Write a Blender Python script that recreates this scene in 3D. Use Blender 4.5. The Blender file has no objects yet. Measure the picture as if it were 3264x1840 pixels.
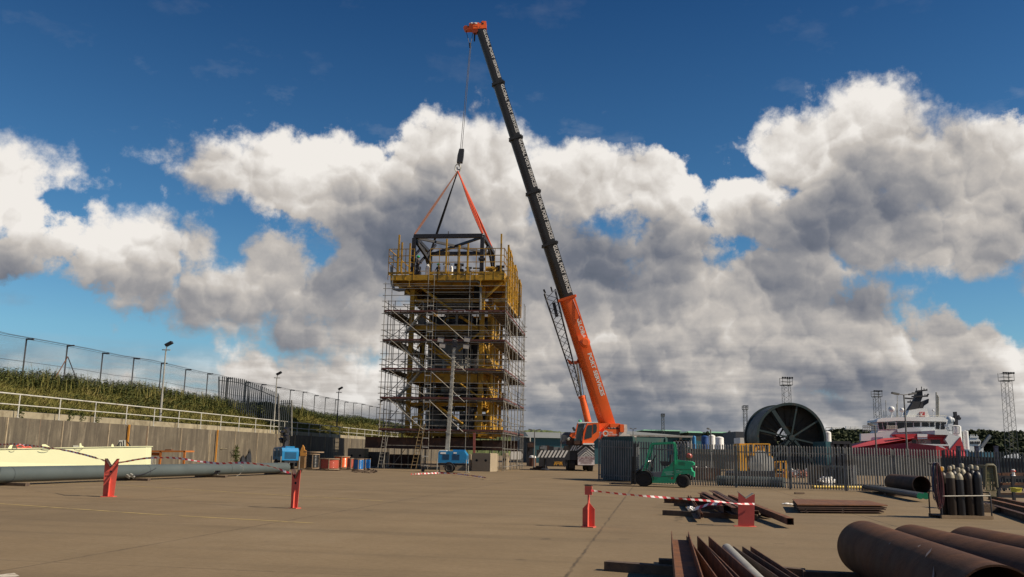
import bpy, math, random
from mathutils import Vector, Matrix, Euler
random.seed(7)
C = bpy.context.scene
R = math.radians
# ------------------------------------------------------------------ camera
W0, H0, F = 3264.0, 1840.0, 2827.0          # photograph size and focal length in its pixels
CAMZ = 1.6
PITCH = math.atan((1443 - 920) / F)
ROLL = 0.02
cam_d = bpy.data.cameras.new('camera')
cam = bpy.data.objects.new('camera', cam_d)
C.collection.objects.link(cam)
C.camera = cam
cam_d.sensor_width = 36.0
cam_d.lens = 36.0 * F / W0
cam_d.clip_start = 0.1
cam_d.clip_end = 20000
_f = Vector((0, math.cos(PITCH), math.sin(PITCH)))
_u0 = Vector((0, -math.sin(PITCH), math.cos(PITCH)))
_r0 = Vector((1, 0, 0))
_r = _r0 * math.cos(ROLL) + _u0 * math.sin(ROLL)
_u = _u0 * math.cos(ROLL) - _r0 * math.sin(ROLL)
CP = Vector((0, 0, CAMZ))
cam.matrix_world = Matrix(((_r.x, _u.x, -_f.x, 0), (_r.y, _u.y, -_f.y, 0), (_r.z, _u.z, -_f.z, CAMZ), (0, 0, 0, 1)))

def ray(x, y):
    return (_f * F + _r * (x - W0 / 2) - _u * (y - H0 / 2)).normalized()
def at(x, y, Y):
    "point at world depth Y seen at photo pixel x, y"
    d = ray(x, y)
    return CP + d * (Y / d.y)
def gr(x, y, z=0.0):
    "point of the level z seen at photo pixel x, y"
    d = ray(x, y)
    return CP + d * ((z - CAMZ) / d.z)

# ------------------------------------------------------------------ exposure
C.view_settings.view_transform = 'Standard'
C.view_settings.look = 'None'
C.view_settings.exposure = 0.25
C.view_settings.gamma = 1.0
C.view_settings.use_curve_mapping = False
C.render.resolution_x = 1024; C.render.resolution_y = 577
C.render.engine = 'CYCLES'

# ------------------------------------------------------------------ sun
SD = Vector((1.18, -0.31, 1.0)).normalized()          # towards the sun
sun_el = math.asin(SD.z)
sun_az = math.atan2(SD.x, SD.y)                       # clockwise from +Y
sl = bpy.data.lights.new('sun', 'SUN'); sl.energy = 5.0; sl.angle = R(0.5); sl.color = (1.0, 0.86, 0.67)
so = bpy.data.objects.new('sun', sl); C.collection.objects.link(so)
so.rotation_euler = SD.to_track_quat('Z', 'Y').to_euler()
so.location = (40, -20, 60)

# ------------------------------------------------------------------ world: clear sky with cumulus
world = bpy.data.worlds.new('World'); C.world = world
world.use_nodes = True
wt = world.node_tree; wt.nodes.clear()

class NT:
    "small helper to write node trees"
    def __init__(s, t): s.t = t
    def n(s, typ, **kw):
        o = s.t.nodes.new(typ)
        for k, v in kw.items(): setattr(o, k, v)
        return o
    def set(s, sock, v):
        if v is None: return
        if isinstance(v, bpy.types.NodeSocket): s.t.links.new(v, sock)
        else: sock.default_value = v
    def math(s, op, a, b=None, c=None, clamp=False):
        o = s.n('ShaderNodeMath', operation=op, use_clamp=clamp)
        s.set(o.inputs[0], a); s.set(o.inputs[1], b)
        if c is not None: s.set(o.inputs[2], c)
        return o.outputs[0]
    def vec(s, op, a, b=None, c=None):
        o = s.n('ShaderNodeVectorMath', operation=op)
        s.set(o.inputs[0], a)
        if b is not None: s.set(o.inputs[1], b)
        if c is not None: s.set(o.inputs[2], c)
        return o.outputs['Value'] if op in ('LENGTH', 'DOT_PRODUCT', 'DISTANCE') else o.outputs[0]
    def noise(s, v, scale, detail=6, rough=0.55, lac=2.0, out='Fac', dist=0.0):
        o = s.n('ShaderNodeTexNoise')
        if v is not None: s.set(o.inputs['Vector'], v)
        s.set(o.inputs['Scale'], scale); s.set(o.inputs['Detail'], detail); s.set(o.inputs['Roughness'], rough)
        s.set(o.inputs['Lacunarity'], lac); s.set(o.inputs['Distortion'], dist)
        return o.outputs[out]
    def ramp(s, fac, stops, interp='LINEAR'):
        o = s.n('ShaderNodeValToRGB'); s.set(o.inputs[0], fac)
        e = o.color_ramp.elements; o.color_ramp.interpolation = interp
        while len(e) > 1: e.remove(e[-1])
        for i, (p, c) in enumerate(stops):
            c = tuple(c) + (1,) if len(c) == 3 else c
            if i == 0: e[0].position = p; e[0].color = c
            else:
                k = e.new(p); k.color = c
        return o.outputs[0]
    def mix(s, fac, a, b, blend='MIX'):
        o = s.n('ShaderNodeMix', data_type='RGBA', blend_type=blend)
        s.set(o.inputs[0], fac); 
        s.set(o.inputs[6], a if not isinstance(a, tuple) else tuple(a) + ((1,) if len(a) == 3 else ()))
        s.set(o.inputs[7], b if not isinstance(b, tuple) else tuple(b) + ((1,) if len(b) == 3 else ()))
        return o.outputs[2]
    def mapr(s, v, a, b, c=0.0, d=1.0, interp='LINEAR'):
        o = s.n('ShaderNodeMapRange', interpolation_type=interp)
        s.set(o.inputs[0], v); s.set(o.inputs[1], a); s.set(o.inputs[2], b); s.set(o.inputs[3], c); s.set(o.inputs[4], d)
        return o.outputs[0]

def azel(x, y):
    d = ray(x * W0 / 2576, y * W0 / 2576)
    return math.atan2(d.x, d.y), math.asin(d.z)

CLOUDS = [  # centre and radii of the cumulus lumps as directions: x, y, rx, ry
 (1075,480,185,192),(890,450,150,138),(700,450,165,108),(555,440,130,88),(1230,480,150,165),(1000,600,240,180),
 (1400,450,140,108),(1530,435,115,90),(1650,480,95,100),(1250,720,260,220),(1480,720,200,150),(1650,640,150,110),
 (1650,860,300,170),(2180,390,180,160),(1985,400,120,128),(2370,470,150,130),(2520,520,150,150),(1890,520,120,120),
 (2130,560,280,135),(2450,610,240,75),(1900,720,190,130),(2175,800,95,88),(2050,900,330,130),(2420,970,330,120),
 (40,470,105,105),(185,440,85,38),(20,630,110,92),(150,640,70,50),(275,650,110,92),(395,650,95,92),(470,640,60,75),
 (520,750,220,85),(620,800,200,50),(700,700,110,100),(800,730,130,90),(860,745,120,75),(800,845,200,48),(1000,840,200,110),
 (720,960,260,70),(1200,1000,700,150),(2000,1060,900,110),(-60,930,500,40),(2700,700,120,60)]
BULK = [  # the same masses in a few large lumps, for self-shadowing
 (1060,500,320,220),(620,455,190,95),(1500,560,320,210),(1650,860,380,170),(2180,480,340,230),(2480,560,210,150),
 (2080,900,340,150),(50,560,150,170),(430,660,280,150),(800,710,240,140),(1200,980,700,160)]

def lump_group(name, lumps, k, grow=1.0):
    g = bpy.data.node_groups.new(name, 'ShaderNodeTree')
    g.interface.new_socket('P', in_out='INPUT', socket_type='NodeSocketVector')
    g.interface.new_socket('D', in_out='OUTPUT', socket_type='NodeSocketFloat')
    t = NT(g); gi = t.n('NodeGroupInput'); go = t.n('NodeGroupOutput')
    acc = None
    for (x, y, rx, ry) in lumps:
        a, e = azel(x, y)
        ra, re = grow * rx / 2231.0, grow * ry / 2231.0
        s = min(ra, re) / 0.06          # distance in a common unit, so that big and small lumps get the same edge
        v = t.vec('MULTIPLY_ADD', gi.outputs[0], (s / ra, s / re, 0), (-a * s / ra, -e * s / re, 0))
        l = t.math('SUBTRACT', t.vec('LENGTH', v), s)
        acc = l if acc is None else t.math('SMOOTH_MIN', acc, l, k)
    g.links.new(acc, go.inputs[0])
    return g

def build_world():
    t = NT(wt)
    tc = t.n('ShaderNodeTexCoord')
    D = tc.outputs['Generated']
    sep = t.n('ShaderNodeSeparateXYZ'); t.set(sep.inputs[0], D)
    x, y, z = sep.outputs
    ay = t.math('ABSOLUTE', y)                      # the sky behind the camera is clouded too
    az = t.math('ARCTAN2', x, ay)
    el = t.math('ARCSINE', z)
    comb = t.n('ShaderNodeCombineXYZ'); t.set(comb.inputs[0], az); t.set(comb.inputs[1], el)
    P = comb.outputs[0]
    g1 = lump_group('cloud_lumps', CLOUDS, 0.30, 1.04)
    g2 = lump_group('cloud_bulk', BULK, 0.5)
    def lump(g, v):
        o = t.n('ShaderNodeGroup'); o.node_tree = g; t.set(o.inputs[0], v); return o.outputs[0]
    warp = t.noise(P, 6.0, 5, 0.55, out='Color')
    w = t.vec('SUBTRACT', warp, (0.5, 0.5, 0.5))
    Pw = t.vec('MULTIPLY_ADD', w, (0.09, 0.07, 0), P)
    base = lump(g1, Pw)
    wn = t.vec('SUBTRACT', t.noise(P, 20.0, 4, 0.6, out='Color'), (0.5, 0.5, 0.5))
    Pb = t.vec('MULTIPLY_ADD', wn, (0.040, 0.036, 0), Pw)
    def billow(Pv, sizes):
        # rounded heads: squared distance to the nearest of scattered points, at several sizes
        acc = None
        for sc, amp in sizes:
            v = t.n('ShaderNodeTexVoronoi', feature='F1', voronoi_dimensions='2D')
            t.set(v.inputs['Vector'], Pv); t.set(v.inputs['Scale'], sc)
            d = t.math('MULTIPLY', t.math('POWER', v.outputs['Distance'], 2.0), amp)
            acc = d if acc is None else t.math('ADD', acc, d)
        return acc
    SZ = ((8, 0.62), (19, 0.40), (44, 0.20))
    b0 = billow(Pb, SZ)
    b1 = billow(t.vec('ADD', Pb, (0.0045, 0.0085, 0)), SZ)
    b2 = b0
    fr = t.noise(P, 34.0, 7, 0.66)
    fine = t.math('MULTIPLY_ADD', fr, 1.0, -0.5)
    dens = t.math('MULTIPLY_ADD', base, -1.0, 0.20)                       # >0 inside
    dens = t.math('SUBTRACT', dens, t.math('MULTIPLY', b0, 0.95))
    dens = t.math('ADD', dens, t.math('MULTIPLY', fine, 0.85))
    soft = t.mapr(t.noise(P, 5.0, 2, 0.5), 0.35, 0.65, 0.06, 0.42)
    alpha = t.n('ShaderNodeMapRange', interpolation_type='SMOOTHSTEP')
    t.set(alpha.inputs[0], dens); t.set(alpha.inputs[1], -0.14); t.set(alpha.inputs[2], soft); alpha = alpha.outputs[0]
    # towards the horizon the layers close up
    low = t.mapr(el, 0.17, 0.03, 0.0, 1.0)
    strat = t.noise(t.vec('MULTIPLY', P, (1.6, 11.0, 1)), 4.0, 6, 0.55)
    la = t.math('MULTIPLY', t.mapr(strat, 0.34, 0.50), t.mapr(el, 0.11, 0.055, 0.0, 1.0))
    alpha = t.math('MAXIMUM', alpha, la)
    # thin wisps
    wsp = t.noise(t.vec('MULTIPLY', P, (1.0, 2.0, 1)), 8.0, 7, 0.62)
    wa = t.math('MULTIPLY', t.mapr(wsp, 0.57, 0.80, 0.0, 0.40), t.mapr(el, 0.24, 0.42, 1.0, 0.15))
    alpha = t.math('MAXIMUM', alpha, wa)
    # shading: how much cloud stands above, towards the light
    Ps = t.vec('MULTIPLY_ADD', w, (0.11, 0.11, 0), P)
    up = lump(g2, t.vec('ADD', Ps, (0.015, 0.062, 0)))
    occ = t.mapr(up, 0.55, -1.25, 0.0, 1.0, interp='SMOOTHSTEP')
    grad = t.math('SUBTRACT', b2, b1)                           # relief of the billows
    lit = t.math('MULTIPLY_ADD', grad, -1.05, 1.0)
    lit = t.math('SUBTRACT', lit, t.math('MULTIPLY', occ, t.math('MULTIPLY_ADD', low, -0.26, 0.60)))
    lit = t.math('ADD', lit, t.math('MULTIPLY', fine, 0.42))
    edge = t.mapr(dens, 0.0, 1.3, 0.0, -0.16)
    lit = t.math('ADD', lit, edge)
    big = t.noise(t.vec('MULTIPLY', P, (1, 1.5, 1)), 5.0, 3, 0.5)
    lit = t.math('ADD', lit, t.math('MULTIPLY_ADD', big, 1.3, -0.65))
    lit = t.math('ADD', lit, t.math('MULTIPLY', t.math('MULTIPLY_ADD', strat, 1.5, -0.95), low))
    col = t.ramp(lit, [(0.0, (0.105, 0.125, 0.165)), (0.25, (0.165, 0.180, 0.220)), (0.5, (0.32, 0.315, 0.325)),
                       (0.75, (0.57, 0.53, 0.49)), (1.0, (0.90, 0.86, 0.81))])
    hz = t.mapr(el, 0.08, -0.01, 0.0, 0.35)
    col = t.mix(hz, col, (0.25, 0.31, 0.37))
    # clear sky
    sky = t.n('ShaderNodeTexSky', sky_type='NISHITA'); sky.sun_disc = False
    sky.sun_elevation = sun_el; sky.sun_rotation = sun_az; sky.air_density = 1.0; sky.dust_density = 0.5; sky.ozone_density = 1.5
    bs = t.n('ShaderNodeBackground')
    tn = t.ramp(el, [(0.0, (0.55, 0.72, 1.0)), (0.12, (0.52, 0.84, 0.97)), (0.25, (0.33, 0.65, 0.86)), (0.52, (0.13, 0.36, 0.60)), (1.0, (0.12, 0.35, 0.6))])
    tint = t.mix(1.0, sky.outputs[0], tn, 'MULTIPLY')
    t.set(bs.inputs[0], tint); t.set(bs.inputs[1], 0.084)
    bc = t.n('ShaderNodeBackground'); t.set(bc.inputs[0], col); t.set(bc.inputs[1], 0.82)
    ms = t.n('ShaderNodeMixShader'); t.set(ms.inputs[0], alpha)
    wt.links.new(bs.outputs[0], ms.inputs[1]); wt.links.new(bc.outputs[0], ms.inputs[2])
    o = t.n('ShaderNodeOutputWorld'); wt.links.new(ms.outputs[0], o.inputs[0])
    world.cycles.sampling_method = 'MANUAL'; world.cycles.sample_map_resolution = 256
build_world()
# ------------------------------------------------------------------ mesh and object helpers
COL = C.collection
WM = {}                                    # world matrix of every root, shared by its parts

def tag(o, label=None, cat=None, group=None, kind=None):
    if label: o['label'] = label
    if cat: o['category'] = cat
    if group: o['group'] = group
    if kind: o['kind'] = kind
    return o

def thing(name, loc, label, cat, group=None, rz=0.0):
    o = bpy.data.objects.new(name, None); COL.objects.link(o)
    o.empty_display_size = 0.2
    o.location = loc; o.rotation_euler = (0, 0, rz)
    WM[o.name] = Matrix.Translation(Vector(loc)) @ Matrix.Rotation(rz, 4, 'Z')
    return tag(o, label, cat, group)

class MB:
    "collects shapes for one mesh object"
    def __init__(s): s.v = []; s.f = []; s.m = []; s.cm = 0; s.sm = []; s.smooth = False
    def add(s, vs, fs, smooth=None):
        b = len(s.v); s.v.extend([tuple(v) for v in vs])
        for f in fs:
            s.f.append([b + i for i in f]); s.m.append(s.cm); s.sm.append(s.smooth if smooth is None else smooth)
        return s
    def box(s, c, d, M=None):
        x, y, z = d[0] / 2, d[1] / 2, d[2] / 2; c = Vector(c)
        vs = [Vector((i * x, j * y, k * z)) for k in (-1, 1) for j in (-1, 1) for i in (-1, 1)]
        if M is not None: vs = [M @ v for v in vs]
        return s.add([c + v for v in vs], [(0, 2, 3, 1), (4, 5, 7, 6), (0, 1, 5, 4), (2, 6, 7, 3), (0, 4, 6, 2), (1, 3, 7, 5)])
    def box2(s, a, b):
        a = Vector(a); b = Vector(b)
        return s.box((a + b) / 2, (abs(b.x - a.x), abs(b.y - a.y), abs(b.z - a.z)))
    def bar(s, p0, p1, w, h, up=(0, 0, 1)):
        "rectangular bar, w across, h along up"
        p0 = Vector(p0); p1 = Vector(p1); a = (p1 - p0)
        if a.length < 1e-6: return s
        a.normalize(); up = Vector(up)
        sd = a.cross(up)
        if sd.length < 1e-3: sd = a.cross(Vector((0, 1, 0)))
        sd.normalize(); u = sd.cross(a).normalized()
        vs = []
        for p in (p0, p1):
            for i, j in ((-1, -1), (1, -1), (1, 1), (-1, 1)): vs.append(p + sd * (i * w / 2) + u * (j * h / 2))
        return s.add(vs, [(0, 1, 2, 3), (7, 6, 5, 4), (0, 4, 5, 1), (1, 5, 6, 2), (2, 6, 7, 3), (3, 7, 4, 0)])
    def section(s, p0, p1, poly, up=(0, 0, 1), poly1=None, cap=True, smooth=False):
        "extrude a 2D polygon (side, up) from p0 to p1"
        p0 = Vector(p0); p1 = Vector(p1); a = (p1 - p0).normalized(); up = Vector(up)
        sd = a.cross(up).normalized(); u = sd.cross(a).normalized(); n = len(poly); poly1 = poly1 or poly
        vs = [p0 + sd * q[0] + u * q[1] for q in poly] + [p1 + sd * q[0] + u * q[1] for q in poly1]
        fs = [(i, (i + 1) % n, n + (i + 1) % n, n + i) for i in range(n)]
        s.add(vs, fs, smooth)
        if cap: s.add(vs[:n], [tuple(range(n))[::-1]], False); s.add(vs[n:], [tuple(range(n))], False)
        return s
    def tube(s, p0, p1, r, r1=None, n=6, cap=True, smooth=True):
        r1 = r if r1 is None else r1
        p0 = Vector(p0); p1 = Vector(p1); a = p1 - p0
        if a.length < 1e-6: return s
        a.normalize(); ref = Vector((0, 0, 1)) if abs(a.z) < 0.9 else Vector((1, 0, 0))
        sd = a.cross(ref).normalized(); u = sd.cross(a)
        vs = []
        for p, q in ((p0, r), (p1, r1)):
            for i in range(n):
                t = 2 * math.pi * i / n; vs.append(p + sd * (q * math.cos(t)) + u * (q * math.sin(t)))
        s.add(vs, [(i, (i + 1) % n, n + (i + 1) % n, n + i) for i in range(n)], smooth)
        if cap: s.add(vs[:n], [tuple(range(n))[::-1]], False); s.add(vs[n:], [tuple(range(n))], False)
        return s
    def pipe(s, p0, p1, r, t, n=32):
        "hollow pipe with open ends"
        p0 = Vector(p0); p1 = Vector(p1); a = (p1 - p0).normalized()
        ref = Vector((0, 0, 1)) if abs(a.z) < 0.9 else Vector((1, 0, 0))
        sd = a.cross(ref).normalized(); u = sd.cross(a); vs = []
        for p, q in ((p0, r), (p1, r), (p1, r - t), (p0, r - t)):
            for i in range(n):
                k = 2 * math.pi * i / n; vs.append(p + sd * (q * math.cos(k)) + u * (q * math.sin(k)))
        for k in range(4):
            a0, b0 = k * n, ((k + 1) % 4) * n
            s.add(vs, [], None) if False else None
        b = len(s.v); s.v.extend([tuple(v) for v in vs])
        for k in range(4):
            a0, b0 = b + k * n, b + ((k + 1) % 4) * n
            for i in range(n):
                s.f.append([a0 + i, a0 + (i + 1) % n, b0 + (i + 1) % n, b0 + i]); s.m.append(s.cm); s.sm.append(k in (0, 2))
        return s
    def path(s, pts, r, n=6, closed=False):
        pts = [Vector(p) for p in pts]; m = len(pts); rings = []; vs = []
        pu = None
        for i, p in enumerate(pts):
            a = (pts[(i + 1) % m] if (i < m - 1 or closed) else p) - (pts[i - 1] if (i > 0 or closed) else p)
            a.normalize()
            if pu is None:
                ref = Vector((0, 0, 1)) if abs(a.z) < 0.9 else Vector((1, 0, 0)); sd = a.cross(ref).normalized()
            else:
                sd = (pu - a * pu.dot(a)); sd.normalize()
            pu = sd; u = a.cross(sd)
            rr = r[i] if isinstance(r, (list, tuple)) else r
            for k in range(n):
                t = 2 * math.pi * k / n; vs.append(p + sd * (rr * math.cos(t)) + u * (rr * math.sin(t)))
        fs = []
        for i in range(m if closed else m - 1):
            j = (i + 1) % m
            for k in range(n): fs.append((i * n + k, i * n + (k + 1) % n, j * n + (k + 1) % n, j * n + k))
        s.add(vs, fs, True)
        if not closed: s.add(vs[:n], [tuple(range(n))[::-1]], False); s.add(vs[-n:], [tuple(range(n))], False)
        return s
    def prism(s, pts, vec, smooth=False):
        "polygon of 3D points swept along vec"
        pts = [Vector(p) for p in pts]; vec = Vector(vec); n = len(pts)
        vs = pts + [p + vec for p in pts]
        s.add(vs, [(i, (i + 1) % n, n + (i + 1) % n, n + i) for i in range(n)], smooth)
        s.add(vs[:n], [tuple(range(n))[::-1]], False); s.add(vs[n:], [tuple(range(n))], False)
        return s
    def lathe(s, base, prof, n=24, axis=(0, 0, 1), smooth=True, ref=None, cap=True):
        "profile of (radius, height) about an axis"
        base = Vector(base); a = Vector(axis).normalized()
        ref = Vector((0, 0, 1)) if abs(a.z) < 0.9 else Vector((1, 0, 0))
        sd = a.cross(ref).normalized(); u = sd.cross(a); vs = []
        for r, h in prof:
            for i in range(n):
                t = 2 * math.pi * i / n; vs.append(base + a * h + sd * (r * math.cos(t)) + u * (r * math.sin(t)))
        fs = []
        for k in range(len(prof) - 1):
            for i in range(n): fs.append((k * n + i, k * n + (i + 1) % n, (k + 1) * n + (i + 1) % n, (k + 1) * n + i))
        s.add(vs, fs, smooth)
        if cap and prof[0][0] > 1e-4: s.add(vs[:n], [tuple(range(n))[::-1]], False)
        if cap and prof[-1][0] > 1e-4: s.add(vs[-n:], [tuple(range(n))], False)
        return s
    def ball(s, c, r, n=12, sq=(1, 1, 1)):
        c = Vector(c); vs = []; m = max(4, n // 2)
        for i in range(m + 1):
            p = math.pi * i / m
            for k in range(n):
                t = 2 * math.pi * k / n
                vs.append(c + Vector((r * sq[0] * math.sin(p) * math.cos(t), r * sq[1] * math.sin(p) * math.sin(t), r * sq[2] * math.cos(p))))
        return s.add(vs, [(i * n + k, (i + 1) * n + k, (i + 1) * n + (k + 1) % n, i * n + (k + 1) % n) for i in range(m) for k in range(n)], True)
    def quad(s, a, b, c, d): return s.add([a, b, c, d], [(0, 1, 2, 3)], False)
    def build(s, name, mats, parent=None, local=False, loc=None):
        me = bpy.data.meshes.new(name)
        vs = s.v
        if parent is not None and not local:
            Mi = WM[parent.name].inverted(); vs = [tuple(Mi @ Vector(v)) for v in vs]
        elif parent is None and loc is not None:
            L = Vector(loc); vs = [tuple(Vector(v) - L) for v in vs]
        me.from_pydata(vs, [], s.f)
        if not isinstance(mats, (list, tuple)): mats = [mats]
        for m in mats: me.materials.append(m)
        me.polygons.foreach_set('material_index', s.m); me.polygons.foreach_set('use_smooth', s.sm)
        me.update()
        import bmesh
        bm = bmesh.new(); bm.from_mesh(me); bmesh.ops.recalc_face_normals(bm, faces=bm.faces); bm.to_mesh(me); bm.free()
        if any(s.sm): me.set_sharp_from_angle(angle=R(38))
        o = bpy.data.objects.new(name, me); COL.objects.link(o)
        if parent is not None: o.parent = parent; WM[o.name] = WM[parent.name]
        else:
            if loc is not None: o.location = loc
            WM[o.name] = Matrix.Translation(Vector(loc)) if loc is not None else Matrix()
        return o

def copy_tree(o, loc=None, rz=None, label=None, parent=None):
    c = o.copy(); COL.objects.link(c)
    if parent is not None: c.parent = parent
    for ch in list(o.children): copy_tree(ch, parent=c)
    if loc is not None: c.location = loc
    if rz is not None: c.rotation_euler = (0, 0, rz)
    if label: c['label'] = label
    return c

def text_faces(mb, txt, org, xd, yd, size, depth=0.0, width=None, bold=0.0, align='LEFT'):
    "lettering as real faces: org = start of the base line, xd / yd = writing and up directions"
    cu = bpy.data.curves.new('lettering', 'FONT'); cu.body = txt; cu.size = 1.0; cu.offset = bold; cu.resolution_u = 2; cu.align_x = 'LEFT'
    ob = bpy.data.objects.new('lettering', cu); COL.objects.link(ob)
    dg = bpy.context.evaluated_depsgraph_get(); dg.update()
    me = bpy.data.meshes.new_from_object(ob.evaluated_get(dg))
    xs = [v.co.x for v in me.vertices]; x0, x1 = min(xs), max(xs)
    xd = Vector(xd).normalized(); yd = Vector(yd).normalized(); nn = xd.cross(yd)
    sx = size if width is None else width / (x1 - x0)
    off = -x0 * sx if align == 'LEFT' else -(x0 + x1) / 2 * sx
    vs = [Vector(org) + xd * (v.co.x * sx + off) + yd * (v.co.y * size) + nn * depth for v in me.vertices]
    mb.add(vs, [tuple(p.vertices) for p in me.polygons], False)
    bpy.data.objects.remove(ob); bpy.data.curves.remove(cu); bpy.data.meshes.remove(me)

class View:
    "turns points read off an enlargement of the photograph into points of a vertical plane standing in the yard"
    def __init__(s, ox, oy, k, Y, ang=0.0, px=None):
        s.ox, s.oy, s.k = ox, oy, k
        s.n = Vector((-math.sin(ang), math.cos(ang), 0)); s.d = Vector((math.cos(ang), math.sin(ang), 0))
        s.p = at(px if px is not None else ox, 1450, Y); 
    def __call__(s, x, y, d=0.0):
        r = ray(s.ox + x / s.k, s.oy + y / s.k)
        t = (s.p + s.n * d - CP).dot(s.n) / r.dot(s.n)
        return CP + r * t
    def flat(s, x, y, d=0.0):
        "the point of the front plane, pushed back by d"
        return s(x, y) + s.n * d
    def prism(s, mb, pts, d0, d1):
        return mb.prism([s(x, y, d0) for x, y in pts], s.n * (d1 - d0))
    def ground(s, x, d=0.0, z=0.0):
        p = s(x, 0) + s.n * d; p.z = z; return p

# ------------------------------------------------------------------ materials
MATS = {}
def mat(name, col, rough=0.7, metal=0.0, var=0.18, scale=2.0, dirt=None, dirt_amt=0.0, dirt_scale=1.2, streak=0.0, bump=0.0, bscale=30.0, spec=0.5):
    if name in MATS: return MATS[name]
    m = bpy.data.materials.new(name); m.use_nodes = True; t = NT(m.node_tree)
    b = m.node_tree.nodes['Principled BSDF']
    tc = t.n('ShaderNodeTexCoord'); P = tc.outputs['Object']
    n = t.noise(P, scale, 6, 0.6)
    lo = tuple(c * (1 - var) for c in col); hi = tuple(min(1, c * (1 + var)) for c in col)
    c = t.ramp(n, [(0.3, lo), (0.7, hi)])
    if dirt and dirt_amt > 0:
        dn = t.noise(P, dirt_scale, 8, 0.68)
        th = 0.78 - 0.5 * dirt_amt
        c = t.mix(t.mapr(dn, th - 0.06, th + 0.08), c, dirt)
    if streak > 0:
        sn = t.noise(t.vec('MULTIPLY', P, (1, 1, 0.07)), 2.4, 7, 0.65)
        c = t.mix(t.math('MULTIPLY', t.mapr(sn, 0.42, 0.7), streak), c, tuple(x * 0.45 for x in col))
    t.set(b.inputs['Base Color'], c)
    rn = t.noise(P, scale * 3, 4, 0.6)
    t.set(b.inputs['Roughness'], t.mapr(rn, 0.2, 0.8, max(0.05, rough - 0.12), min(1, rough + 0.12)))
    b.inputs['Metallic'].default_value = metal
    b.inputs['Specular IOR Level'].default_value = spec
    if bump > 0:
        bn = t.noise(P, bscale, 6, 0.65); bp = t.n('ShaderNodeBump'); t.set(bp.inputs['Height'], bn); t.set(bp.inputs['Strength'], bump); t.set(bp.inputs['Distance'], 0.02)
        m.node_tree.links.new(bp.outputs[0], b.inputs['Normal'])
    MATS[name] = m
    return m

M_galv = mat('galvanised_steel', (0.36, 0.35, 0.31), 0.55, 0.35, 0.2, 3, (0.14, 0.12, 0.10), 0.35)
M_rail = mat('painted_rail', (0.50, 0.49, 0.44), 0.6, 0.1, 0.12, 3, (0.16, 0.13, 0.10), 0.3)
M_post = mat('dark_fence_steel', (0.06, 0.06, 0.065), 0.6, 0.2)
M_pale = mat('weathered_pale_steel', (0.175, 0.175, 0.17), 0.6, 0.12, 0.22, 1.5, (0.10, 0.09, 0.08), 0.4)
M_paled = mat('dark_pale_steel', (0.045, 0.055, 0.06), 0.55, 0.3, 0.2, 2)
M_cream = mat('cream_paint', (0.72, 0.73, 0.46), 0.5, 0.0, 0.04, 0.7, (0.5, 0.42, 0.25), 0.12, 1.5)
M_gpipe = mat('grey_pipe_coating', (0.075, 0.092, 0.092), 0.55, 0.0, 0.12, 0.6, (0.13, 0.125, 0.105), 0.22, 1.4, spec=.35)
M_red = mat('salmon_red_paint', (0.62, 0.095, 0.065), 0.6, 0.0, 0.10, 4, (0.22, 0.05, 0.035), 0.25, 6)
M_rust = mat('brown_rust', (0.066, 0.030, 0.018), 0.75, 0.1, 0.35, 2.2, (0.16, 0.065, 0.03), 0.5, 3, bump=0.4)
M_rustd = mat('dark_brown_rust', (0.045, 0.022, 0.016), 0.7, 0.15, 0.35, 1.2, (0.09, 0.04, 0.022), 0.45, 2.0, bump=0.3)
M_rusto = mat('orange_rust', (0.155, 0.062, 0.024), 0.8, 0.0, 0.35, 3, (0.09, 0.04, 0.025), 0.5, 2.5, bump=0.4)
M_timber = mat('old_timber', (0.11, 0.075, 0.05), 0.9, 0, 0.3, 6, (0.05, 0.035, 0.03), 0.4, 3, bump=0.5)
M_orange = mat('crane_orange', (0.80, 0.125, 0.018), 0.42, 0.0, 0.07, 0.6, (0.45, 0.08, 0.02), 0.12, 1.5)
M_black = mat('black_paint', (0.022, 0.023, 0.026), 0.40, 0.0, 0.2, 0.6)
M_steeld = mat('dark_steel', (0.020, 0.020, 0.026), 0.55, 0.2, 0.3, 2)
M_rubber = mat('tyre_rubber', (0.014, 0.013, 0.013), 0.85, 0, 0.3, 5)
M_white = mat('white_paint', (0.78, 0.77, 0.74), 0.5, 0, 0.04, 1.5, (0.45, 0.42, 0.38), 0.15, 2)
M_yellow = mat('module_yellow', (0.43, 0.235, 0.012), 0.6, 0, 0.2, 1.0, (0.12, 0.075, 0.02), 0.42, 1.5)
M_tube = mat('scaffold_tube', (0.27, 0.255, 0.225), 0.5, 0.45, 0.25, 2.5, (0.12, 0.085, 0.06), 0.4, 4)
M_board = mat('scaffold_board', (0.10, 0.07, 0.055), 0.9, 0, 0.3, 3, (0.045, 0.032, 0.028), 0.45, 3)
M_toe = mat('red_toe_board', (0.115, 0.035, 0.030), 0.85, 0, 0.35, 2, (0.06, 0.035, 0.03), 0.5, 2)
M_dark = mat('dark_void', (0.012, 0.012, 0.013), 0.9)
M_blue = mat('light_tower_blue', (0.010, 0.19, 0.42), 0.4, 0, 0.08, 2)
M_green = mat('forklift_green', (0.012, 0.36, 0.17), 0.42, 0, 0.08, 2, (0.02, 0.16, 0.085), 0.3, 3.0)
M_glass = mat('tinted_glass', (0.02, 0.035, 0.035), 0.08, 0, 0.1, 2, spec=0.9)
M_teal = mat('container_teal', (0.018, 0.062, 0.056), 0.55, 0, 0.16, 1, (0.09, 0.05, 0.03), 0.25, 3)
M_conc = mat('cast_concrete', (0.31, 0.25, 0.17), 0.9, 0, 0.12, 1.5, (0.22, 0.18, 0.13), 0.3, 1.2, bump=0.2)
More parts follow.
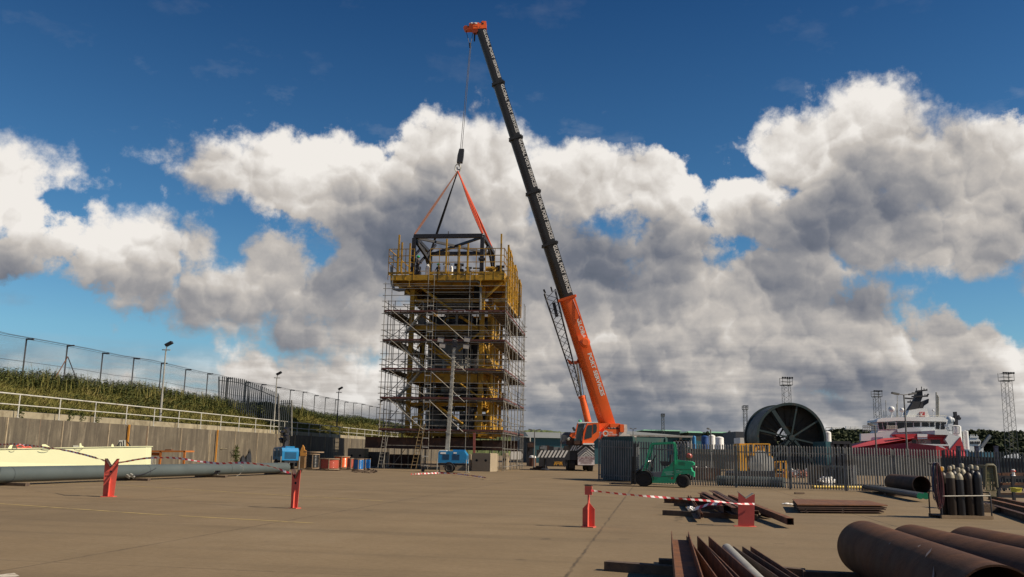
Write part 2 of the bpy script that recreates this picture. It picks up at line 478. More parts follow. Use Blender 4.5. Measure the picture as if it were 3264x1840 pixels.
M_kerb = mat('pale_kerb_concrete', (0.29, 0.25, 0.17), 0.9, 0, 0.2, 1.5, (0.16, 0.13, 0.08), 0.45, 1.2, bump=0.3)
M_grey = mat('machine_grey', (0.16, 0.17, 0.18), 0.5, 0.1)
M_chrome = mat('bright_steel', (0.60, 0.60, 0.60), 0.22, 0.9, 0.05)
M_yel2 = mat('plant_yellow', (0.72, 0.36, 0.035), 0.5, 0, 0.1, 2, (0.25, 0.14, 0.03), 0.25)
M_text = mat('white_lettering', (0.60, 0.59, 0.57), 0.6, 0, 0.02)
M_textd = mat('dark_lettering', (0.10, 0.015, 0.02), 0.6, 0, 0.02)
# ------------------------------------------------------------------ ground
def ground_material():
    m = bpy.data.materials.new('yard_concrete'); m.use_nodes = True; t = NT(m.node_tree); b = m.node_tree.nodes['Principled BSDF']
    tc = t.n('ShaderNodeTexCoord'); P0 = tc.outputs['Object']
    mp = t.n('ShaderNodeMapping'); t.set(mp.inputs[0], P0); mp.inputs['Rotation'].default_value = (0, 0, R(9.3)); P = mp.outputs[0]
    big = t.noise(P, 0.055, 4, 0.55); mid = t.noise(P, 0.45, 6, 0.62); fine = t.noise(P, 9.0, 6, 0.7); grit = t.noise(P, 75.0, 3, 0.6)
    c = t.ramp(mid, [(0.25, (0.188, 0.136, 0.076)), (0.5, (0.228, 0.165, 0.093)), (0.78, (0.272, 0.200, 0.117))])
    c = t.mix(t.mapr(big, 0.38, 0.62, 0.0, 0.45), c, (0.155, 0.115, 0.070))
    c = t.mix(t.mapr(fine, 0.40, 0.75, 0.0, 0.40), c, (0.128, 0.094, 0.056))
    c = t.mix(t.mapr(grit, 0.50, 0.75, 0.0, 0.55), c, (0.085, 0.063, 0.040))
    c = t.mix(t.mapr(grit, 0.44, 0.25, 0.0, 0.35), c, (0.31, 0.24, 0.155))
    # tyre-swept bands along and across the bays
    sw = t.noise(t.vec('MULTIPLY', P, (0.06, 1.0, 1)), 0.9, 6, 0.65)
    c = t.mix(t.mapr(sw, 0.50, 0.72, 0.0, 0.62), c, (0.115, 0.086, 0.052))
    sw2 = t.noise(t.vec('MULTIPLY', P, (1.0, 0.07, 1)), 0.7, 5, 0.6)
    c = t.mix(t.mapr(sw2, 0.56, 0.75, 0.0, 0.30), c, (0.245, 0.188, 0.116))
    # oil spots
    sp = t.noise(t.vec('MULTIPLY', P, (1, 1.6, 1)), 1.1, 3, 0.5)
    c = t.mix(t.mapr(sp, 0.70, 0.76, 0.0, 0.8), c, (0.05, 0.04, 0.03))
    pt = t.noise(t.vec('MULTIPLY', P, (1.0, 0.55, 1)), 0.16, 7, 0.68)
    c = t.mix(t.mapr(pt, 0.52, 0.66, 0.0, 0.42), c, (0.125, 0.093, 0.056))
    c = t.mix(t.mapr(pt, 0.44, 0.30, 0.0, 0.40), c, (0.27, 0.21, 0.135))
    # joints
    sep = t.n('ShaderNodeSeparateXYZ'); t.set(sep.inputs[0], P)
    wob = t.math('MULTIPLY_ADD', t.noise(P, 2.2, 4, 0.6), 0.10, -0.05)
    def joint(ax, period, off, w, s):
        v = t.math('ADD', sep.outputs[ax], wob); v = t.math('ADD', v, off + 1000 * period)
        v = t.math('MODULO', v, period); v = t.math('ABSOLUTE', t.math('SUBTRACT', v, period / 2))
        return t.mapr(v, w, w * 0.35, 0.0, s)
    jn = t.mapr(t.noise(P, 1.4, 4, 0.6), 0.35, 0.6, 0.35, 1.0)
    j1 = t.math('MULTIPLY', joint(0, 7.0, 7.0 / 2 + 1.2, 0.035, 0.75), jn)
    j2 = t.math('MULTIPLY', joint(1, 9.0, 2.0, 0.03, 0.50), jn)
    c = t.mix(t.math('MAXIMUM', j1, j2), c, (0.045, 0.034, 0.026))
    # slabs of slightly different age either side of a joint
    ck = t.n('ShaderNodeTexChecker'); t.set(ck.inputs['Vector'], t.vec('ADD', P, (1.2 + 3.5, 0, 0))); ck.inputs['Scale'].default_value = 1 / 7.0
    st = t.math('FLOOR', t.math('DIVIDE', t.math('ADD', sep.outputs[0], 1.2), 7.0))
    wn = t.n('ShaderNodeTexWhiteNoise', noise_dimensions='1D'); t.set(wn.inputs['W'], st)
    c = t.mix(t.mapr(wn.outputs[0], 0.0, 1.0, 0.0, 0.16), c, (0.16, 0.125, 0.09))
    t.set(b.inputs['Base Color'], c)
    t.set(b.inputs['Roughness'], t.mapr(fine, 0.3, 0.7, 0.80, 0.97)); b.inputs['Specular IOR Level'].default_value = 0.25
    h = t.math('ADD', t.math('MULTIPLY', grit, 0.5), t.math('MULTIPLY', fine, 0.9))
    bp = t.n('ShaderNodeBump'); t.set(bp.inputs['Height'], h); bp.inputs['Strength'].default_value = 0.35; bp.inputs['Distance'].default_value = 0.02
    m.node_tree.links.new(bp.outputs[0], b.inputs['Normal'])
    return m
M_ground = ground_material()
mb = MB()
mb.quad((-3000, -300, 0), (3000, -300, 0), (3000, 5000, 0), (-3000, 5000, 0))
tag(mb.build('ground', M_ground), kind='structure')

# faded yellow lines
M_line = mat('worn_yellow_line', (0.42, 0.31, 0.11), 0.9, 0, 0.2, 1.5, (0.21, 0.16, 0.09), 0.45, 2.5)
mb = MB()
def stripe(mb, pts, w, z=0.004):
    for (a, b) in zip(pts[:-1], pts[1:]):
        p, q = gr(*a), gr(*b); d = (q - p); d.z = 0; d.normalize(); s_ = Vector((-d.y, d.x, 0)) * w / 2
        p.z = q.z = z
        mb.quad(p - s_, q - s_, q + s_, p + s_)
stripe(mb, [(-200, 1594), (0, 1606), (488, 1640), (1000, 1668)], 0.10)
stripe(mb, [(372, 1546), (800, 1573), (1220, 1597)], 0.09)
stripe(mb, [(240, 1556), (268, 1556)], 0.12)
tag(mb.build('painted_line', M_line), kind='structure')
mb = MB()
mb.quad(gr(-30, 1836, .004), gr(45, 1826, .004), gr(62, 1836, .004), gr(-10, 1852, .004))
tag(mb.build('painted_mark', mat('worn_white_mark', (0.5, 0.45, 0.36), 0.9, 0, 0.2, 6, (0.25, 0.185, 0.12), 0.5, 8)), kind='structure')

# ------------------------------------------------------------------ embankment, wall and fences on the left
SL = 0.1125
def LP(a, Y, z): return Vector((a + SL * Y, Y, z))
WALLZ = 2.8
def grass_material(name, c0, c1, c2, sc=0.8):
    m = bpy.data.materials.new(name); m.use_nodes = True; t = NT(m.node_tree); b = m.node_tree.nodes['Principled BSDF']
    P = t.n('ShaderNodeTexCoord').outputs['Object']
    n = t.noise(P, sc, 6, 0.65); n2 = t.noise(P, sc * 9, 4, 0.6)
    c = t.ramp(t.math('ADD', t.math('MULTIPLY', n, 0.65), t.math('MULTIPLY', n2, 0.35)), [(0.36, c0), (0.5, c1), (0.64, c2)])
    t.set(b.inputs['Base Color'], c); b.inputs['Roughness'].default_value = 0.75; b.inputs['Specular IOR Level'].default_value = 0.2
    return m
M_bank = grass_material('bank_earth', (0.05, 0.055, 0.018), (0.09, 0.085, 0.03), (0.13, 0.105, 0.045), 0.5)
M_gr = grass_material('dry_grass', (0.095, 0.100, 0.024), (0.175, 0.160, 0.042), (0.28, 0.225, 0.088), 0.35)
M_wd = grass_material('weed_leaf', (0.036, 0.048, 0.013), (0.068, 0.084, 0.023), (0.135, 0.135, 0.045), 0.6)

def crest(Y): return 5.05 + 0.12 * math.sin(Y * 0.21) + 0.10 * math.sin(Y * 0.57 + 1)
prof = [(-29.85, 3.0), (-30.4, 3.12), (-31.6, 3.7), (-33.0, 4.45), (-34.2, 4.95), (-35.5, 5.1), (-42, 5.0), (-70, 4.6), (-70, -1.0), (-29.85, -1.0)]
mb = MB(); Ys = list(range(20, 190, 2)); npf = len(prof)
vs = []
for Y in Ys:
    for i, (a, z) in enumerate(prof):
        j = 0.10 * math.sin(Y * 0.9 + i * 2.1) * (1 if 0 < i < 6 else 0)
        vs.append(LP(a, Y, z + j + ((crest(Y) - 5.05) if 3 <= i <= 6 else 0)))
mb.add(vs, [(k * npf + i, k * npf + (i + 1) % npf, (k + 1) * npf + (i + 1) % npf, (k + 1) * npf + i) for k in range(len(Ys) - 1) for i in range(npf)], False)
mb.add(vs[-npf:], [tuple(range(npf))]); mb.add(vs[:npf], [tuple(range(npf))[::-1]])
tag(mb.build('embankment', M_bank), kind='structure')

def bank_z(a, Y):
    for (a0, z0), (a1, z1) in zip(prof[:7], prof[1:8]):
        if a1 <= a <= a0:
            k = (a - a0) / (a1 - a0); return z0 + (z1 - z0) * k + (crest(Y) - 5.05) * (1 if a < -32.5 else 0)
    return 5.0

rg = random.Random(3)
def blades(mb, n, arange, Yr, hr, lean, wmul=1.0, zf=bank_z, dens=None):
    for i in range(n):
        Y = Yr[0] + (Yr[1] - Yr[0]) * rg.random() ** 1.35; a = arange[0] + (arange[1] - arange[0]) * rg.random()
        if dens and rg.random() > dens(a, Y): continue
        h = rg.uniform(*hr) * (0.75 + 0.5 * math.sin(Y * 0.8 + a * 3) ** 2)
        w = (0.006 + 0.00032 * Y) * wmul * rg.uniform(0.7, 1.5)
        p = LP(a, Y, zf(a, Y) - 0.03); t = rg.uniform(0, 6.28); q = Vector((math.cos(t), math.sin(t), 0)) * w
        l = Vector((rg.gauss(-0.12, 1) * lean, rg.gauss(0, 1) * lean, 0)) * h
        mid = p + Vector((0, 0, h * 0.55)) + l * 0.35; top = p + Vector((0, 0, h)) + l
        mb.add([p - q, p + q, mid + q * 0.8, mid - q * 0.8, top], [(0, 1, 2, 3), (3, 2, 4)], False)
def leafy(mb, n, arange, Yr, hr, zf=bank_z, dens=None, leaf=(0.035, 0.085), per=(16, 28)):
    for i in range(n):
        Y = Yr[0] + (Yr[1] - Yr[0]) * rg.random() ** 1.35; a = arange[0] + (arange[1] - arange[0]) * rg.random()
        if dens and rg.random() > dens(a, Y): continue
        h = rg.uniform(*hr); p = LP(a, Y, zf(a, Y) - 0.05)
        lx, ly = rg.gauss(0, 0.12) * h, rg.gauss(0, 0.12) * h
        top = p + Vector((lx, ly, h)); w = 0.012
        mb.add([p - Vector((w, 0, 0)), p + Vector((w, 0, 0)), top], [(0, 1, 2)], False)
        for k in range(rg.randint(*per)):
            f = 0.15 + 0.85 * rg.random(); c = p + (top - p) * f
            ls = rg.uniform(*leaf) * (1.25 - 0.6 * f) * (1 + Y * 0.006)
            t = rg.uniform(0, 6.28); d = Vector((math.cos(t), math.sin(t), rg.uniform(-0.3, 0.8))).normalized()
            s_ = d.cross(Vector((rg.uniform(-1, 1), rg.uniform(-1, 1), 1))).normalized() * ls * 0.45
            mb.add([c, c + d * ls + s_, c + d * ls * 2.1, c + d * ls - s_], [(0, 1, 2, 3)], False)
mb = MB()
blades(mb, 120000, (-29.95, -34.2), (34, 150), (0.18, 0.48), 0.6, 1.0)
tag(mb.build('dry_grass', M_gr), 'yellow green dry grass covering the bank above the concrete wall', 'grass', kind='stuff')
mb = MB()
def dcl(a, Y): return 0.35 + 0.65 * (0.5 + 0.5 * math.sin(Y * 0.33 + 1.3) * math.cos(Y * 0.11))
leafy(mb, 8000, (-33.4, -36.2), (36, 150), (0.45, 1.15))
leafy(mb, 1700, (-31.8, -33.6), (46, 95), (0.25, 0.7), dens=lambda a, Y: max(0, math.sin((Y - 42) * 0.085 + a * .6)) ** 2)
leafy(mb, 500, (-29.9, -31.0), (36, 125), (0.15, 0.45))
tag(mb.build('weeds', M_wd), 'dark green leafy weeds growing along the crest of the bank', 'weeds', kind='stuff')
mb = MB()
blades(mb, 1100, (-33.0, -35.6), (50, 100), (0.8, 1.35), 0.12, 0.7)
tag(mb.build('tall_grass_stems', M_gr), 'tall pale seeding grass stems standing among the weeds', 'grass', kind='stuff')

def wall_material():
    m = bpy.data.materials.new('stained_wall_concrete'); m.use_nodes = True; t = NT(m.node_tree); b = m.node_tree.nodes['Principled BSDF']
    P = t.n('ShaderNodeTexCoord').outputs['Object']
    n = t.noise(P, 0.8, 7, 0.65)
    c = t.ramp(n, [(0.3, (0.090, 0.073, 0.050)), (0.5, (0.128, 0.107, 0.076)), (0.72, (0.185, 0.155, 0.108))])
    s1 = t.noise(t.vec('MULTIPLY', P, (1, 1, 0.06)), 2.3, 7, 0.7)
    c = t.mix(t.mapr(s1, 0.46, 0.60, 0, 0.85), c, (0.068, 0.055, 0.040))
    blot = t.noise(P, 0.35, 5, 0.7); c = t.mix(t.mapr(blot, 0.45, 0.62, 0, 0.5), c, (0.085, 0.070, 0.052))
    s2 = t.noise(t.vec('MULTIPLY', t.vec('ADD', P, (17, 3, 0)), (1, 1, 0.10)), 3.2, 6, 0.7)
    c = t.mix(t.mapr(s2, 0.56, 0.70, 0, 0.7), c, (0.30, 0.255, 0.18))
    mot = t.noise(P, 3.2, 6, 0.7); c = t.mix(t.mapr(mot, 0.48, 0.66, 0, 0.55), c, (0.06, 0.05, 0.037))
    s3 = t.noise(t.vec('MULTIPLY', t.vec('ADD', P, (5, 31, 0)), (1, 1, 0.05)), 1.4, 5, 0.6)
    c = t.mix(t.mapr(s3, 0.64, 0.72, 0, 0.6), c, (0.22, 0.09, 0.035))
    t.set(b.inputs['Base Color'], c); b.inputs['Roughness'].default_value = 0.92
    bp = t.n('ShaderNodeBump'); t.set(bp.inputs['Height'], t.noise(P, 14, 6, 0.7)); bp.inputs['Strength'].default_value = 0.4; bp.inputs['Distance'].default_value = 0.02
    m.node_tree.links.new(bp.outputs[0], b.inputs['Normal'])
    return m
M_wall = wall_material()
wall = thing('retaining_wall', LP(-29, 60, 0), 'long stained concrete retaining wall along the left side of the yard', 'wall')
mb = MB()
wp = [(-29.0, 0), (-29.0, WALLZ), (-29.86, WALLZ), (-29.86, 0)]
mb.prism([LP(a, 24, z) for a, z in wp], LP(0, 140, 0))
mb.build('wall_face', M_wall, wall)
mb = MB()
kp = [(-29.45, WALLZ + .004), (-29.45, 3.12), (-29.55, 3.16), (-29.85, 3.16), (-29.85, WALLZ + .004)]
mb.prism([LP(a, 24, z) for a, z in kp], LP(0, 140, 0))
mb.build('upstand', M_kerb, wall)
mb = MB()
for i in range(30): # thin rebated joint covers
    Y = 30 + i * 4.4
    mb.box(LP(-28.985, Y, WALLZ / 2), (0.05, 0.09, WALLZ - 0.02))
mb.build('joint_strip', mat('joint_filler', (0.30, 0.24, 0.16), 0.9, 0, 0.3, 3), wall)

# railing
rl = thing('railing', LP(-29.2, 60, WALLZ), 'pale two rail tubular railing on top of the concrete retaining wall', 'railing')
RH = 1.15
mb = MB(); mb.tube(LP(-29.2, 24, WALLZ + RH), LP(-29.2, 124, WALLZ + RH), 0.035, n=8); mb.build('top_rail', M_rail, rl)
mb = MB(); mb.tube(LP(-29.2, 24, WALLZ + RH * 0.55), LP(-29.2, 124, WALLZ + RH * 0.55), 0.028, n=8); mb.build('middle_rail', M_rail, rl)
Y = 44.2 - 6.6
while Y < 124:
    mb = MB(); mb.tube(LP(-29.2, Y, WALLZ), LP(-29.2, Y, WALLZ + RH), 0.032, n=8); mb.box(LP(-29.2, Y, WALLZ + 0.01), (0.14, 0.14, 0.02))
    mb.build('post', M_rail, rl); Y += 3.3

# chain link fence on the crest
def chain_material():
    m = bpy.data.materials.new('chain_link_wire'); m.use_nodes = True; t = NT(m.node_tree); nt = m.node_tree
    P = t.n('ShaderNodeTexCoord').outputs['Object']; sep = t.n('ShaderNodeSeparateXYZ'); t.set(sep.inputs[0], P)
    def wires(sgn):
        v = t.math('MULTIPLY_ADD', sep.outputs[2], sgn, sep.outputs[1]); v = t.math('ADD', v, 1000.0)
        v = t.math('MODULO', v, 0.10); v = t.math('ABSOLUTE', t.math('SUBTRACT', v, 0.05)); return t.math('LESS_THAN', v, 0.0055)
    a = t.math('MAXIMUM', wires(1.0), wires(-1.0))
    b = nt.nodes['Principled BSDF']; b.inputs['Base Color'].default_value = (0.10, 0.11, 0.12, 1); b.inputs['Roughness'].default_value = 0.6
    tr = t.n('ShaderNodeBsdfTransparent'); ms = t.n('ShaderNodeMixShader'); t.set(ms.inputs[0], a)
    nt.links.new(tr.outputs[0], ms.inputs[1]); nt.links.new(b.outputs[0], ms.inputs[2]); nt.links.new(ms.outputs[0], nt.nodes['Material Output'].inputs[0])
    return m
M_chain = chain_material()
cf = thing('chain_link_fence', LP(-34.5, 60, 5), 'tall chain link fence with cranked posts on the crest of the bank', 'fence')
FT = 7.72
def ctop(Y): return FT + (crest(Y) - 5.05) * 0.5
mb = MB(); YY = [34 + 4 * i for i in range(31)]
for a_, b_ in zip(YY[:-1], YY[1:]):
    mb.quad(LP(-34.5, a_, 4.9), LP(-34.5, b_, 4.9), LP(-34.5, b_, ctop(b_) - 0.02), LP(-34.5, a_, ctop(a_) - 0.02))
mb.build('wire_mesh', M_chain, cf)
Y = 52.2 - 8
k = 0
while Y < 152:
    mb = MB(); zt = ctop(Y)
    mb.tube(LP(-34.5, Y, 4.8), LP(-34.5, Y, zt), 0.045, n=6); mb.bar(LP(-34.53, Y, zt), LP(-34.0, Y - 0.1, zt + 0.0), 0.08, 0.09)
    mb.build('cranked_post', M_post, cf)
    if k == 3:
        mb = MB(); mb.tube(LP(-34.4, Y, zt - 0.7), LP(-34.3, Y - 1.7, 4.9), 0.032, n=6); mb.build('stay', M_rusto, cf)
        mb = MB(); mb.tube(LP(-34.4, Y, zt - 0.7), LP(-34.3, Y + 1.7, 4.9), 0.032, n=6); mb.build('stay', M_post, cf)
    Y += 4.0; k += 1
for dz, da in ((-0.02, 0), (0.03, 0.2), (0.03, 0.45), (-1.35, 0)):
    mb = MB(); mb.path([LP(-34.5 + da, y_, ctop(y_) + dz) for y_ in YY], 0.012, 4); mb.build('line_wire', M_post, cf)

# palisade fence stepping down the bank
def pale(mb, p, h, w=0.07, ang=0.0, tri=True):
    "one W-section pale with a pointed head"
    d = Vector((math.cos(ang), math.sin(ang), 0)); n = Vector((-d.y, d.x, 0)) * 0.018; p = Vector(p)
    zs = [0, h - 0.14, h - 0.07, h]
    ws = [w / 2, w / 2, w * 0.62, 0.012]
    vs = []
    for z, x in zip(zs, ws):
        vs += [p + Vector((0, 0, z)) - d * x, p + Vector((0, 0, z)) - n, p + Vector((0, 0, z)) + d * x]
    fs = []
    for i in range(3):
        b = i * 3; fs += [(b, b + 1, b + 4, b + 3), (b + 1, b + 2, b + 5, b + 4)]
    mb.add(vs, fs, False)
pf = thing('palisade_fence', Vector((-23.5, 79, 3)), 'dark tall palisade fence running down the grass bank to the wall', 'fence', 'palisade fences')
vp = View(0, 0, 1, 79, 0.0, px=780)
tops = [(698, 1199), (735, 1202), (770, 1208), (800, 1221), (840, 1236), (885, 1255)]
bots = [(698, 1300), (770, 1318), (840, 1340), (885, 1352)]
def lerp(tab, x):
    for (a, b), (c, d) in zip(tab[:-1], tab[1:]):
        if a <= x <= c: return b + (d - b) * (x - a) / (c - a)
    return tab[-1][1] if x > tab[-1][0] else tab[0][1]
mb = MB(); x = 702
while x < 884:
    p = vp(x, lerp(bots, x)); q = vp(x, lerp(tops, x)); pale(mb, p, q.z - p.z, 0.085); x += 6.35
mb.build('pale_panel', M_paled, pf)
mb = MB()
xs = [698, 735, 770, 800, 840, 885]
for a, b in zip(xs[:-1], xs[1:]):
    mb.bar(vp(a, lerp(tops, a) + 14) + Vector((0, .03, 0)), vp(b, lerp(tops, b) + 14) + Vector((0, .03, 0)), 0.05, 0.06)
    mb.bar(vp(a, lerp(bots, a) - 14) + Vector((0, .03, 0)), vp(b, lerp(bots, b) - 14) + Vector((0, .03, 0)), 0.05, 0.06)
mb.build('rail', M_paled, pf)
for x in (697, 790, 886):
    mb = MB(); mb.bar(vp(x, 1360) + Vector((0, .08, 0)), vp(x, lerp(tops, x) + 2) + Vector((0, .08, 0)), 0.10, 0.10, up=(0, 1, 0)); mb.build('post', M_paled, pf)
pf2 = thing('palisade_gate', vp(906, 1370), 'dark lower palisade gate section between the tall fence and the railing', 'gate', 'palisade fences')
mb = MB(); x = 891
while x < 928:
    p = vp(x, 1378); q = vp(x, 1275); pale(mb, p, q.z - p.z, 0.085); x += 6.2
mb.build('pale_panel', M_paled, pf2)
mb = MB(); mb.bar(vp(888, 1288), vp(930, 1287), 0.05, 0.06); mb.bar(vp(888, 1362), vp(930, 1362), 0.05, 0.06); mb.build('rail', M_paled, pf2)
for x, yt in ((889, 1262), (930, 1276)):
    mb = MB(); mb.bar(vp(x, 1390), vp(x, yt), 0.09, 0.09, up=(0, 1, 0)); mb.build('post', M_galv, pf2)

# bush beyond the palisade
def bush(name, c, r, n, m, label, cat, leaf=0.09, trunk=True):
    o = thing(name, (c[0], c[1], c[2] - r[2]), label, cat)
    mb = MB(); c = Vector(c)
    lob = [(Vector((rg.gauss(0, .45) * r[0], rg.gauss(0, .45) * r[1], rg.uniform(-.3, .5) * r[2])), rg.uniform(.35, .6)) for i in range(9)]
    for i in range(n):
        l, k = rg.choice(lob); d = Vector((rg.gauss(0, 1), rg.gauss(0, 1), rg.gauss(0, 1))).normalized() * (rg.random() ** 0.4)
        p = c + l + Vector((d.x * r[0], d.y * r[1], d.z * r[2])) * k
        t = Vector((rg.gauss(0, 1), rg.gauss(0, 1), rg.gauss(0, 1))).normalized(); s_ = t.cross(Vector((rg.gauss(0, 1), rg.gauss(0, 1), 1))).normalized()
        ls = leaf * rg.uniform(.6, 1.5)
        mb.add([p, p + t * ls + s_ * ls * .45, p + t * ls * 2, p + t * ls - s_ * ls * .45], [(0, 1, 2, 3)], False)
    mb.build('foliage', m, o)
    mb = MB()
    for i in range(6):
        a = rg.uniform(0, 6.28); mb.tube(c - Vector((0, 0, r[2] * 1.05)), c + Vector((math.cos(a) * r[0] * .5, math.sin(a) * r[1] * .5, r[2] * .3)), 0.05, 0.015, n=5)
    mb.build('stems', M_timber, o)
    return o
bp_ = LP(-33.2, 84, 4.4)
bush('dark_bush', bp_ + Vector((0.6, 0, .6)), (2.0, 1.8, 1.0), 7000, M_wd, 'dense dark green bush behind the palisade gate', 'bush')

# flood light poles on the bank
def flood_pole(px_t, py_t, px_b, py_b, Y, label, head=1, mat_=None, r=0.06):
    b = at(px_b, py_b, Y); t = at(px_t, py_t, Y); t = Vector((b.x + (t.x - b.x) * 0.2, b.y, t.z)); b2 = Vector(b)
    o = thing('floodlight_pole', b, label, 'floodlight', 'floodlight poles on the bank')
    m_ = mat_ or M_galv
    mb = MB(); mb.tube(b2 - Vector((0, 0, .4)), b2 + (t - b2) * .33, r * 1.35, n=8); mb.tube(b2 + (t - b2) * .33, t, r, r * .8, n=8); mb.build('pole', m_, o)
    mb = MB(); mb.bar(t - Vector((.25, 0, -.03)), t + Vector((.3, 0, .03)), .08, .06); mb.bar(t, t + Vector((0.05, 0, .28)), .05, .05, up=(0, 1, 0)); mb.build('bracket', m_, o)
    mb = MB(); a = Vector((0.87, 0, 0.5)); c = t + Vector((0.16, 0, .42))
    mb.section(c - a * .22, c + a * .25, [(-.17, -.07), (.17, -.07), (.2, .09), (-.2, .09)]); mb.build('lamp_head', M_steeld, o)
    return o
flood_pole(524, 1117, 511, 1326, 59, 'floodlight on a tall galvanised pole on the grass bank, nearest the left edge')
flood_pole(882, 1206, 872, 1362, 78.6, 'floodlight on a galvanised pole beside the palisade gate', r=.055)
flood_pole(1080, 1252, 1074, 1348, 90, 'thin dark lamp pole on the bank between gate and scaffold', mat_=M_post, r=.05)
flood_pole(1214, 1290, 1208, 1376, 100, 'lamp pole behind the left edge of the scaffold tower', r=.05)
# ------------------------------------------------------------------ scaffold tower round the module
ANG = R(7.0)
FRo = gr(1601, 1503); FRo.z = 0
SDx = Vector((-math.cos(ANG), math.sin(ANG), 0))     # towards the left along the front
TDx = Vector((math.sin(ANG), math.cos(ANG), 0))      # away along the side
def SP(s, t, z): return FRo + SDx * s + TDx * t + Vector((0, 0, z))
def zf(px, py, s=None, t=0.0):
    "height above ground of photo pixel px, py on the front face of the scaffold"
    v = View(0, 0, 1, FRo.y, -ANG, px=1601); return (v(px, py) + TDx * t).z
def sf(px, py):
    v = View(0, 0, 1, FRo.y, -ANG, px=1601); p = v(px, py); return (p - FRo).dot(SDx)
DZ = [zf(1500, y) for y in (1377, 1275, 1183, 1089, 996)]
SW = sf(1211, 1300)                                   # width of the front
ST = 16.3                                             # depth of the side
sc = thing('scaffold_tower', SP(SW / 2, ST / 2, 0), 'tall tube scaffold tower of five boarded decks wrapped round the yellow steel module', 'scaffold')
r_t = 0.034
def TU(name, pts_list, m=M_tube, r=r_t, parent=sc, n=5):
    mb = MB()
    for a, b in pts_list: mb.tube(a, b, r, n=n)
    return mb.build(name, m, parent)
s_front = [0.0, sf(1490, 1183), sf(1374, 1183), sf(1355, 1183), sf(1238, 1183), SW]
z_top_front = [zf(1616, 900), zf(1500, 868), zf(1384, 868), zf(1366, 870), zf(1245, 880), zf(1220, 900)]
t_side = [0.0, 1.3, 3.2, 5.8, 8.4, 11.0, 13.6, 15.2, ST]
inner = 1.35
# standards
for s, zt in zip(s_front, z_top_front):
    bot = 0.0 if s < SW - 0.1 else DZ[0] - 0.3
    TU('standard', [(SP(s, 0, bot), SP(s, 0, zt))])
    TU('standard', [(SP(s, inner, 0), SP(s, inner, DZ[4] + 1.3))])
for i, t in enumerate(t_side[1:]):
    zt = DZ[4] + (1.3 if i < 6 else 3.3)
    TU('standard', [(SP(0, t, 0), SP(0, t, zt))])
    TU('standard', [(SP(SW, t, 0), SP(SW, t, DZ[4] + 1.3))])
for i, t in enumerate(t_side[2:-2]):
    TU('standard', [(SP(inner, t, 0), SP(inner, t, DZ[4] + 1.2))])
    TU('standard', [(SP(SW - inner, t, 0), SP(SW - inner, t, DZ[4] + 1.2))])
for s in s_front[1:-1]:
    TU('standard', [(SP(s, ST, 0), SP(s, ST, DZ[4] + 1.3))])
    TU('standard', [(SP(s, ST - inner, 0), SP(s, ST - inner, DZ[4] + 1.2))])
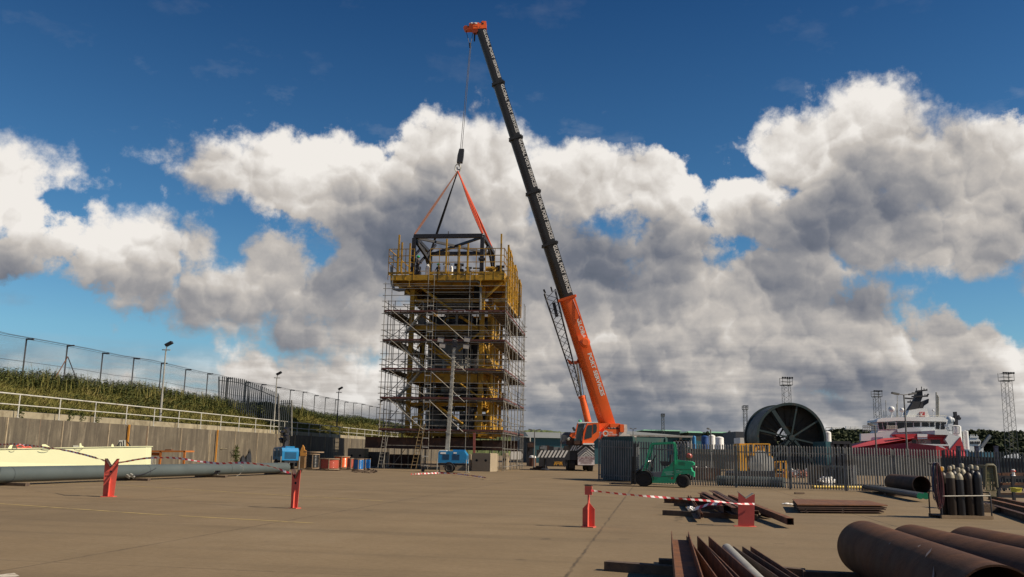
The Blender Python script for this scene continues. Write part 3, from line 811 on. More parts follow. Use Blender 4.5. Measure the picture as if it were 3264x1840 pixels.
# base plates
for k, dz in enumerate(DZ):
    z = dz
    ext = 0.25
    top = z + 1.0; mid = z + 0.5
    runs = [(0, 0, SW, 0), (0, 0, 0, ST), (SW, 0, SW, ST), (0, ST, SW, ST)]
    for (s0, t0, s1, t1) in runs:
        d = (Vector((s1 - s0, t1 - t0, 0))).normalized() * ext
        for zz in (z - 0.09, mid, top):
            zz += rg.uniform(-.03, .03)
            TU('ledger', [(SP(s0 - d.x, t0 - d.y, zz), SP(s1 + d.x, t1 + d.y, zz + rg.uniform(-.03, .03)))], r=0.03)
    if k < 4 or True:
        for (s0, t0, s1, t1) in [(inner, inner, SW - inner, inner), (inner, inner, inner, ST - inner), (SW - inner, inner, SW - inner, ST - inner), (inner, ST - inner, SW - inner, ST - inner)]:
            for zz in (z - 0.09, z + .95):
                TU('ledger', [(SP(s0, t0, zz), SP(s1, t1, zz))], r=0.028)
    # transoms under this deck: one mesh a level side (they are the deck's own joists)
    def deck(s0, t0, s1, t1, along, skip=None):
        mb = MB(); w = 0.225
        if along == 's':
            n = int(round(abs(t1 - t0) / w))
            for i in range(n):
                if skip and skip(i): continue
                tt = t0 + (i + .5) * w; cuts = [s0 + rg.uniform(-.15, 0)] + [s0 + (s1 - s0) * (j + rg.uniform(-.1, .1)) / 3 for j in (1, 2)] + [s1 + rg.uniform(0, .15)]
                for a, b in zip(cuts[:-1], cuts[1:]): mb.bar(SP(a, tt, z + .02 + rg.uniform(0, .015)), SP(b - .02, tt, z + .02 + rg.uniform(0, .015)), w - .015, .038)
        else:
            n = int(round(abs(s1 - s0) / w))
            for i in range(n):
                ss = s0 + (i + .5) * w; cuts = [t0 + rg.uniform(-.15, 0)] + [t0 + (t1 - t0) * (j + rg.uniform(-.1, .1)) / 4 for j in (1, 2, 3)] + [t1 + rg.uniform(0, .15)]
                for a, b in zip(cuts[:-1], cuts[1:]): mb.bar(SP(ss, a, z + .02 + rg.uniform(0, .015)), SP(ss, b - .02, z + .02 + rg.uniform(0, .015)), w - .015, .038)
        d_ = mb.build('deck_boards', M_board, sc)
        mb = MB()
        if along == 's':
            x = s0
            while x < s1: mb.tube(SP(x, t0 - .1, z - .03), SP(x, t1 + .1, z - .03), .026, n=4); x += 1.2
        else:
            y = t0
            while y < t1: mb.tube(SP(s0 - .1, y, z - .03), SP(s1 + .1, y, z - .03), .026, n=4); y += 1.2
        mb.build('transoms', M_tube, d_)
    deck(0.03, 0.03, SW - .03, inner, 's'); deck(0.03, ST - inner, SW - .03, ST - .03, 's')
    deck(0.03, inner + .05, inner, ST - inner - .05, 't'); deck(SW - inner, inner + .05, SW - .03, ST - inner - .05, 't')
    for (s0, t0, s1, t1) in [(0.0, -.045, SW, -.045), (-.045, 0, -.045, ST), (SW + .045, 0, SW + .045, ST), (0.0, ST + .045, SW, ST + .045)]:
        mb = MB(); L = math.hypot(s1 - s0, t1 - t0); n = int(L / 3.3)
        for i in range(n):
            a, b = i / n, (i + 1) / n - .004
            j = rg.uniform(-.02, .02)
            mb.bar(SP(s0 + (s1 - s0) * a, t0 + (t1 - t0) * a, z + .13 + j), SP(s0 + (s1 - s0) * b, t0 + (t1 - t0) * b, z + .13 + rg.uniform(-.02, .02)), .035, .16)
        mb.build('toe_board', M_toe, sc)
# extra guard rails above the top deck and between
for s0, s1, y in ((s_front[1], SW, 920), (s_front[0], s_front[3], 932), (0, s_front[4], 912), (s_front[3], SW, 942), (s_front[3], SW, 905), (0, s_front[2], 953)):
    TU('ledger', [(SP(s0 - .2, -.04, zf(1400, y)), SP(s1 + .2, -.04, zf(1400, y)))], r=.028)
# intermediate ledgers part way down each lift
for k in range(4):
    z = DZ[k] + 1.45
    TU('ledger', [(SP(-.2, .0, z), SP(SW + .2, .0, z + .03))], r=.028)
    TU('ledger', [(SP(0, -.2, z), SP(0, ST + .2, z))], r=.028)
TU('ledger', [(SP(-.2, 0, .35), SP(SW * .95, 0, .42))], r=.03)
TU('ledger', [(SP(-.2, 0, 2.0), SP(SW * .95, 0, 2.03))], r=.03)
TU('ledger', [(SP(0, -.2, .35), SP(0, ST, .4))], r=.03)
TU('ledger', [(SP(0, -.2, 1.9), SP(0, ST, 1.9))], r=.03)
# face braces: one long tube a lift, falling to the right
def FB(a, b, m=M_tube, r=.032, d=-.07):
    v = View(0, 0, 1, FRo.y, -ANG, px=1601)
    TU('brace', [(v(*a) + TDx * d, v(*b) + TDx * d)], m, r)
for a, b in (((1250, 990), (1365, 1086)), ((1383, 998), (1487, 1091)), ((1245, 1083), (1362, 1180)), ((1380, 1090), (1484, 1184)), ((1241, 1179), (1354, 1262)), ((1376, 1186), (1481, 1282)),
             ((1238, 1270), (1350, 1370)), ((1372, 1280), (1477, 1378))):
    FB(a, b)
for k in range(4):   # braces along the side
    TU('brace', [(SP(-.06, 0.2, DZ[k + 1] - .1), SP(-.06, 5.8, DZ[k] + .1))], M_rail)
    TU('brace', [(SP(-.06, ST - .2, DZ[k + 1] - .1), SP(-.06, 11.0, DZ[k] + .1))], M_tube)
    TU('brace', [(SP(SW + .06, 1, DZ[k] + .1), SP(SW + .06, 8.0, DZ[k + 1] - .1))], M_tube)
TU('brace', [(SP(-.08, 11.0, 0.1), SP(-.08, 8.4, DZ[4]))], M_rail)
# diagonal braces inside the left side
for k in range(5):
    z0 = DZ[k - 1] if k else 0
    TU('brace', [(SP(s_front[4] - .2, inner + .05, z0 + .05), SP(s_front[4] - 2.6, inner + .05, DZ[k] - .1))], M_tube, .028)
# stairs zig-zag in the second bay
def stair(a, b):
    v = View(0, 0, 1, FRo.y + 1.0, -ANG, px=1601)
    p, q = v(*a), v(*b); mb = MB()
    for d in (0.0, 0.62):
        mb.bar(p + TDx * d, q + TDx * d, .05, .14)
    n = 9
    for i in range(1, n):
        c = p + (q - p) * i / n; mb.box(c + TDx * .31, (.22, .60, .04))
    o = mb.build('stair_flight', M_galv, sc)
    mb = MB(); up = Vector((0, 0, .95))
    mb.tube(p + up, q + up, .022, n=5); mb.tube(p + up * .5, q + up * .5, .018, n=5)
    for f in (0.0, .33, .66, 1.0): c = p + (q - p) * f; mb.tube(c, c + up, .02, n=5)
    mb.build('hand_rail', M_galv, o)
for a, b in (((1348, 992), (1290, 1062)), ((1270, 1086), (1345, 1180)), ((1338, 1183), (1262, 1272)), ((1263, 1279), (1308, 1345))): stair(a, b)
# ladder column in the narrow bay
mb = MB(); z = 0.35
while z < DZ[4] + 1.2:
    mb.bar(SP(s_front[2], -.05, z), SP(s_front[3], -.05, z + .02), .04, .07); z += .78
mb.build('ladder_rungs', M_rail, sc)
def ladder(name, a, b, d=0.0, w=.42, m=M_tube, parent=sc, Yo=0.0, lab=None):
    v = View(0, 0, 1, FRo.y + Yo, -ANG, px=1601); p, q = v(*a), v(*b); mb = MB()
    sdv = -SDx * w
    mb.tube(p, q, .028, n=5); mb.tube(p + sdv, q + sdv, .028, n=5)
    n = int((q - p).length / .3)
    for i in range(1, n): c = p + (q - p) * i / n; mb.tube(c, c + sdv, .018, n=4)
    return mb.build(name, m, parent)
ladder('ladder', (1310, 1494), (1341, 1350), Yo=-.6, m=mat('ladder_wood', (0.24, 0.17, 0.08), .8))
ladder('ladder', (1204, 1490), (1221, 1390), Yo=-.5, m=M_galv)
# rubble of fittings: couplers where standards cross ledgers on the two seen faces
mb = MB()
for s in s_front:
    for dz in DZ:
        for zz in (dz - .09, dz + .5, dz + 1.0):
            if rg.random() < .8: mb.box(SP(s, -.02, zz), (.11, .11, .11))
for t in t_side:
    for dz in DZ:
        for zz in (dz - .09, dz + .5, dz + 1.0): mb.box(SP(0, t, zz), (.11, .11, .11))
tag(mb.build('couplers', M_galv, sc), kind='stuff')
# leaning dark red prop in front and pale clamps
v = View(0, 0, 1, FRo.y - 1.2, 0, px=1510)
mb = MB(); mb.bar(v(1511, 1502), v(1512, 1380), .20, .22, up=(0, 1, 0)); mb.build('prop', mat('red_oxide', (0.20, 0.055, 0.045), .8, 0, .2, 3), sc)
# ------------------------------------------------------------------ yellow offshore module inside the scaffold
md = thing('steel_module', SP(SW / 2, 6.5, 0), 'tall yellow offshore steel module with railed top platform standing inside the scaffold', 'module')
fv = View(0, 0, 1, FRo.y + 2.2, -ANG, px=1601)       # plane of the module's front columns
pvw = View(0, 0, 1, FRo.y + 0.6, -ANG, px=1601)      # plane of the platform's front edge
def PS(px, py, v=fv, t0=2.2):
    p = v(px, py); q = p - FRo; return q.dot(SDx), p.z
sL, _ = PS(1305, 1200); sR, _ = PS(1532, 1200)
T0, T1 = 2.2, 12.5
zP = pvw(1450, 893).z                                  # underside of platform
zPt = pvw(1450, 874).z
def MBAR(name, a, b, w, h, m=M_yellow, up=(0, 0, 1), parent=md):
    mb = MB(); mb.bar(a, b, w, h, up); return mb.build(name, m, parent)
base_z = 3.0
for s, t in ((sL, T0), (sR, T0), (sL, T1), (sR, T1), (sR, 7.2), (sL, 7.2)):
    MBAR('column', SP(s, t, base_z), SP(s, t, zP), .40, .40, up=TDx)
def ibeam(name, a, b, h=.5, w=.3, m=M_yellow, parent=md):
    a = Vector(a); b = Vector(b); t = .05
    pl = [(-w/2, -h/2), (w/2, -h/2), (w/2, -h/2 + t), (t/2, -h/2 + t), (t/2, h/2 - t), (w/2, h/2 - t), (w/2, h/2), (-w/2, h/2), (-w/2, h/2 - t), (-t/2, h/2 - t), (-t/2, -h/2 + t), (-w/2, -h/2 + t)]
    mb = MB(); mb.section(a, b, pl); return mb.build(name, m, parent)
lev = [fv(1450, y).z for y in (1384, 1290, 1205, 1045, 960)]
hh = [.45, .3, .85, .45, .28]
for z, h in zip(lev, hh):
    ibeam('girder', SP(sL - .3, T0, z), SP(sR + .3, T0, z), h)
    ibeam('girder', SP(sR, T0 - .3, z), SP(sR, T1 + .3, z), h)
    ibeam('girder', SP(sL, T0 - .3, z), SP(sL, T1 + .3, z), h)
    ibeam('girder', SP(sL - .3, T1, z), SP(sR + .3, T1, z), h)
# floors (dark grating) at three levels
for z in (lev[0], lev[2], lev[3]):
    mb = MB(); mb.prism([SP(sL, T0, z + .2), SP(sR, T0, z + .2), SP(sR, T1, z + .2), SP(sL, T1, z + .2)], (0, 0, .06)); mb.build('floor', M_steeld, md)
# diagonal tubular braces
def brc(a, b, r=.13, t=T0 - .35, m=M_yellow):
    v = View(0, 0, 1, FRo.y + t, -ANG, px=1601); mb = MB(); mb.tube(v(*a), v(*b), r, n=10); mb.build('diagonal_brace', m, md)
brc((1340, 915), (1440, 990)); brc((1465, 1008), (1520, 1045)); brc((1350, 1085), (1440, 1150)); brc((1390, 1290), (1475, 1352)); brc((1378, 1050), (1330, 1110), .09)
brc((1365, 1110), (1440, 1160), .12); brc((1400, 1262), (1330, 1330), .08); brc((1455, 1215), (1525, 1265), .09); brc((1335, 1000), (1400, 1040), .08); brc((1530, 1060), (1462, 1120), .08); brc((1545, 1100), (1575, 1180), .1); brc((1550, 1215), (1580, 1290), .1)
for z0, z1 in ((lev[0], lev[1]), (lev[1], lev[2]), (lev[2], lev[3])):
    for (t0, t1) in ((T0, 7.2), (7.2, T1)):
        mb = MB(); mb.tube(SP(sR, t0, z1), SP(sR, (t0 + t1) / 2, z0), .12, n=8); mb.build('diagonal_brace', M_yellow, md)
        mb = MB(); mb.tube(SP(sR, t1, z1), SP(sR, (t0 + t1) / 2, z0), .12, n=8); mb.build('diagonal_brace', M_yellow, md)
# process equipment inside: vessels, pipe runs, boxes
def vessel(s, t, z0, z1, r, m):
    mb = MB(); mb.lathe(SP(s, t, z0), [(0.001, 0), (r * .7, .06), (r, .22), (r, z1 - z0 - .22), (r * .7, z1 - z0 - .06), (.001, z1 - z0)], 20)
    o = mb.build('vessel', m, md)
    mb = MB(); mb.lathe(SP(s, t, z0 + .35), [(r + .06, 0), (r + .06, .08)], 20); mb.build('flange', M_grey, o)
M_mgrey = mat('insulation_grey', (0.16, 0.155, 0.14), .6, 0.0, .2, 2)
sm = (sL + sR) / 2
vessel(sm - .3, 5.0, lev[1] + 1.0, lev[3] - .6, 1.15, M_mgrey)
vessel(sm + 1.6, 6.5, lev[0] + .3, lev[2] - .6, 1.0, M_mgrey)
vessel(sR + 1.2, 4.6, lev[0] + .3, lev[1] + .6, .55, M_steeld)
vessel(sm - 1.6, 8.5, lev[2] + .6, lev[3], .8, M_steeld)
rm = random.Random(11)
for i in range(58):          # horizontal and vertical pipework
    z = rm.uniform(lev[0] + .6, zP - .4); t = rm.uniform(T0 + .2, T0 + 4.5); a = rm.uniform(sR, sm); b = rm.uniform(sm, sL); r = rm.choice((.035, .05, .05, .07, .12))
    mb = MB(); mm = rm.choice((M_mgrey, M_galv, M_yellow, M_steeld, M_steeld, M_rustd))
    if i % 3: mb.path([SP(a, t, z), SP(b - .2, t, z), SP(b, t, z - .2), SP(b, t, z - rm.uniform(.8, 2.0))], r, 7)
    else: mb.tube(SP(a, t, z), SP(a, t, max(lev[0], z - rm.uniform(1.5, 4))), r, n=7)
    mb.build('process_pipe', mm, md)
for i in range(34):
    z = rm.choice(lev[:4]) + .3; s = rm.uniform(sR + .6, sL - .6); t = rm.uniform(T0 + .8, T0 + 6); w = rm.uniform(.25, .8); h = rm.uniform(.3, 1.3)
    mb = MB(); mb.section(SP(s, t, z), SP(s, t, z + h), [(-w/2, -w*.4), (w/2 - .05, -w*.4), (w/2, -w*.35), (w/2, w*.4), (-w/2, w*.4)], up=TDx); mb.build('equipment_cabinet', rm.choice((M_steeld, M_steeld, M_mgrey, M_grey, M_yellow)), md)
for (za, zb) in ((lev[0], lev[1]), (lev[1], lev[2]), (lev[2], lev[3]), (lev[3], lev[4]), (lev[4], zP)):   # panels added to block light: darker interior, denser tower shadow
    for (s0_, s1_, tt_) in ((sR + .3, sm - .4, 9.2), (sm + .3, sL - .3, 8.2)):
        mb = MB(); mb.prism([SP(s0_, tt_, za + .3), SP(s1_, tt_, za + .3), SP(s1_, tt_, zb - .5), SP(s0_, tt_, zb - .5)], TDx * .08); mb.build('light_block_panel', M_steeld if za != lev[2] else M_mgrey, md)
    mb = MB(); mb.prism([SP(sm - .9, 5.6, za + .3), SP(sm - .9, 11.5, za + .3), SP(sm - .9, 11.5, zb - .4), SP(sm - .9, 5.6, zb - .4)], SDx * .08); mb.build('light_block_panel', M_steeld, md)
# upper dark panels behind the pipe rows near the top, bright piping row
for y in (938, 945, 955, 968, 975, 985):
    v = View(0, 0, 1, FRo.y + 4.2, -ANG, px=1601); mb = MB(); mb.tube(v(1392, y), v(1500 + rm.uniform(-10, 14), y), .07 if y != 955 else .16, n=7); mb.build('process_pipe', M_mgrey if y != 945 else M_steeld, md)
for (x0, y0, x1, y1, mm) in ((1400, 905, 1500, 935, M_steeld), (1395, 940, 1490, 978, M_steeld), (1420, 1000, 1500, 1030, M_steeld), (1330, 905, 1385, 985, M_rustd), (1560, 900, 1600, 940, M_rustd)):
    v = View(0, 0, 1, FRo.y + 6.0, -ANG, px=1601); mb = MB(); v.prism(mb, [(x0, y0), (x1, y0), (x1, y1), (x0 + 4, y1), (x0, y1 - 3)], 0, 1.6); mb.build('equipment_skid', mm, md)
# right hand cluster, sunlit, seen past the columns
for i in range(12):
    t = 3.0 + rm.random() * 8; z = rm.choice((lev[0], lev[1], lev[2])) + .3; 
    mb = MB(); mb.lathe(SP(sR - .55 - rm.random() * .5, t, z), [(.10, 0), (.24, .05), (.24, .6), (.10, .7), (.10, 1.1), (.26, 1.15), (.26, 1.3), (.05, 1.4)], 12); mb.build('valve', M_yellow, md)
for t in (2.6, 4.2, 6.0, 9.0):
    mb = MB(); mb.tube(SP(sR - .9, t, lev[0]), SP(sR - .9, t, lev[3] + 2.0), .16, n=10); mb.build('riser', M_yellow, md)
mb = MB(); mb.prism([SP(sR, T0 - .2, lev[2] + .55), SP(sR - 1.4, T0 - .2, lev[2] + .55), SP(sR - 1.4, 8, lev[2] + .55), SP(sR, 8, lev[2] + .55)], (0, 0, .45)); mb.build('side_box_girder', M_yellow, md)
mb = MB(); mb.prism([SP(sR, T0 - .2, lev[0] - .1), SP(sR - 1.2, T0 - .2, lev[0] - .1), SP(sR - 1.2, 8, lev[0] - .1), SP(sR, 8, lev[0] - .1)], (0, 0, .35)); mb.build('side_box_girder', M_yellow, md)
# small yellow access platform low on the left
v = View(0, 0, 1, FRo.y + .9, -ANG, px=1601)
mb = MB(); v.prism(mb, [(1312, 1326), (1345, 1326), (1345, 1370), (1312, 1370), (1312, 1364), (1339, 1364), (1339, 1332), (1318, 1332), (1318, 1364), (1312, 1364)], 0, .12); mb.build('door_frame', M_yellow, md)
mb = MB(); v.prism(mb, [(1312, 1352), (1332, 1352), (1336, 1370), (1312, 1370)], .15, .6); mb.build('access_hatch', M_yellow, md)
# ---- top platform
sp0, sp1 = PS(1245, 885, pvw, .6)[0], PS(1606, 885, pvw, .6)[0]
PB = 10.6
mb = MB(); mb.prism([SP(sp0, .6, zP), SP(sp1, .6, zP), SP(sp1, PB, zP), SP(sp0, PB, zP)], (0, 0, .5)); mb.build('platform_deck', M_yellow, md)
for t in (1.4, 3.6, 5.8, 8.4):
    ibeam('girder', SP(sp0, t + .2, zP - .2), SP(sp1, t + .2, zP - .2), .36, .24)
ibeam('girder', SP(sL, .6, zP - .3), SP(sL, PB, zP - .3), .6); ibeam('girder', SP(sR, .6, zP - .3), SP(sR, PB, zP - .3), .6)
# knee braces under the overhangs
for t in (1.2, 5.8, 9.5):
    mb = MB(); mb.bar(SP(sR, t, zP - 1.9), SP(sp1 + .2, t, zP - .1), .2, .2); mb.build('knee_brace', M_yellow, md)
    mb = MB(); mb.bar(SP(sL, t, zP - 1.2), SP(sp0 - .2, t, zP - .1), .2, .2); mb.build('knee_brace', M_yellow, md)
# lower side gallery hanging on the right
zg = pvw(1600, 962).z
for t in (1.2, 3.4, 5.6, 7.8, 10.0):
    MBAR('gallery_hanger', SP(sp1 - .15, t, zg), SP(sp1 - .15, t, zP + .3), .18, .18, up=TDx)
mb = MB(); mb.prism([SP(sp1 + .9, .9, zg), SP(sp1 - .3, .9, zg), SP(sp1 - .3, PB, zg), SP(sp1 + .9, PB, zg)], (0, 0, .25)); mb.build('gallery_floor', M_yellow, md)
# railings
zr = pvw(1450, 793).z
def railing(p, q, z0, z1, n, name='platform_railing', step=None):
    mb = MB(); p = Vector(p); q = Vector(q)
    for zz in (z1, z0 + (z1 - z0) * .73, z0 + (z1 - z0) * .47): mb.bar(Vector((p.x, p.y, zz)), Vector((q.x, q.y, zz)), .05, .06)
    mb.bar(Vector((p.x, p.y, z0 + .12)), Vector((q.x, q.y, z0 + .12)), .02, .2)
    for i in range(n + 1):
        c = p + (q - p) * i / n; mb.bar(Vector((c.x, c.y, z0 - .5)), Vector((c.x, c.y, z1)), .05, .05, up=TDx)
    mb.build(name, M_yellow, md)
sa = PS(1321, 800, pvw, .6)[0]; sb = PS(1372, 800, pvw, .6)[0]
railing(SP(sp0 + .25, .6, 0), SP(sa, .6, 0), zPt, zr, 3)
railing(SP(sb, .6, 0), SP(sp1, .6, 0), zPt, zr, 8)
railing(SP(sp0 + .25, .6, 0), SP(sp0 + .25, PB, 0), zPt, zr, 6)
railing(SP(sp1, .6, 0), SP(sp1, PB, 0), zPt, zr, 7)
railing(SP(sp0, PB, 0), SP(sp1, PB, 0), zPt, zr, 7)
railing(SP(sp1 - .3, .9, 0), SP(sp1 - .3, PB, 0), zg + .3, zg + 1.6, 7, 'gallery_railing')
# heavy frames on the right side of the platform
for t, dz in ((.8, .35), (2.4, .2), (4.3, -.5), (6.4, -.3), (8.2, -1.1), (10.2, -1.0)):
    mb = MB(); s_ = sp1 - .35
    mb.bar(SP(s_, t, zg + .2), SP(s_, t, zr + dz), .16, .18, up=TDx); mb.bar(SP(s_, t, zr + dz - .1), SP(s_, t + 1.5, zr + dz - .35), .1, .12); mb.bar(SP(s_, t + 1.5, zg + .2), SP(s_, t + 1.5, zr + dz - .35), .1, .12, up=TDx)
    for q in (.3, .5, .7): mb.bar(SP(s_, t, zg + (zr - zg) * q), SP(s_, t + 1.5, zg + (zr - zg) * q - .15), .05, .06)
    mb.build('gate_frame', M_yellow, md)
# tall posts
for px, yt, yb in ((1268, 749, 870), (1304, 776, 872), (1421, 762, 872), (1462, 782, 872), (1490, 776, 870), (1596, 746, 866), (1278, 773, 870)):
    p = pvw(px, yb); q = pvw(px, yt); q.x, q.y = p.x, p.y
    MBAR('guide_post', p, q, .14, .14, up=TDx)
# things on the deck: valves, tanks, cylinders
for px, w, h, mm in ((1443, .9, 1.5, M_steeld), (1555, 1.3, 1.1, M_yellow), (1580, .8, 1.3, M_steeld), (1300, 1.0, 1.2, M_steeld), (1475, .6, 1.2, M_steeld), (1400, 1.2, .5, M_mgrey)):
    p = pvw(px, 872) + TDx * 3; p.z = zPt
    mb = MB(); mb.section(p, p + Vector((0, 0, h * .7)), [(-w/2, -.3), (w/2 - .1, -.3), (w/2, -.2), (w/2, .3), (-w/2, .3)], up=TDx); mb.tube(p + Vector((0, 0, h * .7)), p + Vector((0, 0, h)), w * .3, n=10); mb.tube(p + Vector((-w * .5, 0, h)), p + Vector((w * .5, 0, h)), w * .16, n=8)
    mb.build('deck_equipment', mm, md)
for px in (1349, 1353, 1407, 1428):
    p = pvw(px, 872) + TDx * 1.5; p.z = zPt
    mb = MB(); mb.lathe(p, [(.14, 0), (.15, .9), (.10, 1.05), (.05, 1.15), (.05, 1.25)], 14); mb.build('gas_bottle', M_white, md)
for (a, b) in (((1385, 812), (1410, 812)), ((1485, 826), (1520, 827)), ((1386, 838), (1412, 842))):
    mb = MB(); mb.tube(pvw(*a) + TDx * 4, pvw(*b) + TDx * 4, .10, n=8); mb.build('process_pipe', M_grey, md)
# big grey duct curling under the platform
v = View(0, 0, 1, FRo.y + .9, -ANG, px=1601)
mb = MB(); mb.path([v(1248, 850), v(1249, 905), v(1256, 922), v(1272, 926), v(1292, 924)], .13, 8); mb.build('duct', M_grey, md)
mb = MB(); mb.path([v(1395, 896), v(1520, 897), v(1531, 903), v(1532, 920), v(1530, 1020)], .11, 8); mb.build('duct', M_mgrey, md)
# dark chimney like box
v = View(0, 0, 1, FRo.y + 3.0, -ANG, px=1601)
mb = MB(); v.prism(mb, [(1512, 900), (1526, 900), (1526, 948), (1510, 948)], 0, .8); mb.build('equipment_skid', M_dark, md)
# heavy dark beams the module stands on
bs = thing('support_beam', SP(SW + 1.5, 4, 0), 'long dark rusty girder carrying the module across the concrete blocks', 'girder', 'girders under the module')
ibeam('girder_web', SP(sf(1147, 1404) - .2, 1.0, 2.25), SP(sR + .2, 1.0, 2.25), .98, .5, M_rustd, bs)
bs2 = thing('support_beam', SP(sR - 1, 6, 0), 'second dark girder behind, on the far concrete blocks', 'girder', 'girders under the module')
ibeam('girder_web', SP(SW + 1.0, 10.5, 2.25), SP(-.1, 10.5, 2.25), .98, .5, M_rustd, bs2)
bs3 = thing('support_beam', SP(sR - 1.5, 3, 0), 'short rusty girder end between the red prop and the scaffold corner', 'girder', 'girders under the module')
ibeam('girder_web', SP(sR - .4, 1.6, 2.2), SP(.25, 1.6, 2.2), .9, .45, M_rustd, bs3)
def conc_block(px0, px1, pyt, pyb, Y, label, D=1.5, m=M_conc, ang=R(-7)):
    g = gr((px0 + px1) / 2, pyb); v = View(0, 0, 1, g.y if Y is None else Y, ang, px=(px0 + px1) / 2)
    p0, p1, t = v(px0, pyb), v(px1, pyb), v(px0, pyt); z1 = t.z
    p0.z = p1.z = 0; dd = v.n * D
    o = thing('concrete_block', (p0 + p1) / 2, label, 'concrete block', 'concrete blocks under the module')
    mb = MB(); b_ = .04; mb.prism([p0, p1, p1 + Vector((0, 0, z1 - b_)), p1 + Vector((0, 0, z1)) - v.d * b_, p0 + Vector((0, 0, z1)) + v.d * b_, p0 + Vector((0, 0, z1 - b_))], dd)
    mb.build('block_body', m, o)
    mb = MB(); L = (p1 - p0).length
    for f in (.25, .75):
        c = p0 + (p1 - p0) * f + Vector((0, 0, z1 * .6)) - v.n * .004; mb.lathe(c, [(.001, 0), (.11, 0), (.11, .02), (.001, .02)], 12, axis=-v.n)
    mb.build('lifting_holes', M_dark, o)
    return o
conc_block(1504, 1562, 1444, 1503, None, 'pale sunlit concrete block beside the red prop', 2.3, ang=R(-16))
conc_block(1600, 1613, 1444, 1497, None, 'pale concrete block just behind the front right scaffold corner', 2.0)
conc_block(1400, 1500, 1446, 1494, 78, 'long shaded concrete block behind the blue light tower', 1.5)
conc_block(1107, 1160, 1429, 1470, 88, 'tan concrete block in the shade behind the blue cable reels', 1.5)
conc_block(1240, 1330, 1448, 1486, 86, 'dark shaded concrete block behind the leaning timber ladder', 1.5, m=M_rustd)  # shade put into the colour: dark brown in place of concrete
conc_block(1163, 1230, 1440, 1482, 90, 'shaded concrete block left of the leaning metal ladder', 1.2, m=mat('shade_concrete', (.12, .10, .08), .9))  # darker copy of the concrete, with the shade put into its colour
# ---- dark lifting frame on the platform
lf = thing('spreader_frame', SP(SW / 2, 3, zPt), 'black square steel spreader frame hanging from orange slings on the platform', 'spreader frame')
c0 = View(0, 0, 1, FRo.y + 1.4, -ANG, px=1601)
A0, A1 = c0(1321, 753), c0(1538, 753); ztop = (A0.z + A1.z) / 2; A0.z = A1.z = ztop
LD = 7.2
B0, B1 = A0 + TDx * LD, A1 + TDx * LD
def LB(name, a, b, w=.32, h=.34, up=(0, 0, 1)): mb = MB(); mb.bar(a, b, w, h, up); return mb.build(name, M_steeld, lf)
LB('top_beam', A0, A1, .34, .36); LB('top_beam', B0, B1, .3, .32); LB('top_beam', A0 + TDx * .2, B0 - TDx * .2, .3, .32); LB('top_beam', A1 + TDx * .2, B1 - TDx * .2, .3, .32)
for p in (A0, A1, B0, B1):
    q = Vector((p.x, p.y, zPt + .05)); LB('leg', q, p - Vector((0, 0, .18)), .34, .34, TDx)
    mb = MB(); mb.box(Vector((p.x, p.y, ztop - 2.2)), (.62, .62, .18)); mb.box(Vector((p.x, p.y, zPt + .1)), (.6, .6, .1)); mb.build('collar', M_steeld, lf)
mm_ = (A0 + B1) / 2
for a, b, z in ((A0, B1, -.1), (A1, B0, -.12)): LB('plan_brace', a + Vector((0, 0, z)), b + Vector((0, 0, z)), .2, .22)
for a, b in ((A0, (A0 + B0) / 2), (B0, (A0 + B0) / 2), (A1, (A1 + B1) / 2), (B1, (A1 + B1) / 2)):
    LB('knee_brace', Vector((a.x, a.y, ztop - 1.9)), b + Vector((0, 0, -.1)), .18, .2)
LB('knee_brace', Vector((A0.x, A0.y, ztop - 3.2)), A0 + (A1 - A0) * .22 + Vector((0, 0, -.1)) + TDx * 3, .18, .2)
LB('knee_brace', Vector((A0.x, A0.y, ztop - .2)), A0 + (A1 - A0) * .2 + Vector((0, 0, -2.2)) + TDx * 2.0, .26, .26)
mb = MB(); mb.tube(A0 + (A1 - A0) * .5, A0 + (A1 - A0) * .5 + Vector((0, 0, .45)), .05, n=6); mb.build('lifting_pin', M_steeld, lf)
# sling legs and hook
HK = at(1459, 546, (A0.y + B1.y) / 2 - .3)
sl_ = thing('lifting_slings', HK, 'four leg orange and dark webbing slings between the crane hook and the black frame', 'slings')
M_sl1 = mat('orange_webbing', (0.62, 0.085, 0.035), .8, 0, .1, 4); M_sl2 = mat('faded_webbing', (0.22, 0.10, 0.07), .85, 0, .2, 4)
def sling(p, m, r=.075, tw=3):
    mb = MB(); p = Vector(p) + Vector((0, 0, .2)); a = (HK - p); ref = a.cross(Vector((0, 1, 0))).normalized()
    for k in range(tw):
        o = ref * (k - (tw - 1) / 2) * r * 1.7
        pts = [p + a * f + o * math.sin(math.pi * min(1, f * 1.15 + .1)) for f in (0, .2, .4, .6, .8, 1.0)]
        mb.path(pts, r, 5)
    mb.build('sling_leg', m, sl_)
sling(A0, M_sl2, .07, 2); sling(A1, M_sl1, .07, 3); sling(B0, M_steeld, .07, 2); sling(B1, M_sl1, .07, 2)
mb = MB(); mb.path([HK + Vector((.27 * math.cos(t * math.pi / 8), 0, .30 + .42 * math.sin(t * math.pi / 8))) for t in range(16)], .055, 6, closed=True); mb.build('master_link', M_galv, sl_)
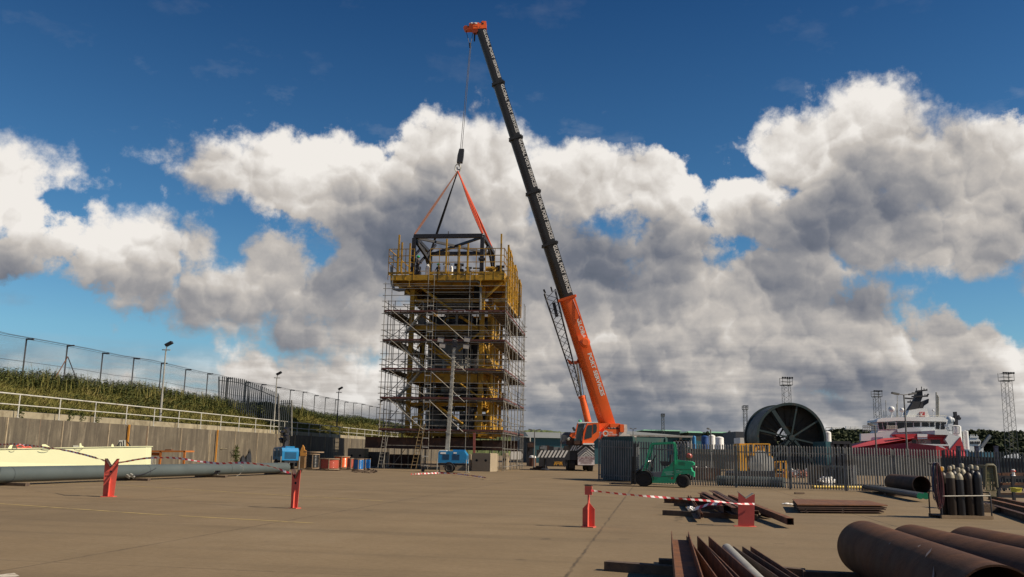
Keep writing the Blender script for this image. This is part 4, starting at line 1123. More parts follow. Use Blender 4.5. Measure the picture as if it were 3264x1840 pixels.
# ------------------------------------------------------------------ mobile crane
CRY = 88.0
cr = thing('mobile_crane', gr(1925, 1503), 'orange mobile crane with a long black telescopic boom lifting over the scaffold', 'crane')
B = at(1935, 1352, CRY); T = at(1532, 92, HK.y + .6)
ax = (T - B).normalized()
nv = (CP - (B + T) / 2); nv = (nv - ax * nv.dot(ax)).normalized()       # boom flank that faces the yard
wv = ax.cross(nv).normalized()
if wv.x < 0: wv = -wv
def onaxis(px, py):
    r_ = ray(px, py)   # closest point of the boom axis to the ray
    w0 = CP - B; a, b, c = 1, r_.dot(ax), 1; d, e = r_.dot(w0), ax.dot(w0)
    s_ = (b * d - e) / (b * b - 1) if False else None
    # minimise |CP + r t - B - ax s|
    den = 1 - b * b; s_ = (e - b * d) / den
    return s_
def boomsec(name, s0, s1, W, m, belly=True, W1=None):
    W1 = W1 or W
    def poly(W):
        H = W * .5; pts = [(H, -H * .72), (H, H * .72), (-H * .15, H * .92)]
        for i in range(1, 12): pts.append((-H * .15 + H * .85 * math.cos(math.radians(90 + i * 15)), H * .92 * math.sin(math.radians(90 + i * 15))))
        pts.append((-H * .15, -H * .92))
        return pts
    p, q = poly(W), poly(W1)
    mb = MB(); P0, P1 = B + ax * s0, B + ax * s1; n = len(p)
    vs = [P0 + wv * a + nv * b for a, b in p] + [P1 + wv * a + nv * b for a, b in q]
    fs = [(i, (i + 1) % n, n + (i + 1) % n, n + i) for i in range(n)]
    for i, f in enumerate(fs): pass
    mb.add(vs, fs, True); mb.add(vs[:n], [tuple(range(n))[::-1]], False); mb.add(vs[n:], [tuple(range(n))], False)
    me = mb
    return me.build(name, m, cr)
S = [onaxis(*p) for p in ((1935, 1352), (1812, 948), (1752, 778), (1697, 614), (1645, 440), (1588, 266), (1532, 92))]
S[0] = -.6
Wd = [1.60, 1.42, 1.32, 1.22, 1.12, 1.02]
secs = []
for i in range(6):
    o = boomsec('boom_section', S[i], S[i + 1] + .05, Wd[i], M_orange if i == 0 else M_black); secs.append(o)
    if i > 0:
        mb = MB(); P0 = B + ax * S[i + 1 if False else i]
    if i >= 1 and i < 5 or i == 0:
        P0 = B + ax * (S[i + 1] - .18); H = Wd[i] * .5 * 1.10
        mb = MB(); mb.bar(P0, P0 + ax * .24, H * 2.02, H * 1.96, up=nv); mb.box(P0 + wv * H + ax * .1, (.18, .18, .25)); mb.box(P0 - wv * H + ax * .1, (.14, .14, .2)); mb.build('boom_collar', M_black if i else M_orange, cr)
# lettering on each section
cc = Wd
def fl(s, w, W): return B + ax * s + wv * w + nv * (W * .5 * .72 + .0)
for i in range(6):
    W = Wd[i]; Hh = W * .5; mb = MB()
    # the flank slopes from (H, .72H) to (-.15H, .92H)
    a0 = wv * Hh + nv * Hh * .72; a1 = -wv * Hh * .15 + nv * Hh * .92; yd = (a0 - a1).normalized(); nn = (-ax).cross(yd); 
    if nn.dot(nv) < 0: nn = -nn
    if i == 0:
        L = S[1] - S[0]; o1 = B + ax * (S[1] - L * .17) + a1 + yd * (Hh * .52) + nn * .012
        text_faces(mb, 'GLOBAL', o1, -ax, yd, Hh * .66, width=L * .17, bold=.035)
        o2 = B + ax * (S[1] - L * .43) + a1 + yd * (Hh * .52) + nn * .012
        mb.build('lettering', M_text, secs[i]); mb = MB()
        text_faces(mb, 'PORT SERVICES', o2, -ax, yd, Hh * .66, width=L * .32, bold=.035)
    else:
        L = S[i + 1] - S[i]; o1 = B + ax * (S[i + 1] - L * .055) + a1 + yd * (Hh * .55) + nn * .012
        text_faces(mb, 'GLOBAL PORT SERVICES', o1, -ax, yd, Hh * .74, width=L * .88, bold=.035)
    tx = mb.build('lettering', M_text, secs[i])
# boom head
hd = MB(); Tt = B + ax * S[6]; H = Wd[5] * .5
hx = Vector((1, 0, .12)).normalized(); hz = Vector((-.12, 0, 1)).normalized()
hd.bar(Tt + hx * .62 + hz * .05, Tt - hx * .75 + hz * .15, .9, .55)
hd.bar(Tt + hx * .62 + hz * .35, Tt + hx * .20 + hz * .36, .8, .45)
hd.bar(Tt - hx * .5 + hz * .1, Tt - hx * 1.15 + hz * .25, .7, .65); hd.bar(Tt - hx * 1.1 + hz * .05, Tt - hx * 1.5 + hz * .12, .55, .42)
hd.bar(Tt + hz * .45 - hx * .1, Tt - hx * .7 + hz * .45, .5, .25)
head = hd.build('boom_head', M_orange, cr)
for k, (dx, dz, r) in enumerate(((-1.45, .12, .26), (-.55, -.15, .34), (.35, .42, .28))):
    mb = MB(); c = Tt + hx * dx + hz * dz; mb.lathe(c - nv * .34, [(.03, 0), (r, 0), (r * .85, .1), (r * .85, .58), (r, .68), (.03, .68)], 18, axis=nv); mb.build('sheave', mat('head_red', (.55, .09, .03), .5), head)
for k in range(7):
    mb = MB(); c = Tt + hx * rm.uniform(-1.2, .6) + hz * rm.uniform(.1, .55) + nv * .42; mb.box(c, (rm.uniform(.1, .3), .12, rm.uniform(.08, .2))); mb.build('head_fitting', rm.choice((M_steeld, M_white, M_orange)), head)
# hook block and ropes
hb0 = HK + Vector((0.03, 0, .74)); up = (Tt - hx * 1.0 + Vector((0, 0, 0)) - HK).normalized()
hk = thing('hook_block', hb0, 'black crane hook block hanging above the orange slings', 'hook block')
m0, m1 = at(1459, 541, HK.y), at(1468, 474, HK.y); hd_ = (m1 - m0).normalized(); sdh = hd_.cross(nv).normalized()
c1, c2 = at(1465, 517, HK.y), at(1469, 474, HK.y)
mb = MB(); poly = [(-.28, 0), (.26, 0), (.30, .5), (.26, 1.2), (-.22, 1.2), (-.30, .6)]
hsd = Vector((1, 0, 0))
pts = [c1 + hsd * a + hd_ * (b) for a, b in poly]; k_ = (c2 - c1).length / 1.2
pts = [c1 + hsd * a + hd_ * (b * k_) for a, b in poly]
mb.prism(pts, (0, .18, 0)); mb.prism([p + Vector((0, .3, 0)) for p in pts], (0, .18, 0)); mb.build('cheek_plates', M_black, hk)
mb = MB(); mb.lathe(c1 + hd_ * .75 * k_ + Vector((0, .12, 0)), [(.03, 0), (.24, 0), (.20, .06), (.20, .18), (.24, .24), (.03, .24)], 20, axis=(0, 1, 0)); mb.build('sheave', M_galv, hk)
mb = MB(); mb.tube(c1, c1 - hd_ * .35, .07, n=8)
cc_ = c1 - hd_ * .55; mb.path([cc_ + Vector((.20 * math.cos(t), .2, .22 * math.sin(t))) - Vector((0, .15, 0)) for t in [math.radians(x) for x in range(110, 400, 24)]], [.06] * 10 + [.045, .03, .02], 6) if False else None
pts = [cc_ + Vector((.19 * math.cos(math.radians(x)), .1, .21 * math.sin(math.radians(x)))) for x in range(90, -200, -26)]
mb.path(pts, .055, 6); mb.build('hook', M_steeld, hk)
rp = thing('hoist_rope', Tt, 'thin steel hoist ropes running from the boom head down to the hook block', 'rope')
j = at(1498, 148, HK.y + .3)
for a, b in ((Tt - hx * 1.5, j), (Tt - hx * .7, j), (j, c2 + Vector((-.06, .2, 0))), (j + Vector((.1, 0, 0)), c2 + Vector((.10, .2, 0)))):
    mb = MB(); mb.tube(a, b, .028, n=5); mb.build('rope_fall', M_steeld, rp)
mb = MB(); mb.tube(j + Vector((0, 0, .35)), j - Vector((0, 0, .15)), .12, .08, n=8); mb.build('wedge_socket', M_steeld, rp)
mb = MB(); mb.tube(Tt - hx * .62 - hz * .2, Tt - hx * .75 - hz * 1.3, .10, .07, n=8); mb.build('anti_two_block_weight', M_steeld, rp)

# stowed lattice jib alongside the base section
def lattice(name, pa, pb, wa, wb, m, parent, n, nrm, side, r=.035):
    mb = MB(); pa = Vector(pa); pb = Vector(pb); ring = []
    for i in range(n + 1):
        f = i / n; c = pa + (pb - pa) * f; w = wa + (wb - wa) * f
        ring.append([c + side * (a * w / 2) + nrm * (b * w / 2) for a, b in ((-1, -1), (1, -1), (1, 1), (-1, 1))])
    for k in range(4): mb.path([q[k] for q in ring], r, 5)
    for i in range(n):
        for k in range(4):
            a, b = (ring[i][k], ring[i + 1][(k + 1) % 4]) if i % 2 else (ring[i][(k + 1) % 4], ring[i + 1][k]); mb.tube(a, b, r * .6, n=4)
    return mb.build(name, m, parent)
v = View(0, 0, 1, CRY - 1.3, 0, px=1850)
lattice('stowed_jib', v(1752, 930), v(1848, 1262), 1.15, .35, M_steeld, cr, 15, Vector((0, 1, 0)), Vector((.95, 0, .28)), .045)
mb = MB(); mb.tube(v(1733, 923), v(1738, 935), .10, n=6); mb.tube(v(1756, 915), v(1760, 930), .08, n=6); mb.bar(v(1765, 965), v(1775, 1010), .3, .3); mb.build('jib_foot', M_steeld, cr)
# luffing ram
v = View(0, 0, 1, CRY - .6, 0, px=1880)
mb = MB(); mb.tube(v(1876, 1352), v(1855, 1262), .33, n=20); mb.lathe(v(1856, 1270), [(.38, 0), (.38, .25)], 16, axis=(v(1855, 1262) - v(1876, 1352)).normalized()); ram = mb.build('luffing_cylinder', M_orange, cr)
mb = MB(); mb.tube(v(1856, 1266), v(1842, 1160), .20, n=12); mb.build('piston_rod', M_chrome, ram)
mb = MB(); v.prism(mb, [(1808, 1144), (1822, 1152), (1842, 1150), (1850, 1166), (1834, 1160), (1816, 1160)], 0, .6); v.prism(mb, [(1838, 1152), (1850, 1118), (1862, 1106), (1866, 1112), (1852, 1130), (1846, 1156)], .0, .2); mb.tube(v(1840, 1150), v(1872, 1140), .06, n=6); mb.build('ram_bracket', M_orange, cr)
mb = MB(); c = at(1865, 1093, CRY - 2.2); mb.lathe(c + Vector((0, -.3, 0)), [(.001, -.25), (.30, -.25), (.30, -.05), (.48, .0), (.48, .6), (.001, .6)], 20, axis=(0, 1, 0)); 
v2 = View(0, 0, 1, CRY - 2.0, 0, px=1860); v2.prism(mb, [(1840, 1070), (1856, 1068), (1862, 1080), (1846, 1092)], 0, .5); mb.build('jib_pivot', M_orange, cr)
mb = MB(); mb.tube(v2(1822, 945), v2(1848, 1012), .05, n=6); mb.bar(v2(1846, 1008), v2(1848, 1020), .15, .15); mb.build('hydraulic_line', mat('dark_red', (.25, .03, .03), .5), cr)

# superstructure, cab and carrier: outlines measured off the photograph at the crane's own distance
V = View(1780, 1300, 6.6, CRY - 2.4, 0, px=1880)
def cp(name, pts, d0, d1, m, parent=cr):
    mb = MB(); V.prism(mb, pts, d0, d1); return mb.build(name, m, parent)
cp('slewing_frame', [(880, 640), (960, 430), (1060, 330), (1270, 330), (1310, 350), (1310, 520), (1250, 620), (1150, 655), (900, 655)], .4, 3.0, M_orange)
cp('boom_pivot_cheek', [(840, 330), (1100, 320), (1160, 420), (1080, 520), (860, 500)], .7, 1.0, M_orange)
pn = cp('side_panel', [(965, 445), (1232, 455), (1232, 560), (1145, 655), (915, 650)], 0, .4, M_orange)
mb = MB(); c = V(992, 540) - V.n * .02; 
for k in range(24):
    a0_, a1_ = 2 * math.pi * k / 24, 2 * math.pi * (k + 1) / 24; p = lambda a, r: c + Vector((r * math.cos(a), 0, r * math.sin(a)))
    mb.quad(p(a0_, .17), p(a1_, .17), p(a1_, .28), p(a0_, .28))
text_faces(mb, 'GLOBAL', V(1035, 535) - V.n * .02, (1, 0, 0), (0, 0, 1), .22, width=.52, bold=.02); text_faces(mb, 'PORT SERVICES', V(1035, 580) - V.n * .02, (1, 0, 0), (0, 0, 1), .20, width=.92, bold=.02)
mb.build('company_emblem', M_text, pn)
cp('winch', [(1090, 340), (1270, 335), (1300, 360), (1300, 440), (1100, 440)], .1, .5, M_orange)
mb = MB()
for k in range(12): mb.tube(V(1040 + k * 20, 415 + (k % 3) * 9, .05), V(1052 + k * 20, 440, .05), .06, n=5)
mb.build('winch_rope_and_hoses', M_steeld, cr)
cp('counterweight', [(1305, 345), (1445, 355), (1450, 470), (1430, 560), (1500, 560), (1505, 590), (1645, 590), (1640, 625), (1270, 625), (1280, 520), (1380, 515), (1380, 360)], .0, 2.8, mat('faded_white', (.62, .56, .50), .6, 0, .2, 3))
cp('counterweight_red', [(1300, 345), (1375, 350), (1372, 515), (1300, 510)], -.1, 2.9, M_orange)
cab = cp('cab', [(495, 770), (530, 480), (600, 330), (640, 305), (830, 305), (860, 330), (865, 600), (740, 720), (745, 775)], 0, 1.0, M_orange)
cp('door_window', [(545, 640), (590, 440), (620, 365), (705, 365), (705, 620), (560, 665)], -.03, -.005, M_glass, cab)
cp('rear_window', [(728, 345), (800, 345), (812, 420), (800, 510), (735, 555)], -.03, -.005, M_glass, cab)
wsd = cp('windscreen', [(370, 560), (380, 470), (415, 345), (560, 325), (520, 480), (490, 660), (420, 720), (370, 720)], .1, .95, M_glass, cab)
cp('windscreen_pillar', [(345, 560), (365, 470), (405, 325), (420, 322), (385, 470), (368, 570)], .02, .9, M_orange, cab)
cp('cab_roof', [(400, 322), (420, 300), (830, 300), (830, 315), (560, 325)], -.02, 1.0, M_white, cab)
cp('cab_pillar', [(495, 770), (530, 520), (570, 400), (610, 330), (622, 330), (585, 410), (548, 530), (515, 770)], -.06, -.002, M_orange, cab)
cp('cab_floor', [(330, 700), (420, 690), (495, 700), (495, 770), (330, 770)], 0, 1.0, M_rustd, cab)
cp('cab_step', [(520, 745), (755, 745), (755, 775), (520, 775)], -.25, -.01, M_white, cab)
mb = MB(); mb.lathe(V(455, 300, .5), [(.16, 0), (.16, .14), (.1, .2), (.001, .22)], 12); mb.build('beacon', mat('green_beacon', (.10, .55, .28), .3), cab)
mb = MB(); mb.bar(V(345, 490), V(305, 410), .10, .22); mb.build('mirror', M_black, cab)
# carrier
mb = MB(); V.prism(mb, [(75, 760), (60, 700), (90, 560), (150, 512), (260, 512), (250, 600), (175, 650), (160, 760)], .2, 2.4)
cv = mb.build('engine_cover', mat('navy_panel', (.02, .03, .07), .5), cr)
mb = MB()
for k in range(6): V.prism(mb, [(95 - k * 5, 580 + k * 26), (205 - k * 8, 580 + k * 26), (200 - k * 8, 590 + k * 26), (92 - k * 5, 590 + k * 26)], .12, .19)
mb.build('louvres', M_grey, cv)
cp('engine_hood', [(235, 590), (265, 520), (345, 515), (350, 640), (300, 640)], .1, 2.3, M_orange)
cp('carrier_deck', [(160, 640), (330, 640), (340, 760), (500, 770), (500, 790), (240, 790), (160, 760)], .3, 2.4, M_rustd)
mb = MB(); c = V(205, 665, .1); mb.lathe(c, [(.03, -.1), (.12, -.08), (.14, .1), (.03, .3)], 14, axis=(0, 1, 0)); mb.build('tail_lamp', M_galv, cr)
cp('carrier_chassis', [(230, 790), (760, 790), (760, 1215), (385, 1220), (380, 900), (240, 905)], .35, 9.0, M_rustd)
mud = cp('mudguard', [(235, 905), (385, 905), (388, 1100), (225, 1100)], .3, 1.6, M_steeld)
rb = cp('rear_board', [(395, 795), (760, 795), (760, 1020), (395, 1020)], .15, .2, M_black)
mb = MB()
# chevrons
def chev(x0, y0, x1, y1, w=30):
    V.prism(mb, [(x0, y0), (x0, y0 - w), (x1, y1 - w), (x1, y1)], .13, .148)
cx = 577
def clipchev(k):
    yt = 815 + k * 52
    for sgn in (-1, 1):
        pts = []
        for (dx, yy) in ((0, yt), (178, yt + 150), (178, yt + 172 + 4), (0, yt + 27)):
            pts.append((cx + sgn * dx, yy))
        # clip below the board edge
        out = []
        for i in range(4):
            a, b = pts[i], pts[(i + 1) % 4]
            ina, inb = a[1] <= 1016, b[1] <= 1016
            if ina: out.append(a)
            if ina != inb: f = (1016 - a[1]) / (b[1] - a[1]); out.append((a[0] + (b[0] - a[0]) * f, 1016))
        if len(out) >= 3: V.prism(mb, out if sgn > 0 else out[::-1], .13, .148)
for k in range(4): clipchev(k)
for sgn in (-1, 1):
    V.prism(mb, [(cx + sgn * 60, 798), (cx + sgn * 95, 798), (cx + sgn * 178, 868), (cx + sgn * 178, 893)][::sgn], .13, .148)
    V.prism(mb, [(cx + sgn * 130, 798), (cx + sgn * 165, 798), (cx + sgn * 178, 810), (cx + sgn * 178, 836)][::sgn], .13, .148)
mb.build('chevron_marking', M_text, rb)
lb = cp('side_marker_board', [(240, 790), (385, 790), (380, 905), (238, 905)], .2, .28, M_black)
mb = MB()
for k in range(3): V.prism(mb, [(243 + k * 55, 903), (268 + k * 55, 903), (min(383, 330 + k * 45), 795 + k * 6), (min(383, 305 + k * 45), 795)], .18, .198)
mb.build('stripe_marking', M_text, lb)
cb = cp('caution_board', [(408, 1025), (760, 1025), (760, 1205), (408, 1205)], .12, .16, mat('pale_sign', (.62, .56, .56), .6))
mb = MB(); xd, yd = (1, 0, 0), (0, 0, 1)
text_faces(mb, 'CAUTION!', V(425, 1088) - V.n * -.10, xd, yd, .36, width=1.52, bold=.03); text_faces(mb, 'REAR WHEEL', V(440, 1132) + V.n * .10, xd, yd, .22, width=1.32, bold=.02); text_faces(mb, 'STEERING', V(470, 1176) + V.n * .10, xd, yd, .22, width=1.02, bold=.02)
mb.build('lettering', M_textd, cb)
def wheel(name, c, axis, r, w, parent, hub=M_grey, n=28):
    "tyre with a rim"
    mb = MB(); c = Vector(c); a = Vector(axis).normalized(); b0 = c - a * w / 2
    mb.lathe(b0, [(r * .55, .02), (r * .60, 0), (r * .88, 0), (r * .97, .05 * w + .01), (r, w * .2), (r, w * .8), (r * .97, w * .95), (r * .88, w), (r * .60, w), (r * .55, w - .02)], n, axis=a)
    t = mb.build(name, M_rubber, parent)
    mb = MB(); mb.lathe(b0, [(.001, w * .25), (r * .2, w * .18), (r * .45, w * .30), (r * .56, w * .06), (r * .56, w * .94), (r * .45, w * .7), (.001, w * .75)], n, axis=a); mb.build('rim', hub, t)
    return t
for x, d in ((300, 1.0), (300, 3.2), (680, 1.0), (300, 5.6), (680, 5.6)):
    c = V(x, 1200, 0) + V.n * d; c.z = .66; wheel('wheel', c, (1, 0, 0), .66, .55, cr)
mb = MB()
mb.bar(V(150, 1060), V(125, 1250), .06, .12, up=(0, 1, 0)); mb.bar(V(190, 1060), V(170, 1235), .06, .12, up=(0, 1, 0)); mb.build('access_ladder', M_steeld, cr)
# outrigger beam with hazard stripes
V5 = View(1650, 1180, 3.3, CRY - 2.6, 0, px=1770)
mb = MB(); V5.prism(mb, [(200, 838), (548, 848), (548, 945), (430, 940), (420, 925), (330, 932), (250, 935), (200, 910)], 0, .6); ob_ = mb.build('outrigger_beam', M_black, cr)
mb = MB()
for k in range(9):
    x = 205 + k * 38
    if x + 60 > 548: break
    V5.prism(mb, [(x, 918), (x + 20, 920), (x + 62, 846), (x + 42, 844)], -.02, -.002)
mb.build('stripe_marking', M_text, ob_)
mb = MB(); g = V5(290, 1040); g.z = 0; mb.tube(g + Vector((0, .3, .1)), V5(290, 930) + Vector((0, .3, 0)), .12, n=10); mb.lathe(g + Vector((0, .3, 0)), [(.45, .02), (.45, .10), (.2, .22), (.001, .22)], 16); mb.build('outrigger_jack', M_steeld, cr)
ch = list(cr.children)
# pad of mats, drum and trestle near the outrigger
def mk_pad(name, x0, x1, y, Yd, label, m):
    g0 = gr(x0, y); g1 = gr(x1, y); mb = MB(); o = thing(name, (g0 + g1) / 2, label, 'timber mats')
    for k in range(3): mb = MB(); mb.box(Vector(((g0.x + g1.x) / 2 + k * .12, g0.y + Yd / 2, .06 + k * .11)), (abs(g1.x - g0.x) - k * .35, Yd, .10)); mb.build('mat_board', m, o)
mk_pad('outrigger_mat', 1690, 1745, 1497, 1.6, 'low stack of dark timber mats in front of the striped outrigger beam', M_timber)
g = gr(1697, 1487); 
dr = thing('brown_drum', (g.x, g.y, 0), 'brown steel drum with a white lid beside the scaffold corner', 'drum')
pxm = 2827 / g.y; mb = MB(); mb.lathe(g, [(.40, 0), (.43, .02), (.42, .4), (.44, .42), (.42, .44), (.42, .85), (.43, 1.0), (.40, 1.02)], 24); mb.build('drum_body', mat('brown_paint', (.11, .045, .025), .5), dr)
mb = MB(); mb.lathe(g + Vector((0, 0, 1.025)), [(.43, 0), (.44, .06), (.36, .22), (.2, .27), (.001, .28)], 24); mb.build('lid', M_white, dr)
g = gr(1645, 1490)
tk = thing('white_tank', (g.x, g.y, 0), 'white water tank on a low steel stand behind the right scaffold corner', 'tank')
mb = MB(); Vt = View(1160, 1100, 3.3, g.y, 0, px=1645); Vt.prism(mb, [(1538, 1140), (1550, 1120), (1650, 1120), (1668, 1145), (1668, 1190), (1650, 1205), (1550, 1205), (1538, 1190)], 0, 1.2, ); mb.build('tank_body', M_white, tk)
mb = MB()
for x in (1545, 1600, 1658): p = Vt(x, 1205, .2); mb.bar(p, Vector((p.x, p.y, 0)), .08, .08, up=(0, 1, 0))
mb.bar(Vt(1540, 1215, .2), Vt(1665, 1215, .2), .08, .1); mb.build('stand', M_galv, tk)
g = gr(1778, 1489)
tr = thing('yellow_trestle', (g.x, g.y, 0), 'small yellow steel trestle on the ground under the crane outrigger', 'trestle')
Vt = View(1650, 1180, 3.3, g.y, 0, px=1778); mb = MB()
for d in (0, .5):
    for a, b in (((385, 1000), (400, 965)), ((410, 1000), (398, 965)), ((445, 1002), (455, 965)), ((470, 1002), (458, 965)), ((390, 968), (470, 968)), ((385, 985), (470, 985))): mb.bar(Vt(*a) + Vt.n * d, Vt(*b) + Vt.n * d, .07, .07, up=(0, 1, 0))
mb.build('trestle_frame', M_yel2, tr)
# ------------------------------------------------------------------ things along the left of the yard
# grey pipe on timbers
e0 = gr(910, 1512); e0.z = .41; q = gr(0, 1549); q.z = .41
dirp = (q - e0).normalized(); e1 = e0 + dirp * 34
pp = thing('grey_pipe', (e0 + q) / 2, 'very long grey coated steel pipe lying on timbers along the left of the yard', 'pipe')
mb = MB(); mb.pipe(e0, e1, .30, .02, 40); mb.build('pipe_body', M_gpipe, pp)
L_ = (q - e0).length
for f in (.985, .62, .3):
    c = e0 + dirp * L_ * f; mb = MB(); mb.tube(c - dirp * .01, c + dirp * .01, .303, n=40); mb.build('weld_seam', M_steeld, pp)
perp = Vector((-dirp.y, dirp.x, 0)).normalized()
for f in (.985, .66, .37, .04):
    c = e0 + dirp * L_ * f; c.z = .055
    o = thing('timber_bearer', c, {.985: 'dark timber under the grey pipe at the far left edge', .66: 'dark timber under the middle of the grey pipe, left of the first red stand', .37: 'dark timber under the grey pipe in line with the orange post', .04: 'dark timber under the open right end of the grey pipe'}[f], 'timber', 'timbers under the grey pipe')
    mb = MB(); mb.bar(c - perp * .9, c + perp * .9, .22, .11); mb.build('timber_body', M_timber, o)
# strap loops on the pipe
def rope_thing(name, pts, r, m, label, cat='rope', n=6):
    mb = MB(); mb.path(pts, r, n); return tag(mb.build(name, m, loc=pts[0]), label, cat)
vpipe = View(0, 1340, 4.84, 36, 0, px=400)
def onpipe(px, py, out=.02):
    "point on the near flank of the grey pipe"
    r_ = ray(px, py); best = None
    for k in range(0, 700):
        t = 20 + k * .06; p = CP + r_ * t; w = p - e0; s_ = w.dot(dirp); d = (w - dirp * s_).length
        if d < .30 + out: return p
        if best is None or d < best[0]: best = (d, p)
    return best[1]
rope_thing('webbing_strap', [onpipe(*p) for p in ((408, 1525), (418, 1518), (430, 1516), (446, 1514), (462, 1510), (478, 1503), (492, 1496), (497, 1492))], .022, M_steeld, 'dark strap lying over the grey pipe right of the first red stand', 'strap')
mb = MB()
for a in ((404, 1516), (410, 1520), (418, 1514), (424, 1520)): p = onpipe(*a, .04); mb.box(p, (.14, .10, .10), Euler((.3, .5, .2)).to_matrix())
tag(mb.build('ratchet_buckle', M_galv, loc=onpipe(410, 1518)), 'small ratchet buckle on the flank of the grey pipe', 'buckle')
rope_thing('wire_strop', [onpipe(*p) for p in ((683, 1502), (690, 1510), (700, 1518), (716, 1523), (735, 1524), (752, 1520), (766, 1510), (775, 1498), (774, 1488), (765, 1484))], .014, M_galv, 'thin looped wire strop hanging over the grey pipe near its right end', 'strop')
mb = MB(); p = onpipe(688, 1506, .04); mb.box(p, (.22, .10, .18)); mb.box(p + Vector((.15, 0, .05)), (.16, .1, .1)); tag(mb.build('pipe_clamp', M_steeld, loc=p), 'small dark clamp on the flank of the grey pipe under the wire strop', 'clamp')

# cream box girder
bL = at(0, 1498, 42); bR = at(463, 1489, 46); tL = at(0, 1434, 42); tR = at(466, 1425.5, 46)
ext = (bL - bR).normalized() * 8; extt = (tL - tR).normalized() * 8
gd = thing('cream_girder', (bL + bR) / 2, 'long cream painted box girder lying behind the grey pipe at the far left', 'girder')
mb = MB(); n_ = Vector((-.09, 1, 0)).normalized() * .9
tL2, bL2 = tL + extt, bL + ext
mb.prism([bL2, bR, tR, tL2], n_); mb.build('web_plates', M_cream, gd)
mb = MB()
for a, b, z in ((tL2, tR, .02), (bL2, bR, -.02)):
    o = Vector((0, 0, z)); mb.prism([a + o - n_ * .06, b + o - n_ * .06 + (b - a).normalized() * .05, b + o + n_ * 1.06 + (b - a).normalized() * .05, a + o + n_ * 1.06], (0, 0, .035))
mb.build('flange_plates', M_cream, gd)
Vg = View(0, 1340, 4.84, 44.6, math.atan2(bR.y - bL.y, bR.x - bL.x), px=233); Vg.p = bR.copy()
for x in (200, 1100, 1900):
    p = Vg(x, 760); p.z = .24; o = thing('girder_support', (p.x, p.y, 0), {200: 'timber stack under the left part of the cream girder', 1100: 'timber stack under the middle of the cream girder', 1900: 'timber stack under the right part of the cream girder'}[x], 'timber', 'timber stacks under the girder')
    mb = MB(); mb.box(p + Vector((0, .5, -.12)), (.9, .22, .22)); mb.box(p + Vector((0, .5, .08)), (.22, 1.1, .16)); mb.build('timber_body', M_timber, o)
# lugs and gear on the girder top
def lug(pts, m, name, par=gd, d0=.2, d1=.26):
    mb = MB(); Vg.prism(mb, pts, d0, d1); return mb.build(name, m, par)
lug([(120, 460), (130, 420), (160, 378), (205, 378), (185, 410), (185, 460)], M_cream, 'lifting_lug'); lug([(640, 440), (650, 372), (700, 368), (790, 425), (760, 440)], M_cream, 'lifting_lug')
lug([(1225, 425), (1228, 360), (1250, 350), (1262, 395), (1290, 400), (1285, 425)], M_cream, 'lifting_lug'); lug([(1715, 425), (1722, 375), (1737, 362), (1752, 380), (1758, 425)], M_cream, 'lifting_lug')
lug([(1128, 425), (1130, 388), (1210, 388), (1222, 425)], M_galv, 'top_bracket', gd, .2, .4); lug([(1835, 412), (1832, 308), (1940, 304), (1945, 412)], M_galv, 'top_bracket', gd, .3, .42)
mb = MB()
for a, b in (((1780, 410), (1835, 330)), ((1850, 330), (1858, 410)), ((1885, 310), (1885, 410)), ((1945, 330), (2000, 410))): mb.bar(Vg(*a) + Vector((0, .15, 0)), Vg(*b) + Vector((0, .15, 0)), .04, .05, up=(0, 1, 0))
mb.build('bracket_stay', M_steeld, gd)
lug([(1940, 425), (1940, 404), (2005, 402), (2005, 425)], M_white, 'top_bracket', gd, .1, .5)
mb = MB()
for cx_, cy_, rx_ in ((710, 442, 75), (1215, 440, 65), (235, 430, 40)):
    mb.path([Vg(cx_ + rx_ * math.cos(math.radians(a)), cy_ + 22 * math.sin(math.radians(a))) + Vector((0, -.07, 0)) for a in range(0, 181, 20)], .013, 5)
tag(mb.build('wire_loops', M_steeld, gd), kind='stuff')
rope_thing('red_sling', [Vg(*p) + Vector((0, .3, 0)) for p in ((200, 400), (250, 372), (300, 395), (330, 425), (380, 400), (430, 425), (400, 438), (300, 430), (260, 436), (210, 428))], .045, M_red, 'red webbing sling heaped on top of the cream girder', 'sling')

# orange steel rack with board
Vr = View(0, 1040, 2.42, 49, .0, px=530)
rk = thing('orange_rack', Vr.ground(1280), 'open orange steel rack with a table top against the concrete wall', 'rack')
M_rk = mat('rack_orange', (.42, .13, .02), .7, 0, .2, 3, (.12, .05, .02), .4)
mb = MB(); Vr.prism(mb, [(1130, 958), (1430, 960), (1430, 972), (1130, 972)], 0, 1.4); mb.build('rack_top', M_rk, rk)
for x in (1135, 1240, 1425):
    for d in (.05, 1.3):
        p = Vr(x, 965, d); mb = MB(); mb.bar(Vector((p.x, p.y, 0)), p, .10, .10, up=(0, 1, 0)); mb.build('leg', M_rk, rk)
mb = MB(); mb.bar(Vr(1240, 1085, .1), Vr(1430, 1085, .1), .08, .1); mb.bar(Vr(1135, 985, .3), Vr(1240, 988, .3), .3, .16); mb.build('cross_bar', M_rk, rk)
mb = MB(); Vr.prism(mb, [(1275, 950), (1320, 950), (1322, 958), (1270, 958)], .3, .6); mb.build('offcut', M_rusto, rk)
sgn = thing('warning_board', Vr.ground(1155, -.6), 'small white board with a black triangle beside the orange rack', 'sign')
mb = MB(); Vr.prism(mb, [(1138, 1020), (1172, 1022), (1170, 1068), (1138, 1066)], -.6, -.57); mb.bar(Vr(1150, 1060, -.55), Vr.ground(1150, -.5), .04, .04, up=(0, 1, 0)); sb_ = mb.build('board', M_white, sgn)
mb = MB(); a_, b_, c_ = Vr(1142, 1045, -.605), Vr(1168, 1026, -.605), Vr(1168, 1062, -.605)
for p_, q_ in ((a_, b_), (b_, c_), (c_, a_)): mb.tube(p_, q_, .018, n=4)
